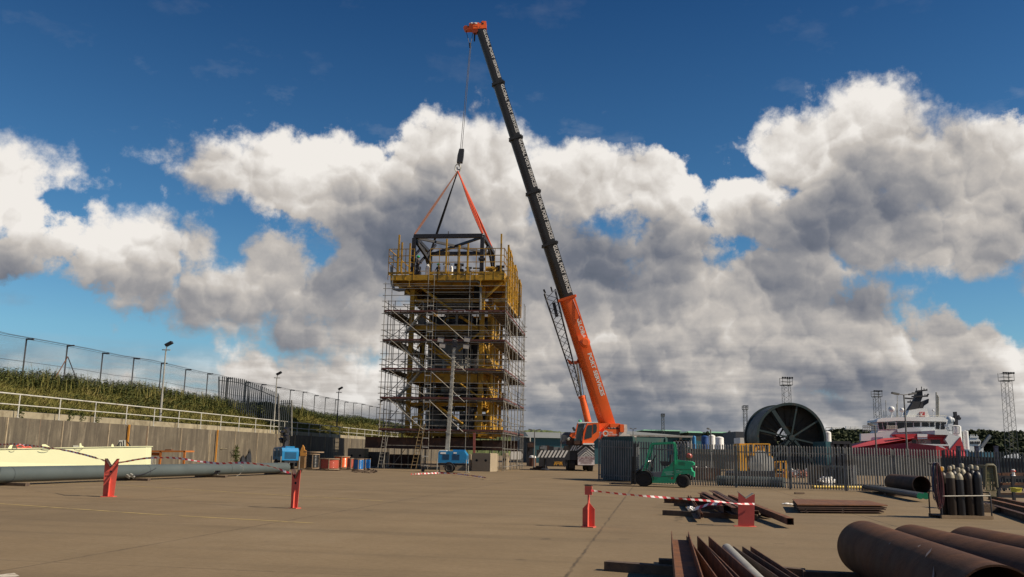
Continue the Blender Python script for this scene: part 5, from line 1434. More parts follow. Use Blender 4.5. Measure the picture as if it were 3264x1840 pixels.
mb.build('triangle_mark', M_black, sb_)
bx = thing('white_box', Vr.ground(1190, -.4), 'small white slatted crate right of the triangle board', 'crate')
mb = MB()
for k in range(4): Vr.prism(mb, [(1176, 1014 + k * 14), (1200, 1014 + k * 14), (1200, 1025 + k * 14), (1176, 1025 + k * 14)], -.5, -.46)
mb.build('crate_slats', mat('cream_board', (.5, .46, .34), .8), bx)
# orange posts against the wall
for (x0, y0, x1, y1, Yw, lab) in ((988, 760, 975, 930, None, 'orange angle post against the wall behind the cream girder'), (1673, 800, 1655, 1060, None, 'orange angle post against the wall right of the orange rack')):
    pxx = x0 / 2.42; Yw = 28.86 / (SL - at(pxx, 1400, 1).x) ; Vw = View(0, 1040, 2.42, Yw, 0, px=pxx)
    a, b = Vw(x0, y0), Vw(x1, y1); b.z = 0.0; a.x = b.x = (a.x + b.x) / 2 + .05
    mb = MB(); mb.bar(b, a, .09, .05, up=(0, 1, 0)); mb.bar(b + Vector((.03, .05, 0)), a + Vector((.03, .05, 0)), .03, .07, up=(0, 1, 0)); tag(mb.build('orange_post', mat('post_orange', (.55, .24, .03), .7, 0, .2, 3), loc=b), lab, 'post', 'orange posts on the wall')
# arrow mark on the wall and black shapes at its foot
Vw = View(0, 1040, 2.42, 61, 0, px=710)
a, b = Vw(1700, 945), Vw(1752, 950)
def wallp(px, py, out=.03):
    r_ = ray(px, py); t = (-29 + out) / (r_.x - SL * r_.y); return CP + r_ * t
mb = MB(); A_ = [wallp(702 + k, 1430.5) for k in (0, 22)]; mb.tube(A_[0], A_[1], .02, n=4); mb.tube(A_[0], wallp(708, 1427), .02, n=4); mb.tube(A_[0], wallp(708, 1434), .02, n=4)
mb.build('painted_arrow', M_kerb, wall)
for pts, lab in ((((768, 1484), (770, 1458), (775, 1450), (781, 1462), (784, 1484)), 'smaller black pointed plate leaning on the foot of the wall'), (((783, 1484), (786, 1452), (793, 1444), (796, 1430), (800, 1450), (802, 1484)), 'taller black jagged plate leaning on the foot of the wall')):
    p0 = wallp(*pts[0], .3); mb = MB(); P_ = [wallp(*p, .10 + .2 * k) for p, k in zip(pts, [1] + [0] * (len(pts) - 2) + [1])]
    for p in (P_[0], P_[-1]): p.z = 0
    mb.prism(P_, (.03, 0, 0)); tag(mb.build('black_plate', M_black, loc=p0), lab, 'steel plate', 'black plates at the wall')
mb = MB()
for k in range(170):
    p = wallp(754 + rg.gauss(0, 3.5), 1485 - 60 * rg.random() ** 1.2, .1 + rg.random() * .3); t = Vector((rg.gauss(0, 1), rg.gauss(0, 1), rg.gauss(0, 1))).normalized() * .14
    s_ = Vector((rg.gauss(0, 1), 0, rg.gauss(0, 1))).normalized() * .04; mb.add([p, p + t + s_, p + t * 2, p + t - s_], [(0, 1, 2, 3)], False)
g = wallp(754, 1485, .2); mb.tube(Vector((g.x, g.y, 0)), wallp(757, 1422, .2), .02, n=5)
tag(mb.build('wall_weed', M_wd, loc=Vector((g.x, g.y, 0))), 'thin dark weed growing up the foot of the concrete wall', 'plant')
# small shrubs in the kerb
mb = MB()
for px in (62, 222, 262, 310, 905):
    for k in range(60):
        Yk = 29.4 / (SL - at(px, 1320, 1).x); p = at(px + rg.gauss(0, 6), 1330 + 0, Yk); p.z = WALLZ + rg.random() * .55; t = Vector((rg.gauss(0, 1), rg.gauss(0, 1), rg.gauss(0, 1))).normalized() * .09
        s_ = Vector((rg.gauss(0, 1), 0, rg.gauss(0, 1))).normalized() * .03; mb.add([p, p + t + s_, p + t * 2, p + t - s_], [(0, 1, 2, 3)], False)
tag(mb.build('kerb_weeds', M_wd), 'small weeds sprouting on the wall top between the railing posts', 'weeds', kind='stuff')

# ------------------------------------------------------------------ light towers
def rounded_box_poly(w, d, r=.08):
    pts = []
    for cx_, cy_, a0 in ((w / 2 - r, d / 2 - r, 0), (-w / 2 + r, d / 2 - r, 90), (-w / 2 + r, -d / 2 + r, 180), (w / 2 - r, -d / 2 + r, 270)):
        for k in range(4): a = math.radians(a0 + k * 30); pts.append((cx_ + r * math.cos(a), cy_ + r * math.sin(a)))
    return pts
def light_tower(c, rz, label, raised):
    o = thing('light_tower', c, label, 'light tower', 'mobile light towers', rz)
    def B_(mb, name, m, p=o): return mb.build(name, m, p, local=True)
    L, Wd_, z0, z1 = 2.2, 1.25, .72, 1.62
    mb = MB(); side = [(-L/2, z0), (L/2, z0), (L/2, z1 - .25), (L/2 - .18, z1), (-L/2 + .12, z1), (-L/2, z1 - .12)]
    mb.prism([(x, -Wd_/2, z) for x, z in side], (0, Wd_, 0)); can = B_(mb, 'canopy', M_blue)
    mb = MB(); mb.box((0, 0, z0 - .1), (2.4, .9, .14)); mb.box((-1.7, 0, z0 - .12), (1.6, .09, .09)); B_(mb, 'chassis', M_steeld)
    for k, (x0, x1) in enumerate(((-.95, -.25), (-.2, .55))):
        mb = MB()
        for i in range(6): mb.box(((x0 + x1) / 2 + .1, -Wd_/2 - .004, z0 + .28 + i * .07), ((x1 - x0) * .75, .02, .03))
        B_(mb, 'vent', M_dark, can)
    mb = MB()
    for i in range(7): mb.box((L/2 + .004, 0, z0 + .14 + i * .07), (.02, Wd_ * .7, .03))
    B_(mb, 'end_vent', M_dark, can)
    for y in (-Wd_/2 - .012,):
        mb = MB(); mb.box((-.72, y, z1 - .16), (.42, .012, .13)); mb.box((.2, y, z1 - .13), (.24, .012, .10)); B_(mb, 'label_plate', M_white, can)
    mb = MB(); mb.box((.45, 0, z1 + .06), (.9, .7, .12)); B_(mb, 'hood', M_blue, can)
    mb = MB(); mb.box((-.75, 0, z1 + .03), (.55, 1.1, .06)); B_(mb, 'pale_lid', M_white, can)
    for y in (-.62, .62):
        mb = MB(); b0 = Vector((-.25, y - .1, .34)); r, w = .34, .2
        mb.lathe(b0, [(r * .58, .02), (r * .62, 0), (r * .9, 0), (r, w * .25), (r, w * .75), (r * .9, w), (r * .62, w), (r * .58, w - .02)], 24, axis=(0, 1, 0)); t = B_(mb, 'wheel', M_rubber)
        mb = MB(); mb.lathe(b0, [(.001, w * .2), (r * .25, w * .15), (r * .5, w * .35), (r * .58, w * .05), (r * .58, w * .95), (.001, w * .8)], 24, axis=(0, 1, 0)); B_(mb, 'rim', M_galv, t)
        mb = MB(); mb.path([(-.25 + .42 * math.cos(math.radians(a)), y, .34 + .42 * math.sin(math.radians(a))) for a in range(10, 171, 20)], .05, 5); B_(mb, 'mudguard', M_steeld)
    for x, y in ((-1.15, -.7), (-1.15, .7), (1.1, -.7), (1.1, .7)):
        mb = MB(); mb.tube((x, y, .02), (x, y, 1.0), .035, n=6); mb.tube((x, y, .0), (x, y, .03), .12, n=10); B_(mb, 'jack_leg', M_galv)
    mb = MB(); mb.tube((-2.35, 0, .25), (-2.35, 0, 1.05), .04, n=6); mb.tube((-2.35, -.06, .13), (-2.35, .06, .13), .13, n=12); B_(mb, 'jockey_wheel', M_steeld)
    if raised:
        H = raised; mb = MB(); x = -.55
        segs = 6
        for k in range(segs):
            a, b = z1 - .1 + (H - z1) * k / segs, z1 - .1 + (H - z1) * (k + 1) / segs + .1; w = .40 - .03 * k; mb.bar((x + .035 * a, 0, a), (x + .035 * b, 0, b), w * .75, w * .75, up=(0, 1, 0))
            mb.bar((x + .035 * b - .03, 0, b - .06), (x + .035 * b, 0, b), w, w, up=(0, 1, 0))
        m_ = B_(mb, 'telescopic_mast', M_galv)
        mb = MB(); n = 110; mb.path([(x + .035 * (z1 + (H - z1) * i / n) + .20 * math.cos(i * 1.5), .17 * math.sin(i * 1.5), z1 + (H - z1) * i / n) for i in range(n + 1)], .02, 4); B_(mb, 'spiral_cable', M_galv, m_)
        xt = x + .035 * H
        mb = MB(); mb.bar((xt - 1.25, 0, H - .25), (xt + 1.25, 0, H - .2), .08, .08); mb.box((xt, 0, H - .35), (.35, .3, .6)); B_(mb, 'lamp_bar', M_steeld)
        lamps = [(xt - 1.1, H - .05), (xt - .95, H - .5), (xt + 1.0, H + .0), (xt + .95, H - .55)]
    else:
        mb = MB(); mb.bar((-.2, 0, z1), (-.25, 0, z1 + 1.15), .34, .34, up=(0, 1, 0)); mb.bar((-.5, .1, z1), (-.42, .1, z1 + .9), .12, .12, up=(0, 1, 0)); mb.bar((.1, -.12, z1), (.02, -.1, z1 + .9), .08, .08, up=(0, 1, 0)); B_(mb, 'folded_mast', M_steeld)
        lamps = [(-.75, z1 + .55), (.3, z1 + .75), (-.6, z1 + 1.05), (.25, z1 + 1.3)]
    for x, z in lamps:
        mb = MB(); E = Euler((.5, .12, .1)).to_matrix(); mb.box((x, -.12, z), (.52, .22, .36), E); l_ = B_(mb, 'lamp', M_steeld)
        mb = MB(); mb.box(Vector((x, -.12, z)) + E @ Vector((0, -.115, 0)), (.46, .012, .30), E); B_(mb, 'lamp_glass', M_white if raised else M_glass, l_)
    return o
g1 = gr(898, 1499)
light_tower((g1.x, g1.y + .9, 0), R(-58), 'blue mobile light tower with folded mast standing by the concrete wall', 0)
g2 = gr(1440, 1507)
ztip = at(1440, 1082, g2.y + .6).z
lt2 = light_tower((g2.x + .05, g2.y + .65, 0), R(-4), 'blue mobile light tower with its mast raised in front of the scaffold', ztip)

# ------------------------------------------------------------------ cable reels, boards and tarp
Vc = View(820, 1330, 6.3125, 74, 0, px=1050)
def cable_reel(px, pyb, w_px, pyt, mcol, label, r_fl, group='cable reels on pallets', loc_d=0.0, horizontal=True):
    g = gr(px, pyb); k = 2827 / g.y; R_ = w_px / 2 / k; h = (pyb - pyt) / k
    o = thing('cable_reel', (g.x, g.y, 0), label, 'cable reel', group)
    mb = MB(); mb.box((g.x, g.y, .06), (R_ * 2.1, R_ * 1.9, .05)); mb.box((g.x - R_ * .8, g.y, .02), (.12, R_ * 1.9, .09)); mb.box((g.x + R_ * .8, g.y, .02), (.12, R_ * 1.9, .09)); mb.build('pallet', M_timber, o)
    z0 = .10
    mb = MB(); n = 9; prof_ = [(R_ * .90, .06)]
    for i in range(n): z = .06 + (h - z0 - .12) * i / n; dz = (h - z0 - .12) / n; prof_ += [(R_ * .90, z), (R_ * .935, z + dz * .5), (R_ * .90, z + dz * .96)]
    mb.lathe((g.x, g.y, z0), prof_, 40); mb.build('wound_cable', mcol, o)
    for z in (z0 - .02, h - .06):
        mb = MB(); mb.lathe((g.x, g.y, z), [(.001, 0), (R_, 0), (R_, .06), (.001, .06)], 32); mb.build('flange', mat('reel_timber', (.28, .20, .13), .85, 0, .2, 4), o)
    for a in (35, 160, 280, 95, 220): 
        t = math.radians(a); mb = MB(); x, y = g.x + R_ * .98 * math.cos(t), g.y + R_ * .98 * math.sin(t); mb.box((x, y, (z0 + h) / 2), (.06, .06, h - z0)); mb.build('batten', mat('reel_timber', (.28, .20, .13)), o)
    return o
M_cr = mat('red_brown_cable', (.42, .09, .06), .3, 0, .08, 3); M_co = mat('orange_cable', (.78, .14, .035), .25, 0, .06, 3); M_cb = mat('blue_cable', (.012, .13, .38), .22, 0, .1, 3); M_ck = mat('black_cable', (.02, .02, .02), .3)
M_cb2 = mat('bright_blue_cable', (.005, .22, .62), .3, 0, .08, 3)
cable_reel(995, 1497, 42, 1449, M_ck, 'black cable reel with a wide timber top nearest the blue light tower', 1)
cable_reel(1048, 1500, 64, 1463, M_cr, 'dull red cable reel, largest of the row beside the wall', 1)
cable_reel(1088, 1496, 52, 1456, M_co, 'bright orange cable reel directly behind the dull red reel', 1)
cable_reel(1117, 1498, 24, 1462, M_cr, 'small dark red cable reel between the orange and blue reels', 1)
cable_reel(1141, 1502, 34, 1464, M_cb, 'dark blue cable reel at the near right end of the reels', 1)
cable_reel(1164, 1499, 32, 1463, M_cb2, 'bright blue cable reel at the far right end of the reels', 1)
tt = thing('reel_table_top', Vc(1110, 715, -.3), 'wide loose timber disc lying on top of the black cable reel', 'timber disc')
p = gr(998, 1495); mb = MB(); zz = Vc(1110, 715).z
zz = at(998, 1442, p.y).z
mb.lathe((p.x, p.y, zz - .02), [(.001, 0), (.85, 0), (.85, .08), (.001, .08)], 28); mb.tube((p.x, p.y, .2), (p.x, p.y, zz), .22, n=12); mb.build('disc', mat('reel_timber', (.28, .20, .13)), tt)
yt = thing('yellow_tag', Vc.ground(1185, -.8), 'pale yellow label plate standing between the black and red reels', 'label')
mb = MB(); Vc.prism(mb, [(1150, 870), (1222, 870), (1218, 945), (1152, 945)], -1.9, -1.87); mb.bar(Vc(1165, 940, -1.8), Vc.ground(1160, -1.8), .04, .04, up=(0, 1, 0)); mb.build('plate', mat('pale_yellow', (.70, .66, .22), .6), yt)
pb = thing('pointed_crate', Vc.ground(920, .6), 'brown timber crate with an orange pointed top beside the blue light tower', 'crate')
mb = MB(); Vc.prism(mb, [(862, 780), (862, 690), (915, 560), (945, 610), (945, 650), (985, 680), (985, 780)], .3, .5); mb.build('pointed_board', mat('ply_orange', (.48, .22, .045), .8, 0, .15, 3), pb)
mb = MB(); a_ = Vc.ground(850, .3); b_ = Vc.ground(985, .3); zt = Vc(900, 785).z; mb.prism([a_, b_, b_ + Vector((0, 0, zt)), a_ + Vector((0, 0, zt))], (0, 1.0, 0)); mb.build('crate_body', mat('crate_brown', (.15, .085, .035), .85, 0, .3, 3), pb)
# debris beside the blue reels
mb = MB()
for k in range(40):
    p = gr(rm.uniform(1130, 1200), rm.uniform(1500, 1509)); mb.box(p + Vector((0, 0, .05)), (rm.uniform(.1, .5), .05, .06), Euler((0, rm.uniform(-.3, .3), rm.uniform(0, 3))).to_matrix())
tag(mb.build('timber_scraps', M_timber), 'scattered dark timber scraps on the ground in front of the blue reels', 'scraps', kind='stuff')

# ------------------------------------------------------------------ red steel stands and barrier tape
def mk_stand(name, view, plate, fins, label, d=.012, base=None):
    g = view.ground((plate[0][0] + plate[-1][0]) / 2); o = thing('red_stand', g, label, 'steel stand', 'red steel stands holding the tape')
    return o
M_redd = M_red
def stand_V(px0, px1, pyt, pyb, ang, label, notch=True, lean=0.0, text=None):
    "folded steel stand: two upright plates joined by a rib, a V saddle on top"
    cx_ = (px0 + px1) / 2; g = gr(cx_, pyb); k = 2827 / g.y; w = (px1 - px0) / k; h = (pyb - pyt) / k
    o = thing('red_stand', g, label, 'steel stand', 'red steel stands holding the tape', ang)
    def P(x, y, z): return (x + lean * z, y, z)
    f = w / 2
    mb = MB(); mb.box((0, .03, .01), (w * .92, w * .8, .02)); mb.build('base_plate', M_red, o, local=True)
    # face plate with a V notch and a hole
    mb = MB(); t = .014
    nz = .22 * h
    pts = [(-f, .02), (f, .02), (f, h), (f * .55, h), (0, h - nz), (-f * .55, h), (-f, h)]
    # split into quads around the notch so that the outline stays clean
    def plate(poly, y0, y1): mb.prism([P(a, y0, b) for a, b in poly], (0, y1 - y0, 0))
    plate([(-f * .8, .02), (0, .02), (0, h - nz), (-f * .8, h), (-f, h)], 0, t); plate([(0, .02), (f * .78, .02), (f, h), (f * .8, h), (0, h - nz)], 0, t)
    fp = mb.build('face_plate', M_red, o, local=True)
    mb = MB(); mb.lathe((lean * (h - nz - .12), -.003, h - nz - .12), [(.001, 0), (.035, 0), (.035, .004), (.001, .004)], 14, axis=(0, 1, 0)); mb.build('hole', M_dark, fp, local=True)
    # perpendicular rib
    mb = MB(); mb.prism([P(f * .05, 0, .02), P(f * .05, 0, h * .52), P(f * .05, -f * .55, h * .38), P(f * .05, -f * .55, .02)], (.014, 0, 0)); mb.build('front_rib', M_red, o, local=True)
    mb = MB(); mb.prism([P(-f * .02, t, .02), P(-f * .02, t, h * .72), P(-f * .02, f * .9, h * .6), P(-f * .02, f * .9, .02)], (.014, 0, 0)); mb.build('back_rib', M_red, o, local=True)
    # V saddle plates
    mb = MB()
    for sgn in (-1, 1):
        a = Vector(P(0, -f * .5, h - nz)); b = Vector(P(sgn * f * .85, -f * .5, h + .01)); dd = Vector((0, f * 1.3, 0)); mb.prism([a, b, b + dd, a + dd], (0, 0, .016))
    mb.build('saddle', M_rustd, o, local=True)
    if text:
        mb = MB(); text_faces(mb, text[0], (-f * .72 + lean * h * .62, -.004, h * .62), (1, 0, 0), (0, 0, 1), .075, width=f * .6); text_faces(mb, text[1], (-f * .76 + lean * h * .62, -.004, h * .53), (1, 0, 0), (0, 0, 1), .075, width=f * .6)
        mb.build('stencil_lettering', M_textd, fp, local=True)
    return o, g, h, w
s1, g_s1, h_s1, w_s1 = stand_V(324, 366, 1470, 1584, R(6), 'salmon red V topped stand with stencilled numbers, leftmost in front of the grey pipe', text=('672', '881'))
s2, g_s2, h_s2, w_s2 = stand_V(921, 953, 1505, 1621, R(-24), 'salmon red V topped stand in front of the open end of the grey pipe')
# stand 3: gusset plate with post and square head
g = gr(1876, 1681); k = 2827 / g.y
s3 = thing('red_stand', g, 'narrow red stand with a square head plate on a thin post', 'steel stand', 'red steel stands holding the tape', R(-20))
def L3(name, mb, m=M_red): return mb.build(name, m, s3, local=True)
mb = MB(); mb.box((0, 0, .012), (.28, .26, .024)); L3('base_plate', mb)
mb = MB(); mb.prism([(-.14, 0, .024), (.14, 0, .024), (.14, 0, .40), (0, 0, .55), (-.14, 0, .40)], (0, .014, 0)); L3('gusset_plate', mb)
mb = MB(); mb.prism([(0, -.13, .024), (0, .14, .024), (0, .14, .40), (0, .03, .60), (0, -.03, .60), (0, -.13, .40)], (.014, 0, 0)); L3('cross_gusset', mb)
mb = MB(); mb.bar((0, 0, .5), (0, 0, .86), .035, .06, up=(0, 1, 0)); L3('post', mb)
mb = MB(); mb.box((0, -.02, .80), (.165, .03, .19)); L3('head_plate', mb)
mb = MB(); mb.box((0, 0, .91), (.16, .12, .02)); L3('top_plate', mb, M_rustd)
# stand 4: wide M shape
Vs = View(1700, 1500, 1.647, gr(2378, 1679).y, R(-6), px=2378)
g = Vs.ground(1117)
s4 = thing('red_stand', g, 'wide dark red stand with a W shaped top in front of the rusty beam pile', 'steel stand', 'red steel stands holding the tape')
mb = MB(); Vs.prism(mb, [(1075, 290), (1117, 294), (1117, 150), (1080, 118), (1076, 116)], 0, .015); Vs.prism(mb, [(1117, 294), (1160, 290), (1163, 125), (1150, 128), (1117, 150)], 0, .015); mb.build('face_plate', mat('deep_red_paint', (.36, .05, .045), .65, 0, .12, 4), s4)
mb = MB(); Vs.prism(mb, [(1075, 290), (1160, 292), (1160, 180), (1120, 150), (1078, 150)], .16, .175); mb.build('back_plate', M_red, s4)
mb = MB(); 
for a, b in (((1076, 114), (1118, 147)), ((1118, 147), (1156, 122))): mb.prism([Vs(*a), Vs(*b), Vs(*b) + Vs.n * .2, Vs(*a) + Vs.n * .2], (0, 0, .014))
mb.build('saddle', M_galv, s4)
mb = MB(); Vs.prism(mb, [(1058, 293), (1175, 296), (1175, 300), (1058, 297)], -.06, .26); mb.build('base_plate', M_red, s4)

def tape_material():
    m = bpy.data.materials.new('barrier_tape'); m.use_nodes = True; t = NT(m.node_tree); b = m.node_tree.nodes['Principled BSDF']
    a = t.n('ShaderNodeAttribute', attribute_name='along'); v = t.math('MODULO', a.outputs['Fac'], 0.26)
    c = t.mix(t.math('GREATER_THAN', v, 0.13), (0.60, 0.045, 0.06), (0.80, 0.74, 0.72))
    t.set(b.inputs['Base Color'], c); b.inputs['Roughness'].default_value = .4
    return m
M_tape = tape_material()
def tape(pts, label, w=.07, sag=.0, twist=.5, n=60, scale=1.0, group='red and white barrier tapes'):
    pts = [Vector(p) for p in pts]
    # resample with catenary sag between supports
    out = []
    for a, b in zip(pts[:-1], pts[1:]):
        m_ = max(6, int((b - a).length / .12))
        for i in range(m_): f = i / m_; p = a.lerp(b, f); p.z -= sag * 4 * f * (1 - f) * 0 + 0; out.append(p)
    out.append(pts[-1])
    vs, fs, al = [], [], []; s_ = 0
    for i, p in enumerate(out):
        d = (out[min(i + 1, len(out) - 1)] - out[max(i - 1, 0)]).normalized(); up = Vector((0, 0, 1)); sd = d.cross(up).normalized(); u = sd.cross(d)
        t = twist * math.sin(s_ * 1.3) + .45 * math.sin(s_ * 3.1) + .3 * math.sin(s_ * 6.7); n_ = u * math.cos(t) + sd * math.sin(t)
        vs += [p - n_ * w / 2, p + n_ * w / 2]; al += [s_ * scale, s_ * scale + .05]
        if i: fs.append((2 * i - 2, 2 * i, 2 * i + 1, 2 * i - 1))
        if i < len(out) - 1: s_ += (out[i + 1] - p).length
    L0 = Vector(pts[0]); me = bpy.data.meshes.new('barrier_tape'); me.from_pydata([tuple(v - L0) for v in vs], [], fs); me.materials.append(M_tape)
    at_ = me.attributes.new('along', 'FLOAT', 'POINT'); at_.data.foreach_set('value', al)
    o = bpy.data.objects.new('barrier_tape', me); COL.objects.link(o); o.location = L0; tag(o, label, 'tape', group)
    return o
Vt1 = View(0, 1340, 4.84, g_s1.y, 0, px=345)
def tp(pxs, Y0, Y1): 
    n = len(pxs); return [at(x, y, Y0 + (Y1 - Y0) * i / (n - 1)) for i, (x, y) in enumerate(pxs)]
tape(tp([(-60, 1417), (0, 1417), (50, 1416), (110, 1422), (165, 1429), (220, 1438), (270, 1450), (310, 1461), (337, 1470)], 36, g_s1.y - .05), 'red and white tape running from the left edge to the leftmost red stand', w=.06, scale=.8)
tape(tp([(371, 1476), (400, 1472), (430, 1466), (465, 1461), (500, 1459), (540, 1459), (580, 1462), (620, 1469), (660, 1474), (700, 1478), (740, 1476), (770, 1475), (800, 1477), (850, 1484), (880, 1492), (925, 1509)], g_s1.y + .1, g_s2.y + .1), 'red and white tape sagging between the two salmon red stands over the pipe', w=.055)
tape(tp([(936, 1512), (943, 1516), (950, 1512), (955, 1503)], g_s2.y, g_s2.y), 'short red and white tape end knotted on the second red stand', w=.05, group='tape ends')
tape(tp([(340, 1478), (350, 1484), (362, 1482), (369, 1478)], g_s1.y - .08, g_s1.y - .05), 'short red and white tape wound round the V of the leftmost stand', w=.04, group='tape ends')
yy = gr(1876, 1681).y
tape(tp([(1884, 1564), (1920, 1568), (1980, 1575), (2040, 1580), (2100, 1585), (2160, 1589), (2230, 1594), (2290, 1599), (2350, 1606), (2405, 1607)], yy - .1, Vs.p.y - .05), 'red and white tape stretched from the narrow stand to the wide dark red stand', w=.045, scale=1.3)
tape(tp([(2300, 1604), (2265, 1606), (2240, 1614), (2215, 1622)], Vs.p.y + .3, Vs.p.y + .8), 'loose red and white tape end draped on the rusty beams', w=.09, group='tape ends')
tape([gr(x, y, .12) for x, y in ((1310, 1512), (1345, 1510), (1400, 1508), (1450, 1510), (1500, 1516), (1550, 1523))], 'red and white tape lying low in front of the raised light tower', w=.09, scale=.45)
# ------------------------------------------------------------------ right of the yard
# long palisade fence and container behind it
FP = [gr(1905, 1530), gr(2180, 1549), gr(2700, 1566), gr(3010, 1573)]
for p in FP: p.z = 0
fe = thing('palisade_fence', FP[1], 'long grey galvanised palisade fence running across the right of the yard', 'fence', 'palisade fences')
def seg_fence(o, P0, P1, zt0, zt1, pitch, w, m, name='pale_panel', bays=None, z0=.05):
    L = (P1 - P0).length; d = (P1 - P0).normalized(); nb = bays or max(1, round(L / 2.75)); a_ = math.atan2(d.y, d.x); n_ = Vector((-d.y, d.x, 0))
    for b in range(nb):
        s0, s1_ = L * b / nb, L * (b + 1) / nb; mb = MB(); s_ = s0 + pitch * .6
        while s_ < s1_ - pitch * .3:
            f = s_ / L; jj = rg.uniform(-.012, .012); pale(mb, P0 + d * s_ + Vector((0, 0, z0)), zt0 + (zt1 - zt0) * f - z0 + jj, w, a_); s_ += pitch
        mb.build(name, m, o)
        for zz in (.38, .83):
            mb = MB(); z_a, z_b = (zt0 + (zt1 - zt0) * s0 / L) * zz, (zt0 + (zt1 - zt0) * s1_ / L) * zz
            if zz < .5: z_a = z_b = .33
            mb.bar(P0 + d * s0 + n_ * .05 + Vector((0, 0, z_a)), P0 + d * s1_ + n_ * .05 + Vector((0, 0, z_b)), .05, .06); mb.build('rail', m, o)
        c = P0 + d * s0 + n_ * .1; mb = MB(); mb.bar(c, c + Vector((0, 0, zt0 + (zt1 - zt0) * s0 / L - .06)), .11, .06, up=n_); mb.build('post', m, o)
def topz(px, py, P): return at(px, py, P.y).z
zA, zB, zC, zD = topz(1905, 1400, FP[0]), topz(2180, 1414, FP[1]), topz(2700, 1425, FP[2]), topz(3010, 1434, FP[3])
pitch = (FP[2] - FP[1]).length / 61
seg_fence(fe, FP[0], FP[1], zA, zB, pitch * 1.9, .15, M_pale, bays=2); seg_fence(fe, FP[1], FP[2], zB, zC, pitch, .068, M_pale); seg_fence(fe, FP[2], FP[3], zC, zD, pitch, .066, M_pale)
# darker fence continuing right
FQ = [gr(3012, 1560), gr(3400, 1572)]
for p in FQ: p.z = 0
fe2 = thing('palisade_fence', (FQ[0] + FQ[1]) / 2, 'dark palisade fence at the far right behind the gas bottle rack', 'fence', 'palisade fences')
seg_fence(fe2, FQ[0], FQ[1], topz(3012, 1432, FQ[0]), topz(3400, 1448, FQ[1]), .16, .08, M_paled)
for px, lab in ((3060, 'thick dark gate post right of the grey fence end'), (3118, 'thick dark gate post behind the gas bottle rack'), (3180, 'thick dark gate post nearest the right edge')):
    p = at(px, 1500, FQ[0].y - .25); p.z = 0; mb = MB(); zz = at(px, 1424, p.y).z; mb.box(p + Vector((0, 0, zz / 2)), (.18, .18, zz)); mb.box(p + Vector((0, 0, zz + .02)), (.22, .22, .04)); tag(mb.build('gate_post', mat('navy_post', (.02, .025, .06), .5), loc=p), lab, 'post', 'dark posts in the right fence')
# solid dark hoarding behind it
hq = [gr(3005, 1532), gr(3500, 1545)]
for p in hq: p.z = 0
hz_ = at(3060, 1458, hq[0].y).z
hb_ = thing('dark_hoarding', (hq[0] + hq[1]) / 2, 'solid dark sheet hoarding behind the right hand fence', 'hoarding')
mb = MB(); n = 40; L = (hq[1] - hq[0]).length; d = (hq[1] - hq[0]).normalized()
for i in range(n):
    a, b = hq[0] + d * L * i / n, hq[0] + d * L * (i + .96) / n; mb.prism([a, b, b + Vector((0, 0, hz_)), a + Vector((0, 0, hz_))], (0, .05, 0)); 
tag(mb.build('corrugated_sheet', mat('charcoal_sheet', (.03, .03, .033), .7), hb_), kind='stuff')
# shipping container behind the first fence length
cA = gr(1898, 1524); cA.z = 0; ctop_ = at(1898, 1398, cA.y).z; cdir = Vector((FP[1] - FP[0])).normalized(); cn = Vector((-cdir.y, cdir.x, 0))
ct = thing('shipping_container', cA + cdir * 3, 'dark teal shipping container standing behind the fence left of the forklift', 'container')
c0_ = FP[0] + cn * .5 - cdir * .15; c0_.z = .12; CL = 3.5; CH = ctop_ - .12
mb = MB(); nC = 40
def wallcor(a, d, L, H, out):
    k = int(L / .28); vs = []
    for i in range(k * 2 + 1):
        off = -.035 if (i % 4) in (1, 2) else 0
        p = a + d * (L * i / (k * 2)) - out * off * -1; vs += [p, p + Vector((0, 0, H))]
    return vs, [(2 * i, 2 * i + 2, 2 * i + 3, 2 * i + 1) for i in range(k * 2)]
vs, fs = wallcor(c0_, cdir, CL, CH, cn); mb.add(vs, fs, False)
vs, fs = wallcor(c0_ + cn * 2.4, cdir, CL, CH, cn); mb.add(vs, fs, False)
mb.quad(c0_ + cdir * CL, c0_ + cdir * CL + cn * 2.4, c0_ + cdir * CL + cn * 2.4 + Vector((0, 0, CH)), c0_ + cdir * CL + Vector((0, 0, CH)))
mb.quad(c0_ + Vector((0, 0, CH)), c0_ + cdir * CL + Vector((0, 0, CH)), c0_ + cdir * CL + cn * 2.4 + Vector((0, 0, CH)), c0_ + cn * 2.4 + Vector((0, 0, CH)))
mb.build('side_walls', M_teal, ct)
mb = MB()
for a in (0, CL):
    for b in (0, 2.4): p = c0_ + cdir * a + cn * b; mb.bar(p, p + Vector((0, 0, CH)), .16, .16, up=cn)
for z in (0, CH):
    mb.bar(c0_ + Vector((0, 0, z)), c0_ + cdir * CL + Vector((0, 0, z)), .12, .14); mb.bar(c0_ + cn * 2.4 + Vector((0, 0, z)), c0_ + cn * 2.4 + cdir * CL + Vector((0, 0, z)), .12, .14); mb.bar(c0_ + Vector((0, 0, z)), c0_ + cn * 2.4 + Vector((0, 0, z)), .12, .14)
mb.build('frame', M_teal, ct)
for k in range(2):
    mb = MB(); a = c0_ - cdir * .03 + cn * (.1 + k * 1.12); mb.prism([a, a + cn * 1.1, a + cn * 1.1 + Vector((0, 0, CH - .1)), a + Vector((0, 0, CH - .1))], -cdir * .05); dr_ = mb.build('door', M_teal, ct)
    for j in (.3, .8):
        mb = MB(); q_ = a - cdir * .09 + cn * j; mb.tube(q_ + Vector((0, 0, .1)), q_ + Vector((0, 0, CH - .15)), .03, n=6); mb.build('lock_rod', M_galv, dr_)
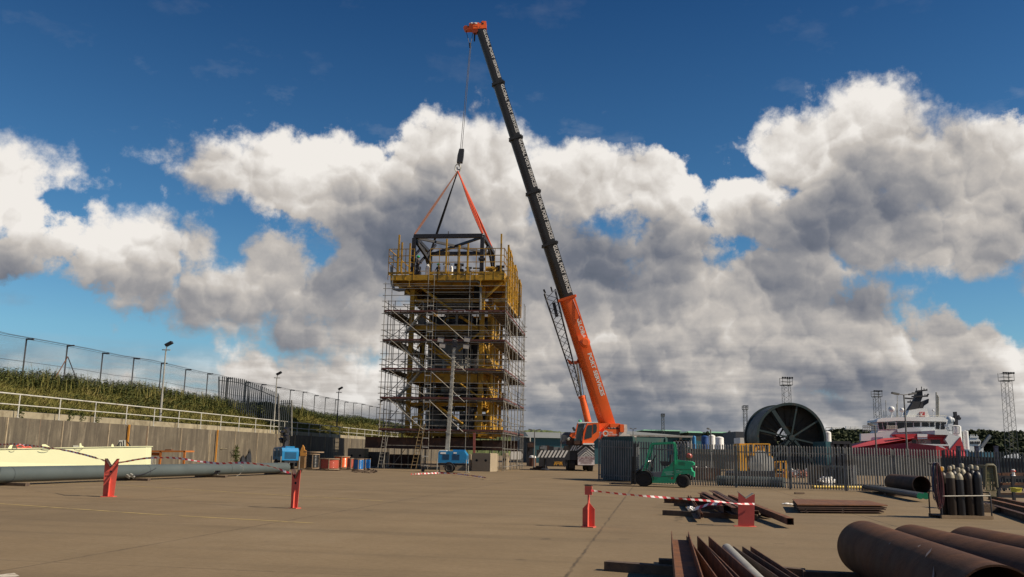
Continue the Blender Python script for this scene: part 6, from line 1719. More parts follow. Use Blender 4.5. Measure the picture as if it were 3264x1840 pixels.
# grey notice panels on the fence behind the forklift mast
Vn = View(1780, 1300, 6.6, FP[0].y - .1, 0, px=2030)
for (x0, y0, x1, y1, lab) in ((1445, 810, 1530, 965, 'grey notice board on the fence left of the forklift mast'), (1700, 810, 1845, 965, 'grey notice board on the fence behind the forklift cab')):
    mb = MB(); Vn.prism(mb, [(x0, y0), (x1, y0), (x1, y1), (x0, y1)], -.05, -.03); tag(mb.build('notice_board', M_grey, loc=Vn(x0, y1)), lab, 'sign', 'grey boards on the fence')

# ------------------------------------------------------------------ forklift
wF, wR = gr(2051, 1551), gr(2177, 1559)
fang = R(-14); fd = Vector((math.cos(fang), math.sin(fang), 0)); fnn = Vector((-fd.y, fd.x, 0))
fo = gr(2051, 1552); fo.z = 0
fk = thing('forklift', fo + fd * 1.0 + fnn * .8, 'green forklift truck facing left in front of the palisade fence', 'forklift')
Vf = View(1650, 1180, 3.3, fo.y, fang, px=2051)
gz = lambda x: Vf(x, 1225 + (x - 1325) * 32 / 415)
def fz(x, y, d=0.0):
    p = Vf(x, y); g = gz(x); p.z -= g.z; return p + Vf.n * d
def fprism(name, pts, d0, d1, m, parent=fk):
    mb = MB(); mb.prism([fz(x, y) + Vf.n * d0 for x, y in pts], Vf.n * (d1 - d0)); return mb.build(name, m, parent)
WF = 1.5
body = fprism('chassis', [(1415, 1190), (1410, 1120), (1500, 1135), (1530, 1055), (1640, 1010), (1665, 1170), (1650, 1203)], .05, WF - .05, M_green)
cwt = fprism('counterweight', [(1662, 1160), (1690, 1112), (1800, 1112), (1853, 1150), (1855, 1100), (1832, 1082), (1822, 1050), (1826, 1030), (1852, 1025), (1854, 1000), (1830, 985), (1670, 958), (1640, 968), (1635, 1010), (1640, 1165)], .04, WF - .04, M_green)
hood = fprism('hood', [(1500, 1135), (1530, 1050), (1600, 1012), (1640, 966), (1642, 1140)], .1, WF - .1, M_green)
fprism('floor', [(1378, 1075), (1500, 1078), (1530, 1070), (1515, 1110), (1495, 1138), (1408, 1140), (1380, 1120)], .08, WF - .08, M_grey)
fprism('seat', [(1490, 965), (1560, 968), (1585, 975), (1600, 900), (1612, 905), (1606, 985), (1570, 1018), (1505, 1015)], .45, 1.05, M_black)
for d in (.0, WF - .08):
    mb = MB(); pts = [fz(1325, 1055, d), fz(1345, 990, d), fz(1380, 860, d), fz(1400, 790, d), fz(1420, 772, d)]
    for a, b in zip(pts[:-1], pts[1:]): mb.bar(a, b + (b - a).normalized() * .02, .08, .11, up=fnn)
    mb.build('front_pillar', M_green, fk)
    mb = MB(); pts = [fz(1632, 772, d), fz(1646, 800, d), fz(1654, 880, d), fz(1652, 1000, d)]
    for a, b in zip(pts[:-1], pts[1:]): mb.bar(a, b + (b - a).normalized() * .02, .08, .10, up=fnn)
    mb.build('rear_pillar', M_green, fk)
    mb = MB(); mb.bar(fz(1412, 776, d), fz(1640, 774, d), .08, .09); mb.build('roof_rail', M_green, fk)
mb = MB()
for k in range(8): a = fz(1425 + k * 29, 775); mb.bar(a, a + fnn * WF, .04, .05)
mb.build('overhead_guard', M_green, fk)
# mast, carriage, forks
for d in (.2, .45, WF - .5, WF - .25):
    mb = MB(); x = 1235 if d in (.2, WF - .25) else 1215; mb.bar(fz(x, 1195, d), fz(x + 3, 762, d), .08, .16, up=fnn); mb.build('mast_rail', M_black, fk)
mb = MB()
for y in (775, 850, 1000, 1150): mb.bar(fz(1225, y, .2), fz(1225, y, WF - .2), .10, .09)
mb.build('mast_cross_member', M_black, fk)
mb = MB(); mb.tube(fz(1232, 1180, WF / 2), fz(1232, 800, WF / 2), .06, n=8); mb.tube(fz(1262, 800, .3), fz(1262, 1050, .3), .05, n=8); mb.tube(fz(1250, 1090, .3), fz(1320, 1000, .3), .05, n=8); mb.build('lift_cylinder', M_grey, fk)
mb = MB()
for y in (1060, 1130, 1180): mb.bar(fz(1200, y, .05), fz(1200, y, WF - .05), .05, .10)
for k in range(6): mb.bar(fz(1198, 1185, .15 + k * .24), fz(1200, 900, .15 + k * .24), .04, .04, up=fnn)
mb.build('carriage', M_black, fk)
for d in (.35, 1.05):
    mb = MB(); mb.bar(fz(1188, 1190, d), fz(1190, 1050, d), .12, .05, up=fd); e_ = fz(1188, 1195, d); mb.bar(e_, e_ - fd * 1.15 + Vector((0, 0, 0)), .13, .045); mb.build('fork', M_steeld, fk)
# wheels
fwr = (fz(1325, 1065) - fz(1325, 1225)).length / 2
for x, rr, ds in ((1325, .405, (.12, WF - .12)), (1740, .345, (.15, WF - .15))):
    for d in ds: c = fz(x, 1225, d); c.z = rr; wheel('wheel', c, fnn, rr, .26, fk, hub=mat('hub_dark', (.05, .045, .04), .6))
mb = MB(); c = fz(1325, 1225, -.02); c.z = .405; pts = [c + fd * (.50 * math.cos(math.radians(a))) + Vector((0, 0, .50 * math.sin(math.radians(a)))) for a in range(-8, 172, 15)]
for a, b in zip(pts[:-1], pts[1:]): mb.bar(a + fnn * .14, b + fnn * .14, .36, .035, up=(a + b) / 2 - c)
mb.build('front_mudguard', M_black, fk)
mb = MB(); mb.path([fz(1425, 925, .7) + fd * (.19 * math.cos(t * .5236)) * .5 + fnn * (.19 * math.sin(t * .5236)) + Vector((0, 0, .19 * math.cos(t * .5236) * .8)) for t in range(12)], .018, 6, closed=True); mb.tube(fz(1425, 925, .7), fz(1385, 1040, .7), .03, n=6); mb.build('steering_wheel', M_black, fk)
mb = MB(); mb.bar(fz(1400, 985, .7), fz(1395, 1070, .7), .4, .12, up=fd); mb.tube(fz(1375, 930, .5), fz(1410, 1050, .5), .02, n=5); mb.build('dashboard', M_black, fk)
mb = MB(); c = fz(1797, 925, .2); mb.lathe(c, [(.001, 0), (.10, .0), (.15, .05), (.155, .1), (.155, .85), (.1, .93), (.001, .94)], 18, axis=fnn); lp = mb.build('gas_bottle', mat('gas_red', (.34, .07, .055), .45, 0, .2, 4), fk)
mb = MB(); mb.lathe(c + fnn * .12, [(.165, 0), (.165, .05)], 18, axis=fnn); mb.box(c - Vector((0, 0, .15)) + fnn * .3, (.3, .3, .05)); mb.build('bottle_strap', M_black, lp)
mb = MB(); mb.tube(fz(1690, 960, .4), fz(1690, 925, .4), .05, n=8); mb.box(fz(1690, 915, .4), (.14, .08, .08)); mb.build('rear_lamp', M_black, fk)
mb = MB(); 
for y, x0, x1 in ((1082, 1538, 1640), (1096, 1556, 1625), (1110, 1556, 1640), (1072, 1668, 1700), (1088, 1668, 1730)): p, q_ = fz(x0, y, .045 if x0 < 1650 else .035), fz(x1, y, .045 if x0 < 1650 else .035); mb.bar(p, q_, .012, .02)
mb.build('side_stripe', mat('faded_green_white', (.45, .55, .48), .6), body)
mb = MB(); mb.box(fz(1625, 1150, .04), (.10, .03, .09)); mb.build('reflector', mat('lamp_red', (.25, .02, .02), .3), body)

mb = MB(); 
for a_, b_ in (((1640, 968), (1645, 1150)), ((1665, 1060), (1830, 1070)), ((1505, 1128), (1640, 1128))): mb.bar(fz(*a_, .03), fz(*b_, .03), .015, .02)
mb.build('panel_seam', M_black, body)
for d in (.25, WF - .25): mb = MB(); mb.lathe(fz(1352, 960, d), [(.001, 0), (.07, .01), (.08, .08), (.04, .13)], 14, axis=fd); mb.build('headlamp', M_chrome, fk)
mb = MB()
for k in range(5): mb.bar(fz(1690, 985 + k * 7, .03), fz(1760, 992 + k * 7, .03), .01, .012)
mb.build('hood_vent', M_black, hood)
# ------------------------------------------------------------------ gas bottle rack
Vk = View(2650, 1160, 3.3, gr(3080, 1655).y, 0, px=3080)
go_ = Vk.ground(1400)
gb = thing('bottle_rack', go_, 'low steel rack with end hoops carrying tall dark gas bottles at the right', 'rack')
def VK8(x, y): return Vk(*(((1700 + x / 1.647) - 2650) * 3.3, ((1500 + y / 1.647) - 1160) * 3.3))
gy = Vk.p.y
xl, xr = at(3001, 1655, gy).x, at(3166, 1658, gy).x; DR = .75
mb = MB()
mb.box(((xl + xr) / 2, gy + DR / 2, .07), (xr - xl, DR, .03)); mb.build('floor_plate', M_rust, gb)
for d in (0, DR):
    mb = MB(); mb.bar((xl, gy + d, .05), (xr, gy + d, .05), .07, .09); mb.build('base_rail', mat('pale_rust', (.24, .17, .10), .8, 0, .2, 3), gb)
for x in (xl + .03, xr - .03):
    mb = MB(); mb.path([(x, gy, .08), (x, gy, .62), (x, gy + .05, .74), (x, gy + DR - .05, .74), (x, gy + DR, .62), (x, gy + DR, .08)], .02, 7); mb.build('end_hoop', M_steeld, gb)
mb = MB(); mb.tube((xl, gy - .03, .62), (xr - .05, gy - .03, .66), .018, n=6); mb.build('retaining_bar', M_galv, gb)
M_bot = mat('bottle_dark_blue', (.013, .014, .019), .45, .1, .2, 3); M_bot2 = mat('bottle_brown', (.026, .017, .013), .5, .1, .3, 3); M_cap = mat('bottle_cap_cream', (.27, .24, .17), .5, 0, .25, 6)
botspec = [(3034, 0.10, 1.22, M_bot2, 'tall brown gas bottle with a white shoulder, first in the front row of the rack'), (3061, .10, 1.18, M_bot, 'slate grey gas bottle with a bright shoulder, second in the front row'), (3091, .14, 1.20, M_bot2, 'dark gas bottle with a brown shoulder, third in the front row'), (3120, .10, 1.24, M_bot, 'near black gas bottle with a cream cap, rightmost in the front row'),
           (3009, .40, 1.20, M_bot2, 'shaded brown gas bottle in the back row beside the hoses'), (3044, .45, 1.25, M_bot, 'gas bottle in the back row showing between first and second bottles'), (3073, .45, 1.30, M_bot2, 'tallest gas bottle in the back row with a pale cap'), (3103, .48, 1.27, M_bot, 'gas bottle in the back row behind the third front bottle')]
for px, d, h, m, lab in botspec:
    p = at(px, 1600, gy + d); p.z = .09; o = thing('gas_bottle', p, lab, 'gas bottle', 'gas bottles in the rack')
    r = .122; mb = MB(); mb.lathe(p, [(r * .9, 0), (r, .03), (r, h - .18)], 20); mb.build('cylinder_body', m, o)
    mb = MB(); mb.lathe(p, [(r, h - .18), (r * .95, h - .10), (r * .7, h - .03), (.045, h), (.045, h + .03)], 20); mb.build('shoulder', M_cap if px in (3034, 3061, 3073) else m, o)
    mb = MB(); mb.lathe(p + Vector((0, 0, h + .03)), [(.035, 0), (.06, .015), (.062, .10), (.045, .125), (.02, .13)], 12); mb.build('valve_guard', M_cap if px != 3091 else M_steeld, o)
# gauges and hoses
mb = MB(); p = VK8(2148, -20 + 5); p = Vk((2998 - 2650) * 3.3, (1497 - 1160) * 3.3); p.y += .1
mb.box(p, (.16, .10, .10)); mb.tube(p + Vector((.05, -.06, .02)), p + Vector((.05, -.02, .02)), .06, n=12); mb.tube(p + Vector((-.08, -.06, -.02)), p + Vector((-.08, -.02, -.02)), .05, n=12)
tag(mb.build('gas_regulator', M_yel2, loc=p), 'yellow gas regulator on the leftmost bottle', 'regulator')
hcol = [(mat('hose_purple', (.07, .025, .05), .5), 'purple'), (mat('hose_blue', (.02, .045, .10), .5), 'blue'), (mat('hose_black', (.02, .018, .02), .5), 'black'), (mat('hose_wine', (.10, .03, .035), .5), 'dark red')]
hp = at(2972, 1478, gy + .1)
mb = MB(); mb.tube((hp.x + .16, hp.y, 0.08), (hp.x + .16, hp.y, hp.z + .02), .025, n=6); mb.tube((hp.x + .16, hp.y, hp.z), (hp.x - .12, hp.y, hp.z), .03, n=6); mb.build('hose_bracket', M_steeld, gb)
for i, (m, cn_) in enumerate(hcol):
    mb = MB(); pts = []
    turns = 5; n = 20; rh = random.Random(40 + i); tw = [(rh.uniform(.05, .13), rh.uniform(-.08, .10), rh.uniform(-.06, .06)) for _ in range(turns + 1)]
    for t in range(turns * n):
        a = 2 * math.pi * t / n; k_ = t // n; f_ = t / n - k_; w, dz_, dx_ = [tw[k_][q] * (1 - f_) + tw[k_ + 1][q] * f_ for q in range(3)]; zz = -.50 + dz_ - .05 * i
        pts.append(Vector((hp.x + .02 * i + dx_ * (1 - math.cos(a)) + w * math.sin(a) * (1 + .2 * math.sin(a)), hp.y - .08 - .03 * i + .02 * math.cos(a * .2 + t * .1), hp.z + .03 + zz + (-zz) * math.cos(a))))
    mb.path(pts, .011, 5); tag(mb.build('gas_hose', m, loc=pts[0]), {'purple': 'purple looped gas hose hanging left of the gas bottles', 'blue': 'blue looped gas hose hanging left of the gas bottles', 'black': 'black looped gas hose hanging left of the gas bottles', 'dark red': 'dark red looped gas hose hanging left of the gas bottles'}[cn_], 'hose', 'hoses hung on the rack')
# ------------------------------------------------------------------ pipes by the fence
g0, g1_ = gr(2845, 1566), gr(2953, 1572)
pa = at(2846, 1543, 45.5); pb_ = at(2938, 1549, 41.0); pa.z = pb_.z = .52
rp1 = thing('rusty_pipe', (pa + pb_) / 2 - Vector((0, 0, .4)), 'short wide rusty brown pipe with a dark open end beside the fence', 'pipe', 'rusty pipes')
mb = MB(); mb.pipe(pa, pb_, .40, .02, 36); mb.build('pipe_body', M_rustd, rp1)
mb = MB(); c = (pa + pb_) / 2; mb.box((c.x - .3, c.y, .06), (2.6, .25, .12)); tag(mb.build('timber_bearer', M_timber, loc=(c.x, c.y, 0)), 'timber under the short wide rusty pipe', 'timber')
M_cg = mat('green_cap', (.01, .28, .13), .45)
for (xa, ya, xb, yb, lab, r) in ((2756, 1553, 2932, 1583, 'slim grey pipe with a green end cap, left of the pair', .11), (2775, 1553, 2950, 1583, 'slim grey pipe with a green end cap, right of the pair', .115)):
    a = gr(xa, ya, .22); b = gr(xb, yb, .22); a.z = b.z = .24; o = thing('grey_tube', (a + b) / 2, lab, 'pipe', 'grey pipes with green caps')
    mb = MB(); mb.tube(a, b, r, n=20); mb.build('pipe_body', mat('dull_grey_pipe', (.075, .08, .08), .6, 0, .2, 1), o); d = (b - a).normalized(); mb = MB(); mb.tube(b, b + d * .08, r * 1.12, n=20); mb.build('end_cap', M_cg, o)
for px, py, lab in ((2800, 1566, 'timber under the far part of the slim grey pipes'), (2880, 1583, 'timber under the capped ends of the slim grey pipes')):
    p = gr(px, py); p.z = .07; mb = MB(); mb.box(p, (1.7, .2, .13)); tag(mb.build('timber_bearer', M_timber, loc=p), lab, 'timber')
# ------------------------------------------------------------------ stack of rusty plates
def q8(x, y, z): return gr(1700 + x / 1.647, 1500 + y / 1.647, z)
def plate_stack():
    z = .05
    for i, (L, m, lab, dx) in enumerate(((0, M_rustd, 'bottom rusty steel plate of the flat stack', .25), (0, M_rustd, 'second rusty steel plate from the bottom of the flat stack', .12), (0, M_rustd, 'third rusty steel plate in the flat stack', .05), (0, M_rusto, 'top orange brown steel plate of the flat stack', 0))):
        zz = (.045, .115, .165, .235)[i]
        fl_, fr_ = q8(1385 + dx * 60, 178, .26), q8(1860 - dx * 80, 182, .26); bl, br = q8(1360, 150, .26), q8(1760, 158, .26)
        for p in (fl_, fr_, bl, br): p.z = zz
        mb = MB(); mb.prism([fl_, fr_, br, bl], (0, 0, .028)); tag(mb.build('steel_plate', m, loc=fl_), lab, 'steel plate', 'rusty plates in the stack')
        if i < 3:
            for f in (.08, .5, .93):
                a = fl_.lerp(fr_, f); b = bl.lerp(br, f); a.z = b.z = zz - .022; mb = MB(); mb.bar(a, b, .06, .038)
                tag(mb.build('packing_strip', M_timber, loc=a), 'thin dark packing strip between the stacked rusty plates', 'packing strip', 'packing strips between plates')
plate_stack()
# ------------------------------------------------------------------ beam pile in the middle
M_b = [M_rust, M_rusto, M_rustd]
pile = []
def channel(a, b, w, h, m, label, group, t=.012, flip=1, up=(0, 0, 1), name='steel_channel', cat='steel channel'):
    pl = [(-w/2, -h/2), (w/2, -h/2), (w/2, -h/2 + t), (-w/2 + t, -h/2 + t), (-w/2 + t, h/2 - t), (w/2, h/2 - t), (w/2, h/2), (-w/2, h/2)]
    if flip == 2: pl = [(-w/2, -h/2), (w/2, -h/2), (w/2, h/2), (w/2 - t, h/2), (w/2 - t, -h/2 + t), (-w/2 + t, -h/2 + t), (-w/2 + t, h/2), (-w/2, h/2)]   # trough, open upward
    if flip == 3: pl = [(-w/2, -h/2), (w/2, -h/2), (w/2, -h/2 + t), (t/2, -h/2 + t), (t/2, h/2 - t), (w/2, h/2 - t), (w/2, h/2), (-w/2, h/2), (-w/2, h/2 - t), (-t/2, h/2 - t), (-t/2, -h/2 + t), (-w/2, -h/2 + t)]
    if flip == 4: pl = [(-w/2, -h/2), (w/2, -h/2), (w/2, -h/2 + t), (-w/2 + t, -h/2 + t), (-w/2 + t, h/2), (-w/2, h/2)]
    if flip == 5: # H on its side: flanges upright
        pl = [(-w/2, -h/2), (-w/2 + t, -h/2), (-w/2 + t, -t/2), (w/2 - t, -t/2), (w/2 - t, -h/2), (w/2, -h/2), (w/2, h/2), (w/2 - t, h/2), (w/2 - t, t/2), (-w/2 + t, t/2), (-w/2 + t, h/2), (-w/2, h/2)]
    mb = MB(); mb.section(a, b, pl, up); o = mb.build(name, m, loc=a); return tag(o, label, cat, group)
G1 = 'rusty beams in the middle pile'
def timber(a, b, w, h, label, group=None, m=None): mb = MB(); mb.bar(a, b, w, h); return tag(mb.build('timber_bearer', m or M_timber, loc=a), label, 'timber', group)
timber(q8(682, 222, .06), q8(1178, 248, .06), .14, .15, 'long timber bearer lying under the front of the middle beam pile', 'timbers under the middle pile')
timber(q8(742, 176, .06), q8(1180, 200, .06), .14, .12, 'long timber bearer under the back of the middle beam pile', 'timbers under the middle pile')
channel(q8(685, 158, .22), q8(1010, 172, .22), .10, .14, M_rust, 'rusty channel lying crosswise at the left end of the middle pile', G1)
channel(q8(690, 150, .2), q8(900, 150, .2), .10, .10, M_rustd, 'short dark channel behind the crosswise channel in the middle pile', G1)
channel(q8(800, 140, .22), q8(862, 238, .16), .16, .16, M_rust, 'leaning rusty angle pointing at the viewer at the left of the middle pile', G1, flip=4)
channel(q8(818, 138, .26), q8(880, 238, .16), .10, .10, M_rusto, 'thin orange brown angle beside the leaning angle of the middle pile', G1, flip=4)
channel(q8(875, 132, .28), q8(1000, 205, .24), .17, .20, M_rusto, 'first rusty beam from the left with a bright end in the middle pile', G1, flip=3)
channel(q8(892, 126, .34), q8(1060, 215, .28), .15, .18, M_rust, 'second rusty beam from the left in the middle pile', G1)
channel(q8(932, 118, .36), q8(1090, 212, .30), .15, .18, M_rust, 'third rusty beam from the left in the middle pile', G1)
channel(q8(952, 118, .38), q8(1110, 208, .32), .12, .16, M_rustd, 'dark fourth beam from the left in the middle pile', G1)
channel(q8(905, 190, .18), q8(1150, 205, .18), .30, .10, M_rustd, 'low dark flat beam across the front of the middle pile', G1, flip=2)
channel(q8(955, 205, .16), q8(1170, 225, .16), .2, .14, M_rustd, 'lowest dark channel at the front of the middle pile', G1)
channel(q8(1185, 225, .08), q8(1245, 240, .08), .1, .1, M_rustd, 'short offcut lying just right of the wide red stand', G1)
channel(q8(1195, 210, .12), q8(1218, 208, .2), .12, .12, M_rust, 'stubby offcut standing right of the wide red stand', G1)
mb = MB(); a, b = q8(1034, 140, .30), q8(1350, 268, .16); w, t = .15, .012
mb.section(a, b, [(-w/2, -w/2), (w/2, -w/2), (w/2, w/2), (-w/2, w/2)], cap=False); mb.section(a, b, [(-w/2 + t, -w/2 + t), (w/2 - t, -w/2 + t), (w/2 - t, w/2 - t), (-w/2 + t, w/2 - t)], cap=False)
sdv_ = (b - a).normalized()
tag(mb.build('square_tube', M_rusto, loc=a), 'long orange brown square tube sticking out right of the middle pile', 'steel tube', G1)
mb = MB()
for k in range(16): p = q8(825 + rm.uniform(-14, 14), 200 + rm.uniform(-6, 8), .2 + rm.random() * .1); mb.box(p, (.10, .05, .03), Euler((rm.random(), rm.random(), rm.random() * 3)).to_matrix())
tag(mb.build('white_scrap', M_white, loc=q8(825, 200, .2)), 'crumpled white scrap caught on the middle beam pile', 'scrap')
for (x, y, lab) in ((1330, 175, 'crumpled white litter on the concrete left of the plate stack'),):
    mb = MB(); mb.ball(q8(x, y, .05), .07, 8, (1.6, 1, .6)); mb.ball(q8(x + 22, y + 2, .04), .06, 8, (1.5, 1, .5)); mb.ball(q8(x - 16, y, .03), .05, 7, (1.4, 1, .5)); tag(mb.build('white_litter', M_white, loc=q8(x, y, 0)), lab, 'litter')
mb = MB(); mb.box(gr(2548, 1576) + Vector((0, 0, .05)), (.45, .12, .07), Euler((0, 0, .2)).to_matrix()); tag(mb.build('timber_scrap', M_timber, loc=gr(2548, 1576)), 'small dark timber scrap on the concrete below the fence', 'timber')
# ------------------------------------------------------------------ foreground beams
G2 = 'rusty beams in the foreground pile'
def far_near(p0, z0, p1, z1, over=1.9):
    a = q8(*p0, z0); b = q8(*p1, z1); d = (b - a).normalized(); return a, b + d * over
a, b = far_near((770, 366), .36, (806, 555), .36); channel(a, b, .26, .26, M_rusto, 'sunlit H beam at the left of the foreground pile', G2, flip=5, name='steel_beam', cat='steel beam')
a, b = far_near((835, 382), .30, (965, 560), .30); channel(a, b, .18, .22, M_rust, 'rusty channel second from the left in the foreground pile', G2, flip=2)
a, b = far_near((892, 388), .30, (1062, 560), .30); channel(a, b, .18, .24, M_rust, 'rusty channel third from the left in the foreground pile', G2, flip=2)
a, b = far_near((962, 440), .22, (1075, 560), .22); channel(a, b, .07, .14, M_rust, 'narrow rusty angle lying low left of the round grey pole', G2, flip=4)
a, b = far_near((998, 458), .20, (1092, 560), .20); channel(a, b, .16, .10, M_rusto, 'orange brown flat angle against the round grey pole', G2, flip=4)
a, b = far_near((1075, 432), .26, (1255, 560), .26); channel(a, b, .14, .18, M_rustd, 'dark channel just right of the round grey pole', G2, flip=2)
a, b = far_near((1122, 432), .26, (1305, 560), .26); channel(a, b, .12, .18, M_rust, 'rusty angle at the right of the foreground pile', G2, flip=4)
a, b = far_near((1150, 470), .12, (1290, 560), .12); channel(a, b, .12, .12, M_rustd, 'low dark channel under the right side of the foreground pile', G2, flip=2)
a, b = far_near((930, 470), .12, (1030, 560), .12); channel(a, b, .14, .12, M_rustd, 'low dark beam between the channels of the foreground pile', G2, flip=3)
a, b = far_near((1016, 412), .30, (1160, 560), .30); mb = MB(); mb.pipe(a, b, .075, .01, 20); tag(mb.build('grey_pole', M_galv, loc=a), 'round grey steel pole lying in the foreground beam pile', 'pole')
a, b = q8(382, 500, .06), q8(760, 528, .06); timber(a, b, .18, .13, 'squared timber sticking out left from under the foreground beams')
a, b = q8(1240, 520, .05), q8(1420, 536, .05); timber(a, b, .16, .10, 'timber end lying right of the foreground beams')
a, b = gr(2560, 1832, .05), gr(2760, 1842, .05); timber(a, b, .2, .11, 'timber bearer under the left end of the big rusty pipes')
timber(gr(2100, 1800, .08), gr(2470, 1815, .08), .2, .16, 'timber bearer hidden under the middle of the foreground beams')
# ------------------------------------------------------------------ big rusty pipes
def big_pipe(px, pyt, D, X1, Y1, label, zb=.004, over=3.0):
    Rr = D / 2; top = gr(px, pyt, D + zb); a = Vector((top.x, top.y, Rr + zb)); b = Vector((X1, Y1, Rr + zb)); d = (b - a).normalized()
    o = thing('rusty_pipe', (a + b) / 2 - Vector((0, 0, Rr)), label, 'pipe', 'rusty pipes'); mb = MB(); mb.pipe(a, b + d * over, Rr, .018, 56); mb.build('pipe_body', M_rustp, o)
    return o, a, b, d
M_rustp = mat('pipe_rust', (.078, .036, .019), .72, .0, .25, .8, (.125, .055, .026), .5, 1.3, bump=.25, spec=.22, streak=.25)
b1 = at(3135, 1840, 7.7); 
o1, a1, bb1, d1 = big_pipe(2752, 1660, .745, 4.16, 7.8, 'big rusty brown pipe with a dark open end, nearest in the lower right corner', over=0.0)
o2, a2, bb2, d2 = big_pipe(2905, 1672, .76, 4.95, 7.6, 'big rusty brown pipe, middle of the three in the lower right corner', over=1.6)
o3, a3, bb3, d3 = big_pipe(3085, 1678, .76, 5.85, 7.4, 'big rusty brown pipe at the right edge, farthest of the three', over=1.6)
mb = MB()
for (px, py, L, w) in ((2960, 1762, .26, .022), (2975, 1835, .30, .020), (2836, 1733, .06, .014), (2930, 1740, .08, .016)):
    r_ = ray(px, py); 
    for k in range(900):
        p = CP + r_ * (5 + k * .01); w_ = p - a1; s_ = w_.dot(d1)
        if (w_ - d1 * s_).length < .384: break
    nrm = (w_ - d1 * s_).normalized(); q = d1.cross(nrm).normalized(); dd = (q * .55 + d1 * .8).normalized(); c = a1 + d1 * s_ + nrm * .3835; tt_ = dd.cross(nrm)
    mb.add([c - dd * L / 2, c + tt_ * w, c + dd * L / 2, c - tt_ * w], [(0, 1, 2, 3)], False)
mb.build('chalk_scratch', mat('scratch_grey', (.20, .17, .16), .8), o1)
for p_, lab in ((.3, 'timber bearer under the far ends of the big rusty pipes'), ): pass
# ------------------------------------------------------------------ steel racks at the right edge
Vx = View(2650, 1160, 3.3, 36, 0, px=3200)
rr_ = thing('steel_rack', Vx.ground(1860), 'dark steel storage rack loaded with rusty bars at the right edge', 'rack')
for x in (1745, 1900, 2040, 2200):
    for d in (0, 1.6):
        p = Vx(x, 1160, d); mb = MB(); mb.bar(Vector((p.x, p.y, 0)), p, .10, .10, up=(0, 1, 0)); mb.build('upright', M_steeld, rr_)
for y in (1190, 1290, 1390):
    for d in (0, 1.6):
        mb = MB(); mb.bar(Vx(1735, y, d), Vx(2220, y + 10, d), .08, .12); mb.build('rack_beam', M_steeld, rr_)
for i in range(11):
    y = (1170, 1270, 1375)[i % 3] + rm.uniform(-6, 8); x0 = rm.uniform(1700, 1800); d = .2 + rm.random() * 1.2
    mb = MB(); mb.bar(Vx(x0, y, d), Vx(2230, y + rm.uniform(-8, 12), d), rm.uniform(.08, .16), rm.uniform(.08, .18)); tag(mb.build('rusty_bar', rm.choice((M_rust, M_rustd, M_rusto)), loc=Vx(x0, y, d)), 'rusty steel bar stored on the dark rack at the right edge', 'steel bar', 'rusty bars on the right rack')
Vy = View(2650, 1160, 3.3, 31, 0, px=3150)
cg = thing('mesh_stillage', Vy.ground(1680), 'green brown mesh stillage with a curved top behind the gas bottle rack', 'stillage')
mb = MB(); mb.path([Vy(1612, 1300), Vy(1615, 1080), Vy(1640, 1066), Vy(1700, 1066), Vy(1716, 1080), Vy(1740, 1300)], .06, 8); Vy.prism(mb, [(1622, 1066), (1710, 1066), (1716, 1098), (1625, 1096)], 0, .8); mb.build('curved_guard', mat('olive_steel', (.10, .09, .05), .6), cg)
mb = MB()
for k in range(9): mb.tube(Vy(1622 + k * 13, 1100), Vy(1630 + k * 13, 1400), .012, n=4)
for y in (1150, 1210, 1270, 1330): mb.tube(Vy(1615, y), Vy(1745, y), .012, n=4)
mb.build('wire_mesh', mat('olive_wire', (.14, .14, .06), .6), cg)
bn = thing('yellow_bin', Vx.ground(1970, -2), 'yellow plastic bin on the ground under the right rack', 'bin')
mb = MB(); Vx.prism(mb, [(1945, 1312), (2005, 1312), (2000, 1352), (1950, 1352)], -2, -1.6); mb.build('bin_body', mat('bin_yellow', (.62, .55, .06), .5), bn)
mb = MB(); Vx.prism(mb, [(1940, 1306), (2010, 1306), (2010, 1314), (1940, 1314)], -2.03, -1.57); mb.build('bin_rim', mat('bin_yellow', (.62, .55, .06)), bn)
hy = thing('hydrant', Vx.ground(1918, -1), 'small white and red valve standing on the right rack', 'valve')
mb = MB(); c = Vx(1917, 1178, -.2); mb.lathe(c, [(.08, 0), (.05, .03), (.05, .15), (.08, .17), (.06, .24), (.001, .26)], 12); mb.build('valve_body', M_white, hy); mb = MB(); mb.lathe(c + Vector((0, 0, .16)), [(.09, 0), (.09, .05)], 12); mb.build('valve_wheel', M_red, hy)
for k, (x0, y0, x1, y1, z) in enumerate(((3150, 1586, 3400, 1640, .15), (3160, 1600, 3400, 1660, .2), (3140, 1610, 3330, 1668, .1))):
    channel(gr(x0, y0, z), gr(x1, y1, z), .15, .18, M_b[k], ('upper long rusty beam on the ground under the right rack', 'middle long orange brown beam on the ground under the right rack', 'lower long dark beam on the ground at the right edge')[k], 'long beams at the right edge', flip=3, name='steel_beam', cat='steel beam')
mb = MB(); mb.box(gr(3158, 1634) + Vector((0, 0, .08)), (.7, .25, .16)); tag(mb.build('timber_offcut', M_timber, loc=gr(3158, 1634)), 'thick grey timber offcut on the ground right of the bottle rack', 'timber')
mb = MB(); mb.box(gr(3158, 1634) + Vector((-.1, 0.02, .215)), (.4, .2, .1)); tag(mb.build('timber_offcut', M_timber, loc=gr(3150, 1626)), 'smaller timber offcut lying on top of the thick one', 'timber')
# ------------------------------------------------------------------ inside the far yard, behind the fence
V6 = lambda Y, px=2500: View(2150, 1180, 3.3, Y, 0, px=px)
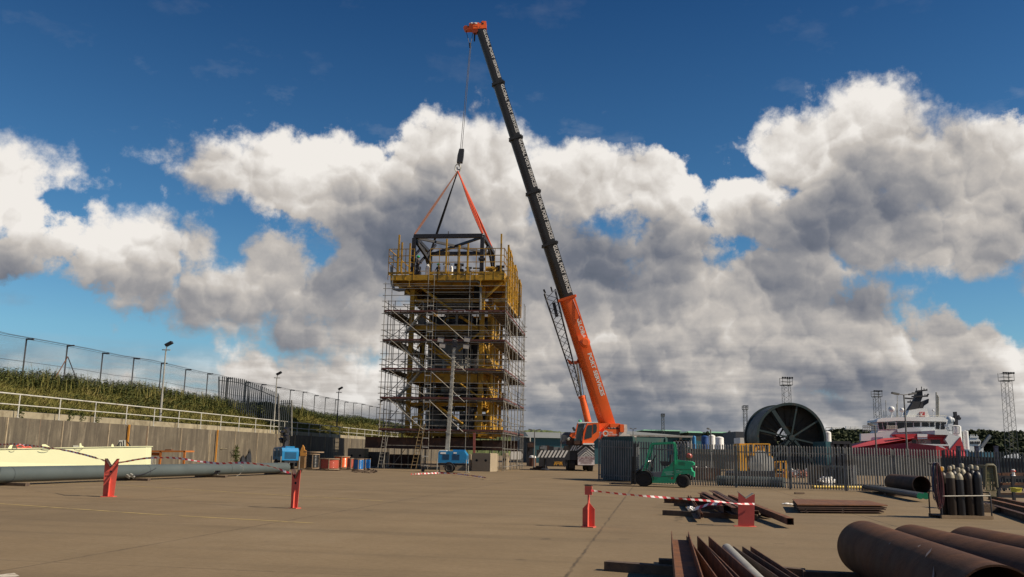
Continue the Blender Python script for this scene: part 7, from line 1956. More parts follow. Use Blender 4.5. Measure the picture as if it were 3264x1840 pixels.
# cable drum (giant reel)
Yr = 100.0; Vz = V6(Yr, 2521); cz = Vz(1225, 713); Rr = 110 / 2827 * Yr * 1.0
reel = thing('giant_reel', (cz.x, cz.y, 0), 'giant dark green steel cable reel standing beyond the palisade fence', 'reel')
M_reel = mat('reel_green', (.016, .036, .040), .55, .1, .2, .6, (.07, .045, .03), .35, 1.2)
M_reelin = mat('reel_inside', (.016, .016, .014), .7, 0, .3, .6, (.09, .05, .03), .3, .8)
DW = 5.0
for k, d in enumerate((0, DW)):
    mb = MB(); mb.lathe(cz + Vector((0, d, 0)), [(Rr * .93, -.18), (Rr, -.18), (Rr, .18), (Rr * .93, .18), (Rr * .93, -.18)], 72, axis=(0, 1, 0), cap=False); rim = mb.build('rim', M_reel, reel)
    for j in range(8):
        a = math.radians(-52.5 - 45 * j + 175) if k == 0 else math.radians(15 + 45 * j); mb = MB(); d1_ = Vector((math.cos(a), 0, math.sin(a))); th = .42 if (k == 0 and j in (0, 4)) else .17
        mb.bar(cz + Vector((0, d, 0)) + d1_ * .4, cz + Vector((0, d, 0)) + d1_ * Rr * .94, th, .2, up=(0, 1, 0)); mb.build('spoke', M_reel, reel)
    mb = MB(); mb.lathe(cz + Vector((0, d - .35, 0)), [(.001, 0), (.30, 0), (.34, .1), (.34, .6), (.30, .7), (.001, .7)], 20, axis=(0, 1, 0)); mb.build('hub', M_reel, reel)
mb = MB(); mb.lathe(cz + Vector((0, .3, 0)), [(Rr * .96, 0), (Rr * .96, DW - .6), (Rr * .94, DW - .6), (Rr * .94, 0), (Rr * .96, 0)], 72, axis=(0, 1, 0), cap=False); mb.build('outer_shell', M_reel, reel)
mb = MB(); mb.lathe(cz + Vector((0, 1.2, 0)), [(Rr * .95, 0), (Rr * .335, .0), (Rr * .335, .1), (Rr * .335, DW - 1.4)], 72, axis=(0, 1, 0), cap=False); mb.build('inner_flange', M_reelin, reel)
mb = MB()
for j in range(24):
    a = math.radians(15 * j + 4); d1_ = Vector((math.cos(a), 0, math.sin(a))); mb.bar(cz + Vector((0, 1.12, 0)) + d1_ * Rr * .34, cz + Vector((0, 1.12, 0)) + d1_ * Rr * .94, .10, .06, up=(0, 1, 0))
mb.build('flange_ribs', M_reelin, reel)
for sgn in (-1, 1):
    mb = MB()
    for d in (-.2, DW + .2):
        mb.bar((cz.x + sgn * .3, cz.y + d, cz.z - .3), (cz.x + sgn * 3.2, cz.y + d, .1), .25, .3, up=(0, 1, 0)); 
    mb.bar((cz.x + sgn * 3.2, cz.y - .4, .15), (cz.x + sgn * 3.2, cz.y + DW + .4, .15), .35, .3); mb.build('support_frame', M_reel, reel)
# frame box right of it
def far_prism(name, label, cat, pts, Y, D, m, group=None, part=None, px=2500, V=None):
    Vq = V or V6(Y, px); xs_ = [p[0] for p in pts]; g = Vq.ground(sum(xs_) / len(xs_), D / 2)
    o = thing(name, g, label, cat, group); mb = MB(); Vq.prism(mb, pts, 0, D); mb.build(part or 'body', m, o); return o, Vq
def gnd(Vq, x): # zoom y of the ground under x
    p = Vq(x, 0); s_ = p.copy(); s_.z = 0; q = s_ - CP; return s_
def far_box(name, label, cat, x0, x1, yt, Y, D, m, group=None, part='body', oy=0.0, k=3.3, ox=2150, zoy=1180):
    Vq = View(ox, zoy, k, Y, 0, px=ox + (x0 + x1) / 2 / k); a, b = Vq(x0, yt), Vq(x1, yt); z = (a.z + b.z) / 2
    o = thing(name, ((a.x + b.x) / 2, Y + D / 2, 0), label, cat, group); mb = MB(); mb.prism([(a.x, Y, 0), (b.x, Y, 0), (b.x, Y, z), (a.x, Y, z)], (0, D, 0)); mb.build(part, m, o); return o, a.x, b.x, z
o, x0, x1, z = far_box('steel_cradle', 'tall dark steel cradle frame right of the giant reel', 'frame', 1650, 1835, 765, 80, .1, M_dark, part='back_sheet')
for x in (x0, x0 + (x1 - x0) * .3, x1 - (x1 - x0) * .3, x1): mb = MB(); mb.bar((x, 79.8, 0), (x, 79.8, z), .25, .25, up=(0, 1, 0)); mb.build('upright', M_steeld, o)
mb = MB(); mb.bar((x0, 79.8, z + .02), (x1, 79.8, z + .02), .31, .25); mb.build('top_beam', M_steeld, o)
far_box('teal_cabin', 'low teal cabin showing between the giant reel and the steel cradle', 'cabin', 1590, 1660, 752, 95, 4, mat('cabin_teal', (.03, .11, .13), .6))
# dark plant, skips and crates in the yard
o, x0, x1, z = far_box('dark_tank_skid', 'low dark steel tank skid behind the fence right of the yellow machine', 'tank skid', 1540, 1900, 1010, 56, 2.5, mat('skid_dark', (.03, .035, .033), .6))
for i in range(5): mb = MB(); x = x0 + (x1 - x0) * (i + .5) / 5; mb.box((x, 55.94, z * .5), (.12, .10, z * .9)); mb.build('stiffener', M_steeld, o)
far_box('grey_bin', 'light grey gas meter box behind the fence', 'box', 1880, 1915, 1000, 54, .4, M_grey)
far_box('flat_stack', 'low stack of dark plates inside the yard left of the yellow machine', 'steel stack', 215, 480, 1030, 62, 3, M_rustd)
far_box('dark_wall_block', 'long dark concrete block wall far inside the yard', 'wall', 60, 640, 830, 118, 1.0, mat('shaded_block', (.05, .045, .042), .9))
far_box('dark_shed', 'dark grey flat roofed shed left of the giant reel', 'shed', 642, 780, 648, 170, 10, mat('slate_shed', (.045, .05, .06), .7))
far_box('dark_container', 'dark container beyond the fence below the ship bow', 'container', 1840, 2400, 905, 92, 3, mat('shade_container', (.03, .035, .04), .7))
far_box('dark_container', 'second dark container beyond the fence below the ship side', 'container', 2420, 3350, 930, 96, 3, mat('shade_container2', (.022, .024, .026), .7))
# yellow arched machine
Vm = V6(57, 2410)
o = thing('yellow_machine', Vm.ground(870, 1), 'yellow arched hydraulic machine on a dark base behind the palisade fence', 'machine')
def VP_(name, pts, d0, d1, m): mb = MB(); Vm.prism(mb, pts, d0, d1); return mb.build(name, m, o)
VP_('cabinet', [(680, 1075), (680, 785), (740, 775), (765, 800), (768, 1080)], 0, 1.6, M_yel2)
VP_('arch_left', [(770, 1060), (772, 960), (800, 910), (850, 880), (880, 890), (880, 915), (840, 940), (820, 990), (815, 1050)], .2, 1.2, M_yel2)
VP_('arch_right', [(920, 905), (960, 885), (1010, 890), (1040, 920), (1055, 970), (1055, 1080), (1005, 1078), (1003, 970), (985, 930), (930, 925)], .2, 1.2, M_yel2)
VP_('crown', [(875, 905), (880, 830), (900, 795), (930, 790), (960, 805), (965, 850), (940, 870), (940, 915)], .3, 1.0, M_yel2)
mb = MB(); c = Vm(915, 990, .0); mb.lathe(c + Vector((0, 0, 0)), [(.001, -.1), (.82, 0), (.86, .2), (.86, .7), (.001, .8)], 28, axis=(0, 1, 0)); mb.build('drum', mat('drum_grey', (.34, .34, .32), .5), o)
VP_('top_frame', [(680, 772), (1000, 772), (1000, 782), (680, 782)], .1, 1.5, M_yel2)
mb = MB()
for x in (770, 830, 998): mb.bar(Vm(x, 776), Vm(x, 900), .10, .10, up=(0, 1, 0))
for a, b in (((800, 900), (880, 800)), ((780, 1040), (850, 950))): mb.bar(Vm(*a, .1), Vm(*b, .1), .16, .16, up=(0, 1, 0))
mb.build('lattice', M_yel2, o)
VP_('base', [(612, 1155), (612, 1085), (650, 1060), (1060, 1062), (1060, 1155)], -.1, 2.0, M_steeld)
mb = MB(); 
for a, b in (((1060, 965), (1175, 962)), ((1072, 962), (1072, 1140)), ((1175, 962), (1175, 1140)), ((1072, 1050), (1175, 1050)), ((1120, 965), (1120, 1050))): mb.bar(Vm(*a), Vm(*b), .09, .09, up=(0, 1, 0))
mb.build('side_railing', M_yel2, o)
VP_('side_panel', [(1072, 1092), (1175, 1092), (1175, 1138), (1072, 1138)], .1, .2, mat('panel_brown', (.35, .15, .03), .7))
# grey pipe, yellow pipe, rubble behind the fence
a, b = at(2287, 1533, 52), at(2500, 1541, 50.5); a.z = b.z = .27; o = thing('grey_tube', (a + b) / 2, 'grey pipe lying right behind the palisade fence in front of the yellow machine', 'pipe', 'pipes behind the fence'); mb = MB(); mb.tube(a, b, .27, n=20); mb.build('pipe_body', M_gpipe, o)
a, b = at(2590, 1545, 49), at(2790, 1547, 50); a.z = b.z = .1; o = thing('yellow_pipe', (a + b) / 2, 'thin yellow pipe lying behind the palisade fence', 'pipe', 'pipes behind the fence'); mb = MB(); mb.tube(a, b, .08, n=10); mb.build('pipe_body', mat('pipe_yellow', (.60, .42, .05), .5), o)
mb = MB()
for k in range(60): p = gr(rm.gauss(2638, 9), 1548, 0) + Vector((0, 0, rm.random() * .45)); mb.box(p, (.2, .1, .12), Euler((rm.random(), rm.random(), rm.random() * 3)).to_matrix())
tag(mb.build('white_bags', M_white, loc=gr(2638, 1550)), 'heap of crumpled white bags behind the fence', 'bags')
mb = MB()
for k in range(260):
    p = gr(rm.uniform(2500, 2700), rm.uniform(1512, 1524), 0) + Vector((0, 0, rm.random() * .5)); mb.cm = rm.choice((0, 0, 1, 2)); mb.box(p, (rm.uniform(.1, .4), .15, rm.uniform(.1, .3)), Euler((rm.random(), rm.random(), rm.random() * 3)).to_matrix())
tag(mb.build('scrap_heap', [mat('scrap_red', (.25, .09, .06), .8, 0, .4, 3), M_white, M_rust]), 'heap of reddish and white scrap beyond the fence below the giant reel', 'scrap', kind='stuff')
mb = MB()
for k in range(140): p = gr(rm.uniform(2215, 2330), rm.uniform(1489, 1496), 0) + Vector((0, 0, rm.random() * .3)); mb.cm = rm.choice((0, 1)); mb.box(p, (rm.uniform(.1, .5), .15, rm.uniform(.08, .2)), Euler((0, 0, rm.random() * 3)).to_matrix())
tag(mb.build('pale_rubble', [M_white, M_grey]), 'scattered pale rubble inside the yard behind the forklift', 'rubble', kind='stuff')
# ------------------------------------------------------------------ warehouses and tanks
M_clad = mat('teal_cladding', (.025, .095, .115), .6, 0, .06, .1); M_roof = mat('grey_roof', (.20, .21, .20), .7, 0, .08, .1)
Vw5 = View(1650, 1180, 3.3, 150, 0, px=2000)
wh = thing('warehouse', Vw5.ground(1500, 12), 'long teal clad warehouse with a grey pitched roof right of the crane', 'warehouse', 'teal warehouses')
a, b = Vw5(1060, 690), Vw5(1835, 697); z = (a.z + b.z) / 2; rl_ = Vw5(1800, 640, 12)
mb = MB(); mb.prism([(a.x - 6, 150, 0), (b.x, 150, 0), (b.x, 150, z), (a.x - 6, 150, z)], (0, 26, 0)); mb.build('wall', M_clad, wh)
zr_ = Vw5(1160, 632, 13).z
mb = MB(); mb.add([(a.x - 6, 149.6, z), (b.x + .4, 149.6, z), (b.x + .4, 176.4, z), (a.x - 6, 176.4, z), (a.x - 6, 163, zr_), (b.x - 8, 163, zr_ - .2)], [(0, 1, 5, 4), (1, 2, 5), (2, 3, 4, 5), (3, 0, 4)]); mb.build('roof', M_roof, wh)
mb = MB(); mb.bar((a.x - 6, 149.5, z), (b.x + .4, 149.5, z), .3, .3); mb.build('gutter', M_galv, wh)
for x in (1370, 1822): p = Vw5(x, 700, -.3); mb = MB(); mb.tube((p.x, p.y, 0), (p.x, p.y, z), .12, n=6); mb.build('downpipe', M_galv, wh)
mb = MB(); Vw5.prism(mb, [(1632, 748), (1812, 752), (1812, 808), (1632, 806)], -.35, -.2); sg_ = mb.build('sign_panel', M_white, wh)
mb = MB(); text_faces(mb, 'NORTH', Vw5(1640, 805, -.4), (1, 0, 0), (0, 0, 1), 2.2, width=7.6, bold=.01) if False else None
for k, (x, w) in enumerate(((1645, 18), (1678, 22), (1712, 22), (1745, 20), (1778, 24))):   # half hidden letter shapes
    cxx = Vw5(x + w / 2, 785, -.4)
    mb.path([cxx + Vector((.42 * math.cos(t * math.pi / 6), 0, .75 * math.sin(t * math.pi / 6))) for t in range(12 if k % 2 else 9)], .10, 4, closed=(k % 2 == 1))
mb.build('lettering', M_black, sg_)
for x in (1475, 1715): mb = MB(); Vw5.prism(mb, [(x - 14, 708), (x + 14, 708), (x + 14, 745), (x - 14, 745)], -.25, -.1); mb.build('wall_notice', mat('notice_tan', (.35, .28, .2), .8), wh)
ln = thing('lean_to', Vw5.ground(1960, 10), 'low teal lean-to sloping down right of the warehouse', 'lean-to')
mb = MB(); mb.prism([Vw5.ground(1840, .2), Vw5.ground(2090, .2), Vw5(2090, 792, .2), Vw5(1840, 728, .2)], (0, 16, 0)); mb.build('wall', mat('lean_teal', (.03, .13, .17), .6, 0, .05, .1), ln)
wl = thing('warehouse', Vw5.ground(300, 12), 'teal clad warehouse with a pale grey roof between scaffold and crane', 'warehouse', 'teal warehouses')
a, b = Vw5(126, 712), Vw5(610, 718); z = (a.z + b.z) / 2; zr_ = Vw5(300, 655, 12).z
mb = MB(); mb.prism([(a.x, 150, 0), (b.x, 150, 0), (b.x, 150, z), (a.x, 150, z)], (0, 24, 0)); mb.build('wall', M_clad, wl)
mb = MB(); mb.add([(a.x - .4, 149.6, z), (b.x, 149.6, z), (b.x, 174.4, z), (a.x - .4, 174.4, z), (a.x - 4, 162, zr_), (b.x, 162, zr_)], [(0, 1, 5, 4), (1, 2, 5), (2, 3, 4, 5), (3, 0, 4)]); mb.build('roof', M_roof, wl)
mb = MB(); mb.prism([Vw5.ground(-60, 2), Vw5.ground(126, 2), Vw5(126, 712, 2), Vw5(80, 652, 2), Vw5(-60, 652, 2)], (0, 18, 0)); mb.build('annex_wall', mat('annex', (.10, .13, .15), .7), wl)
mb = MB(); p = Vw5(130, 712, -.3); mb.tube((p.x, p.y, 0), (p.x, p.y, z), .15, n=6); mb.build('downpipe', M_galv, wl)
# tanks
def tank(xc, w, yt, Y, m, label, k=3.3, ox=2150, oy=1180, group='round tanks beyond the fence', lad=True, zb=0):
    Vq = View(ox, oy, k, Y, 0, px=ox + xc / k); p = Vq(xc, yt); r = (Vq(xc + w / 2, yt) - Vq(xc - w / 2, yt)).length / 2; o = thing('storage_tank', (p.x, Y + r, zb), label, 'tank', group)
    mb = MB(); h = p.z - zb; mb.lathe((p.x, Y + r, zb), [(r, 0), (r, h * .93), (r * .93, h * .965), (r * .5, h * .99), (.001, h)], 32); mb.build('shell', m, o)
    mb = MB(); mb.lathe((p.x, Y + r, zb + h * .92), [(r * 1.02, 0), (r * 1.02, .15)], 32); mb.build('rim', m, o)
    return o
tank(400, 70, 678, 135, M_white, 'white domed tank, left of the two white tanks behind the forklift'); tank(482, 88, 697, 128, M_white, 'white domed tank, right of the two white tanks behind the forklift')
tank(328, 78, 686, 138, mat('navy_tank', (.015, .06, .20), .5), 'dark blue tank left of the white domed tanks'); tank(210, 36, 690, 142, mat('mid_blue_tank', (.03, .20, .42), .5), 'small light blue tank at the warehouse end')
tank(1622, 66, 640, 140, M_white, 'tall white silo right of the giant reel'); 
mb = MB(); Vq = V6(139, 2640); mb.path([Vq(1590, 640), Vq(1592, 605), Vq(1660, 607), Vq(1662, 640)], .06, 5); tag(mb.build('silo_railing', M_galv, loc=Vq(1625, 640)), 'handrail on top of the tall white silo', 'railing')
def green_shed(lab, x0, x1, yt, hh_, ox):
    o, xa, xb, z = far_box('green_roof_shed', lab, 'building', x0, x1, yt + hh_, 330, 20, mat('dull_wall', (.07, .075, .06), .8), 'pale green roofed buildings', ox=ox, part='wall')
    zt = View(ox, 1180, 3.3, 330, 0, px=ox + (x0 + x1) / 6.6)(x0, yt).z; mb = MB(); mb.prism([(xa - 1, 329.6, z + .01), (xb + 1, 329.6, z + .01), (xb, 331, zt), (xa, 331, zt)], (0, 19, 0)); mb.build('roof', mat('pale_green_roof', (.20, .40, .27), .7), o)
green_shed('low building with a pale green roof on the skyline behind the warehouse', 1335, 1705, 624, 16, 1650)
green_shed('pale green roofed building on the skyline left of the dark shed', 145, 280, 642, 18, 2150)
green_shed('longer pale green roofed building on the skyline behind the white tanks', 380, 545, 646, 16, 2150)
far_box('white_pipe_bundle', 'pale heap of covered material left of the giant reel', 'heap', 690, 762, 712, 108, 3, M_white)
# ------------------------------------------------------------------ floodlight masts
def lattice_mast(px0, py0, px1, py1, Y, wt, wb, label, head=True, m=None, n=16):
    m = m or mat('mast_steel', (.10, .105, .10), .6, .2)
    b = at(px1, py1, Y); t = at(px0, py0, Y); t = Vector((b.x + (t.x - b.x) * .1, Y, t.z)); b = Vector((b.x, Y, 0))
    o = thing('floodlight_mast', b, label, 'floodlight mast', 'lattice floodlight masts')
    lattice('lattice_shaft', b, t - Vector((0, 0, wt * .8)), wb, wt, m, o, n, Vector((0, 1, 0)), Vector((1, 0, 0)), .045 * Y / 180)
    mb = MB(); c = t - Vector((0, 0, wt * .4)); w = wt * 1.45
    for z in (-wt * .5, 0, wt * .5):
        mb.path([c + Vector((i * w / 2, j * w / 2, z)) for i, j in ((-1, -1), (1, -1), (1, 1), (-1, 1))], .07 * Y / 180, 4, closed=True)
    mb.box(c - Vector((0, 0, wt * .5)), (w, w, .15))
    for i, j in ((-1, -1), (1, -1), (1, 1), (-1, 1), (0, -1)): mb.tube(c + Vector((i * w / 2, j * w / 2, -wt * .5)), c + Vector((i * w / 2, j * w / 2, wt * .6)), .05 * Y / 180, n=4)
    mb.build('head_platform', m, o)
    for i in range(5):
        mb = MB(); mb.box(c + Vector(((i - 2) * w / 4.2, -w / 2, wt * .55)), (w * .16, .3, wt * .22), Euler((.5, 0, 0)).to_matrix()); mb.build('floodlight', M_steeld, o)
    return o
lattice_mast(2515, 1209, 2512, 1420, 230, 1.75, 1.9, 'lattice floodlight mast rising behind the giant reel')
lattice_mast(2377, 1296, 2378, 1420, 300, 1.1, 1.2, 'smaller lattice mast left of the giant reel'); lattice_mast(2800, 1250, 2803, 1430, 260, 1.55, 1.7, 'lattice floodlight mast behind the ship bow')
lattice_mast(3207, 1194, 3226, 1440, 200, 1.6, 1.9, 'tall lattice floodlight mast at the far right', n=18)
lattice_mast(2114, 1321, 2114, 1440, 330, .8, 1.0, 'thin twin mast above the warehouse roof')
M_lampst = mat('lamp_post_grey', (.14, .14, .135), .6, .1)
def lamp_post(px, pyt, pyb, Y, label, arms=((-1, .7), (1, .7)), r=.06, head='bar'):
    t = at(px, pyt, Y); b = Vector((t.x, Y, 0)); o = thing('street_lamp', b, label, 'street lamp', 'lamp posts beyond the fence')
    mb = MB(); mb.tube(b, t, r * 1.5, r, n=8); mb.build('pole', M_lampst, o)
    for sgn, L in arms:
        mb = MB(); mb.tube(t, t + Vector((sgn * L * .5, 0, .05)), r * .6, n=6); mb.box(t + Vector((sgn * L * .85, 0, .08)), (L * .7, .25, .12), Euler((0, -.2 * sgn, 0)).to_matrix()); mb.build('lamp_arm', M_lampst, o)
    return o
lamp_post(2881, 1259, 1440, 62, 'double armed street lamp in front of the ship bridge', arms=((-1, .7), (1, .7)), r=.05)
lamp_post(2789, 1357, 1430, 62, 'single headed lamp post in front of the ship bow', arms=((-1, .4),), r=.05)
lamp_post(2265, 1370, 1440, 75, 'thin lamp pole in front of the white tanks', arms=((-1, .25),), r=.05)
lamp_post(1704, 1372, 1440, 105, 'short floodlight pole with a box head between the scaffold and the crane', arms=((-1, .6), (1, .6)), r=.06)
lamp_post(1788, 1378, 1440, 120, 'slim pole just left of the crane', arms=(), r=.05)
lamp_post(2018, 1368, 1440, 130, 'slim bracket pole standing above the crane counterweight', arms=((-1, .4), (1, .4)), r=.06)
# dark clutter under the left warehouse
for i, (x0, x1, yt, lab) in enumerate(((100, 165, 765, 'dark machinery heap left of the pole near the scaffold'), (230, 380, 800, 'dark low plant in front of the teal warehouse wall'), (385, 545, 818, 'dark low plant just left of the crane carrier'))):
    o, xa, xb, z = far_box('dark_plant', lab, 'plant machinery', x0, x1, yt, 112 + i, 2, M_steeld, 'dark plant by the left warehouse', ox=1650)
    for k in range(4): mb = MB(); mb.box((xa + (xb - xa) * rm.random(), 111.4 + i + k * .07, z * .9), (rm.uniform(.3, 1), .6, rm.uniform(.3, .9))); mb.build('machine_part', rm.choice((M_steeld, M_rustd, M_grey)), o)
# ------------------------------------------------------------------ hills
def ridge(name, pts, Y, depth, m, kind='structure', rough=.6, seed=1, tree=0):
    r_ = random.Random(seed); mb = MB(); P_ = [at(x, y, Y) for x, y in pts]; xs_ = [p.x for p in P_]; zs_ = [p.z for p in P_]; n = int((xs_[-1] - xs_[0]) / 1.1); rows = 22
    vs = []
    for j in range(rows):
        f = j / (rows - 1); y = Y - depth + 2 * depth * f; prof_ = math.sin(math.pi * f) ** .8
        for i in range(n + 1):
            x = xs_[0] + (xs_[-1] - xs_[0]) * i / n; z = lerp(list(zip(xs_, zs_)), x); nz = rough * (r_.random() - .5) + .8 * rough * math.sin(x * .35 + j) * math.sin(x * .11 + 2 * j)
            vs.append((x + r_.uniform(-.5, .5), y + r_.uniform(-1, 1), max(-1, z * prof_ + nz * (prof_ > .05))))
    mb.add(vs, [(j * (n + 1) + i, j * (n + 1) + i + 1, (j + 1) * (n + 1) + i + 1, (j + 1) * (n + 1) + i) for j in range(rows - 1) for i in range(n)], False)
    if tree:
        for k in range(tree):
            i, j = r_.randrange(n), r_.randrange(1, rows // 2 + 2); c = Vector(vs[j * (n + 1) + i]); s_ = r_.uniform(.4, 1.2)
            for q in range(4):
                t = Vector((r_.gauss(0, 1), r_.gauss(0, 1), r_.gauss(0, .6))).normalized() * s_; u = t.cross(Vector((r_.gauss(0, .4), 1, r_.gauss(0, .4)))).normalized() * s_ * .8; cc = c + Vector((r_.gauss(0, 1), -r_.random() * 2, r_.random() * 2.4 - .4)) * s_ * .6
                mb.add([cc - t, cc + u, cc + t * .8, cc - u * .7], [(0, 1, 2, 3)], False)
    return tag(mb.build(name, m), kind=kind)
M_hill = grass_material('wooded_hill', (.018, .026, .012), (.034, .044, .018), (.060, .068, .03), .09)
M_hillg = grass_material('green_hill', (.06, .08, .03), (.09, .11, .04), (.12, .13, .05), .05)
v7 = lambda x, y: (2650 + x / 3.3, 1160 + y / 3.3)
ridge('wooded_hill', [v7(1200, 790), v7(1450, 738), v7(1530, 738), v7(1620, 752), v7(1740, 768), v7(1790, 748), v7(1830, 734), v7(1890, 740), v7(1960, 760), v7(2100, 765), v7(2600, 790)], 480, 90, M_hill, rough=1.2, seed=4, tree=5000)
ridge('wooded_hill', [v7(-400, 770), v7(-60, 745), v7(20, 728), v7(120, 732), v7(180, 742), v7(250, 732), v7(330, 728), v7(420, 760), v7(700, 800)], 470, 70, M_hill, rough=1.0, seed=5, tree=5000)
ridge('green_hill', [(1000, 1425), (1300, 1412), (1560, 1396), (1640, 1378), (1700, 1372), (1770, 1375), (1830, 1385), (2000, 1388), (2200, 1390), (2480, 1400)], 520, 60, M_hillg, rough=.8, seed=6)
for x0, x1, yt, lab in ((20, 165, 700, 'brown row of houses on the wooded skyline, left one'), (165, 330, 692, 'brown row of houses on the wooded skyline, right one')):
    Vq = View(2650, 1160, 3.3, 468, 0, px=2700); a, b = Vq(x0, yt), Vq(x1, yt); zb_ = Vq(x0, 750).z
    o = thing('terraced_houses', (a.x, 468, zb_), lab, 'houses', 'houses on the skyline'); mb = MB(); zb_ -= 8; mb.prism([(a.x, 468, zb_), (b.x, 468, zb_), (b.x, 468, b.z), (a.x, 468, a.z)], (0, 9, 0)); mb.build('wall', mat('house_brown', (.16, .13, .11), .8, 0, .2, .05), o)
    mb = MB(); mb.add([(a.x - .5, 467.5, a.z), (b.x + .5, 467.5, b.z), (b.x + .5, 477.5, b.z), (a.x - .5, 477.5, a.z), (a.x, 472, a.z + .7), (b.x, 472, b.z + .7)], [(0, 1, 5, 4), (2, 3, 4, 5), (1, 2, 5), (3, 0, 4)]); mb.build('roof', M_roof, o)
    for k in range(3): xx = a.x + (b.x - a.x) * (.2 + .3 * k); mb = MB(); mb.box((xx, 472, a.z + 1.2), (1.6, 1.5, 1.3)); mb.build('chimney', M_white, o)
# trees on the skyline
def far_tree(px, py, w, Y, label, m=None, seed=0):
    p = at(px, py, Y); r = w / 2827 * Y / 2; o = thing('dark_tree', (p.x, Y, 0), label, 'tree', 'trees on the skyline'); mb = MB(); rr = random.Random(seed)
    for i in range(900):
        d = Vector((rr.gauss(0, 1), rr.gauss(0, 1), rr.gauss(0, 1))).normalized() * rr.random() ** .35; c = Vector((p.x, Y, p.z - r * .9)) + Vector((d.x * r, d.y * r, d.z * r * .9)) * (.8 + .3 * math.sin(d.x * 5 + seed)); s_ = r * .11
        t = Vector((rr.gauss(0, 1), rr.gauss(0, 1), rr.gauss(0, 1))).normalized() * s_; u = t.cross(Vector((rr.gauss(0, 1), rr.gauss(0, 1), 1))).normalized() * s_ * .6; mb.add([c - t, c + u, c + t, c - u], [(0, 1, 2, 3)], False)
    mb.build('crown', m or M_hill, o); mb = MB(); mb.tube((p.x, Y, 0), (p.x, Y, p.z - r), r * .12, r * .06, n=6); mb.build('trunk', M_timber, o)
for i, (px, py, w, lab) in enumerate(((2252, 1373, 26, 'dark round tree on the skyline above the blue tank'), (2324, 1373, 22, 'dark tree on the skyline between the white tanks and the dark shed'), (2192, 1376, 14, 'small dark tree on the skyline above the lean-to'), (2280, 1384, 20, 'low dark tree on the skyline behind the white tanks'), (2345, 1388, 18, 'low dark tree on the skyline beside the dark shed'))): far_tree(px, py, w, 300, lab, seed=i)
# ------------------------------------------------------------------ water and ships
mb = MB(); mb.quad((30, 175, .006), (900, 175, .006), (900, 1200, .006), (30, 1200, .006)); M_wat = mat('harbour_water', (.03, .05, .06), .15, 0, .2, .05, bump=.5, bscale=.6); tag(mb.build('harbour_water', M_wat), kind='structure')
SY = 235.0; Vs7 = View(2650, 1160, 3.3, SY, R(0), px=2900)
sh = thing('supply_ship', Vs7.ground(900, 8), 'large red and white offshore supply ship with a black mast in the harbour', 'ship')
def SPm(name, pts, d0, d1, m, parent=sh): mb = MB(); Vs7.prism(mb, pts, d0, d1); return mb.build(name, m, parent)
M_sred = mat('ship_red', (.42, .022, .03), .45, 0, .06, .1); M_swh = mat('ship_white', (.66, .67, .66), .45, 0, .04, .1); M_sgr = mat('ship_grey_white', (.50, .53, .56), .5, 0, .05, .1); M_win = mat('ship_window', (.012, .015, .02), .15)
hull = MB()
Y0 = SY
def h7(x, y, d): return Vs7(x, y, d)
hull.add([h7(160, 1040, 6), h7(185, 888, 6), h7(800, 830, -3), h7(1100, 860, -6), h7(1235, 905, -6), h7(1400, 925, -4), h7(1440, 1040, -4), h7(1100, 1060, -6), h7(700, 1060, -3)], [(0, 1, 2, 8), (2, 3, 7, 8), (3, 4, 7), (4, 5, 6, 7)])
hull.prism([h7(185, 888, 6), h7(870, 770, 0), h7(1360, 772, 0), h7(1405, 925, 0), h7(1440, 1040, 0), h7(160, 1040, 6)], (0, 5, 0))
hull.build('hull', M_sred, sh)
mb = MB(); mb.add([h7(188, 890, 5.9), h7(540, 838, -1), h7(872, 778, -3.1), h7(868, 766, 3), h7(560, 782, 7.5), h7(350, 815, 10), h7(190, 848, 14)], [(0, 1, 5, 6), (1, 2, 3, 4), (1, 4, 5)]); mb.build('bow_bulwark', mat('ship_red_sunlit', (.50, .06, .07), .6, 0, .05, .1), sh)  # lighter pinkish copy of the hull red, sunlight put into the colour
SPm('foredeck_house', [(312, 812), (312, 735), (480, 728), (700, 690), (1090, 700), (1090, 745), (880, 740), (668, 742), (690, 762), (590, 792), (345, 812)], 8, 9, M_sgr)
SPm('side_upper_red', [(668, 742), (880, 736), (1228, 748), (1198, 797), (870, 795), (690, 765)], .5, 3, M_sred)
SPm('side_lower_red', [(770, 852), (1238, 858), (1240, 905), (1400, 925), (1405, 960), (760, 960)], -.3, 2, M_sred)
SPm('side_passage', [(870, 795), (1198, 797), (1238, 856), (770, 850)], 1.2, 2.0, mat('passage_grey', (.26, .26, .24), .7))
SPm('stern_quarter', [(1090, 745), (1090, 700), (1210, 690), (1265, 745), (1360, 765), (1360, 925), (1240, 905), (1236, 856), (1198, 797), (1228, 748)], -.4, 12, M_swh)
SPm('red_stripe', [(1360, 768), (1405, 925), (1405, 960), (1245, 910)], -.7, -.41, M_sred)
SPm('white_square', [(905, 738), (1010, 740), (1010, 792), (908, 792)], .2, .49, M_swh); SPm('white_square', [(915, 856), (1018, 856), (1020, 912), (917, 912)], -.6, -.31, M_swh); SPm('white_wedge', [(1130, 862), (1160, 860), (1220, 905), (1100, 905)], -.6, -.31, M_swh)
mb = MB()
for x in (870, 1080, 1125): mb.box(h7(x, 815, 1.1), (1.0 if x != 1080 else 1.4, .1, 1.6))
mb.build('side_openings', M_win, sh)
mb = MB(); mb.bar(h7(770, 846, -.5), h7(1236, 856, -.5), .3, .4); mb.build('deck_edge', M_swh, sh)
mb = MB()
for k in range(5): mb.bar(h7(910 + k * 16, 792, .9), h7(930 + k * 16, 840, .9), .15, .2, up=(0, 1, 0))
mb.build('side_ladder', M_galv, sh)
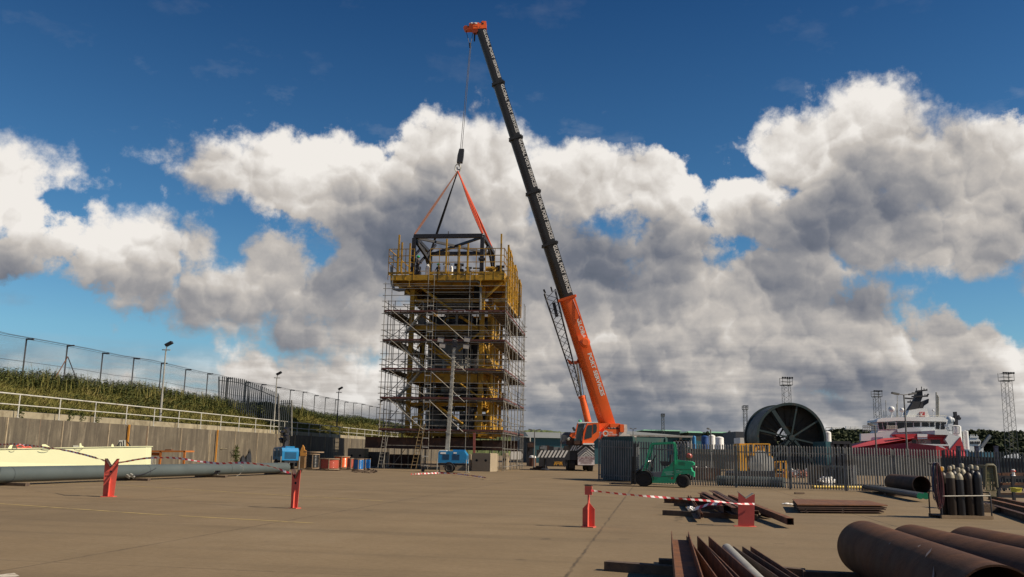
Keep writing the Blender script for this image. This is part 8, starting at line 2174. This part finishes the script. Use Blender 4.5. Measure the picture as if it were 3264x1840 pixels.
# bridge
br = SPm('bridge', [(480, 725), (500, 700), (485, 612), (1222, 612), (1205, 690), (1090, 705), (700, 690)], 8, 13, M_swh)
SPm('bridge_roof', [(478, 612), (486, 590), (530, 570), (690, 562), (1170, 556), (1228, 590), (1225, 608), (700, 600)], 7.2, 14, M_swh, br)
wins = [((492, 618), (530, 618), (545, 690), (505, 690)), ((540, 616), (582, 616), (596, 690), (556, 690)), ((595, 614), (672, 614), (676, 684), (606, 690)), ((690, 614), (770, 614), (772, 676), (692, 682)), ((782, 616), (860, 616), (858, 668), (784, 674)), ((870, 616), (935, 616), (932, 660), (870, 662)), ((952, 616), (1025, 616), (1028, 660), (955, 660)), ((1035, 616), (1083, 616), (1083, 664), (1040, 662)), ((1098, 616), (1145, 616), (1135, 690), (1098, 685)), ((1158, 616), (1212, 616), (1192, 690), (1150, 690))]
for w in wins: SPm('bridge_window', list(w), 7.88, 7.99, M_win, br)
SPm('bridge_deck_band', [(690, 690), (780, 670), (1090, 665), (1090, 705), (700, 720)], 7.5, 7.87, M_sgr, br)
mb = MB()
for y in (655, 668, 682): mb.tube(h7(580, y, 7), h7(690, y - 2, 7), .06, n=4)
for k in range(7): mb.tube(h7(582 + k * 18, 655, 7), h7(582 + k * 18, 690, 7), .06, n=4)
mb.build('bridge_railing', M_rail, br)
mb = MB()
for i in range(8):
    x = 332 + i * 22; mb.tube(h7(x, 650, 4), h7(x, 715, 4), .10, n=5)
for y in (652, 672, 695): mb.tube(h7(330, y, 4), h7(482, y, 4), .12, n=5)
mb.build('foredeck_railing', M_grey, sh)
# funnel block with emblem, mast
fb = SPm('funnel_block', [(788, 560), (820, 488), (925, 470), (1005, 465), (1032, 560)], 9, 12, M_swh)
em = SPm('emblem', [(932, 508), (983, 508), (983, 561), (935, 561)], 8.7, 8.99, M_sred, fb)
mb = MB(); text_faces(mb, 'K', h7(939, 553, 8.6), (1, 0, 0), (0, 0, 1), 1.28 * 42 / 37, width=36 / 3.3 / 2827 * SY, bold=.03); mb.build('emblem_letter', M_text, em)
mst = SPm('main_mast', [(808, 488), (880, 375), (905, 288), (958, 285), (962, 345), (905, 486)], 9.5, 11, M_steeld)
SPm('mast_brace', [(905, 486), (950, 400), (1028, 368), (1022, 412), (978, 440), (958, 478)], 9.7, 10.8, M_steeld)
mb = MB()
for (x0, y0, x1, y1) in ((845, 345, 1015, 340), (848, 308, 900, 308), (885, 290, 1008, 276), (800, 402, 860, 402), (775, 362, 865, 368), (1000, 340, 1022, 318)): mb.bar(h7(x0, y0, 9.3), h7(x1, y1, 9.3), .35, .4)
for (x, y0, y1) in ((895, 290, 255), (948, 288, 240), (975, 285, 258), (1005, 276, 262), (888, 345, 310), (985, 340, 318), (830, 402, 380), (858, 405, 390)): mb.tube(h7(x, y0, 8), h7(x, y1, 8), .12, n=5)
mb.build('mast_yard', M_steeld, mst)
for x, y, r in ((632, 478, 33), (742, 487, 25), (1070, 492, 13)):
    mb = MB(); c = h7(x, y, 8); rr = r / 3.3 / 2827 * SY; mb.ball(c, rr, 20); mb.tube(c - Vector((0, 0, rr * .8)), h7(x - 3, 568, 8), rr * .25, n=8); mb.build('radar_dome', M_swh, sh)
mb = MB()
for x, y in ((572, 385), (693, 338), (550, 490), (1103, 300), (1117, 330), (1125, 345), (685, 420)): mb.tube(h7(x, y, 9), h7(x + 3, 566, 9), .10 if x < 1000 else .22, n=5)
mb.build('aerial', M_galv, sh)
mb = MB()
for k in range(28): mb.tube(h7(500 + k * 26, 548, 8), h7(500 + k * 26, 575, 8), .05, n=4)
mb.tube(h7(500, 549, 8), h7(1210, 543, 8), .06, n=4); mb.build('roof_railing', M_rail, sh)
mb = MB()
for k in range(22): mb.box(h7(rm.uniform(1210, 1262), rm.uniform(640, 725), 2 + k * .05), (rm.uniform(.3, 1.0), 1, rm.uniform(.2, .8)))
mb.build('deck_machinery', M_sgr, sh)
for xc, w, yt, yb, d, lab in ((1328, 118, 642, 960, 4, 'l'), (1422, 56, 700, 900, 6, 's')):
    p, q_ = h7(xc, yt, d), h7(xc, yb, d); r = w / 2 / 3.3 / 2827 * SY; mb = MB(); z = max(0, q_.z); mb.lathe((p.x, SY + d + r, z), [(r, 0), (r, (p.z - z) * .95), (r * .8, (p.z - z) * .98), (.001, p.z - z)], 24); mb.build('deck_tank', M_swh, sh)
mb = MB(); mb.path([h7(1275, 660, 2), h7(1300, 655, 2), h7(1345, 660, 2), h7(1345, 735, 2), h7(1275, 735, 2)], .12, 5, closed=True); mb.build('tank_ladder', M_grey, sh)
# second ship
Vs8 = View(2650, 1160, 3.3, 330, 0, px=3100)
s2_ = thing('survey_ship', Vs8.ground(1510, 5), 'small white ship with a slanting crane arm behind the supply ship', 'ship')
mb = MB(); Vs8.prism(mb, [(1452, 782), (1540, 780), (1575, 812), (1568, 850), (1600, 880), (1600, 1000), (1440, 1000), (1440, 880), (1455, 850)], 0, 12); mb.build('superstructure', M_swh, s2_)
for x in (1462, 1482, 1508, 1530, 1550): mb = MB(); Vs8.prism(mb, [(x, 815), (x + 14, 815), (x + 14, 842), (x, 842)], -.3, -.1); mb.build('window', M_win, s2_)
mb = MB(); mb.bar(Vs8(1575, 880), Vs8(1670, 752), .9, .9, up=(0, 1, 0)); mb.build('crane_arm', M_grey, s2_)
mb = MB(); 
for x in (1465, 1480, 1500, 1530): mb.tube(Vs8(x, 784, .1), Vs8(x, 745), .2, n=5)
mb.bar(Vs8(1455, 770), Vs8(1545, 770), .5, .5); mb.build('aerial', M_swh, s2_)
s3_ = thing('ship_mast', Vs8.ground(1305, 20), 'black mast and white dome of a ship hidden behind the supply ship', 'ship mast')
mb = MB(); mb.bar(Vs8(1312, 900, 20), Vs8(1306, 545, 20), 1.3, 1.3, up=(0, 1, 0)); mb.bar(Vs8(1305, 560, 20), Vs8(1298, 505, 20), 1.0, 1.2, up=(0, 1, 0)); mb.bar(Vs8(1285, 515, 20), Vs8(1310, 510, 20), .5, .5); mb.bar(Vs8(1285, 570, 20), Vs8(1345, 555, 20), 1, 1.2); mb.bar(Vs8(1330, 580, 20), Vs8(1340, 560, 20), 1.5, 1.5); mb.build('mast_tower', M_steeld, s3_)
mb = MB(); mb.ball(Vs8(1268, 592, 20), 1.1, 14); mb.ball(Vs8(1242, 592, 20), 1.3, 14, (1, 1, 1.2)); mb.tube(Vs8(1240, 610, 20), Vs8(1240, 800, 20), .8, n=6); mb.build('dome', M_sgr, s3_)
far_box('blue_quay_shed', 'low blue sheet fence or barge side right of the supply ship', 'barge', 1575, 1730, 930, 150, 4, mat('barge_blue', (.03, .13, .20), .6), ox=2650, zoy=1160)
# ------------------------------------------------------------------ people on the module platform
def person(base, h, pose, label, shirt, helmet, rz=0.0):
    o = thing('person', base, label, 'person', None, rz)
    s = h / 1.75
    J = pose
    me = bpy.data.meshes.new('body'); names = list(J.keys()); idx = {n: i for i, n in enumerate(names)}
    E_ = [('hip', 'chest'), ('chest', 'neck'), ('neck', 'head'), ('head', 'crown'), ('chest', 'shL'), ('chest', 'shR'), ('shL', 'elL'), ('elL', 'haL'), ('shR', 'elR'), ('elR', 'haR'), ('hip', 'hiL'), ('hip', 'hiR'), ('hiL', 'knL'), ('knL', 'anL'), ('anL', 'toL'), ('hiR', 'knR'), ('knR', 'anR'), ('anR', 'toR')]
    rad = dict(hip=.15, chest=.17, neck=.06, head=.10, crown=.085, shL=.075, shR=.075, elL=.048, elR=.048, haL=.04, haR=.04, hiL=.10, hiR=.10, knL=.065, knR=.065, anL=.045, anR=.045, toL=.04, toR=.04)
    me.from_pydata([Vector(J[n][:3]) * s for n in names], [(idx[a], idx[b]) for a, b in E_], [])
    ob = bpy.data.objects.new('body', me); COL.objects.link(ob); md_ = ob.modifiers.new('skin', 'SKIN'); md_.use_smooth_shade = True
    for n in names: me.skin_vertices[0].data[idx[n]].radius = (rad[n] * s, rad[n] * s)
    me.skin_vertices[0].data[idx['hip']].use_root = True
    sb = ob.modifiers.new('sub', 'SUBSURF'); sb.levels = 1; sb.render_levels = 1
    dg = bpy.context.evaluated_depsgraph_get(); dg.update(); nm = bpy.data.meshes.new_from_object(ob.evaluated_get(dg)); bpy.data.objects.remove(ob)
    nm.materials.clear(); nm.materials.append(shirt); nm.materials.append(mat('skin', (.45, .27, .19), .6))
    hp_ = Vector(J['head'][:3]) * s
    for p in nm.polygons:
        p.use_smooth = True
        if (p.center - hp_ - Vector((0, 0, .02))).length < .15 * s or any((p.center - Vector(J[k][:3]) * s).length < .06 for k in ('haL', 'haR')): p.material_index = 1
    b = bpy.data.objects.new('body', nm); COL.objects.link(b); b.parent = o
    mb = MB(); c = Vector(J['crown'][:3]) * s; mb.ball(c + Vector((0, 0, .0)), .145 * s, 14, (1, 1.15, .85)); mb.lathe(c - Vector((0, 0, .03)), [(.001, 0), (.19 * s, 0), (.19 * s, .02), (.001, .02)], 14); mb.build('helmet', helmet, o, local=True)
    return o
M_cov = mat('dark_overalls', (.02, .02, .03), .8); M_hel = mat('green_helmet', (.01, .36, .12), .35)
pose1 = dict(hip=(0, 0, .80), chest=(-.12, -.18, 1.15), neck=(-.17, -.28, 1.38), head=(-.19, -.33, 1.50), crown=(-.20, -.35, 1.60), shL=(.05, -.22, 1.30), shR=(-.34, -.20, 1.28), elL=(.12, -.42, 1.05), haL=(.02, -.62, 1.0), elR=(-.42, -.42, 1.05), haR=(-.28, -.62, .98), hiL=(.10, 0, .76), hiR=(-.10, 0, .76), knL=(.14, -.22, .45), anL=(.14, .02, .09), toL=(.15, -.14, .05), knR=(-.13, -.2, .45), anR=(-.14, .05, .09), toR=(-.15, -.11, .05))
pose2 = dict(hip=(0, 0, .92), chest=(0, -.03, 1.28), neck=(0, -.04, 1.48), head=(0, -.05, 1.60), crown=(0, -.04, 1.70), shL=(.19, -.03, 1.42), shR=(-.19, -.03, 1.42), elL=(.28, -.15, 1.15), haL=(.15, -.38, 1.12), elR=(-.27, -.10, 1.14), haR=(-.20, -.36, 1.10), hiL=(.10, 0, .88), hiR=(-.10, 0, .88), knL=(.12, -.03, .48), anL=(.12, .02, .09), toL=(.13, -.14, .05), knR=(-.12, -.03, .48), anR=(-.12, .02, .09), toR=(-.13, -.14, .05))
pv_ = View(0, 0, 1, FRo.y + 1.2, -ANG, px=1601)
p = pv_(1330, 874); p.z = zPt + .02; person(p, 1.8, pose1, 'worker in dark overalls and green helmet leaning forward at the platform railing', M_cov, M_hel, R(40))
p = pv_(1376, 874) + TDx * 3.0; p.z = zPt + .02; person(p, 1.7, pose2, 'worker with green helmet standing farther back between the black frame legs', M_cov, M_hel, R(-30))
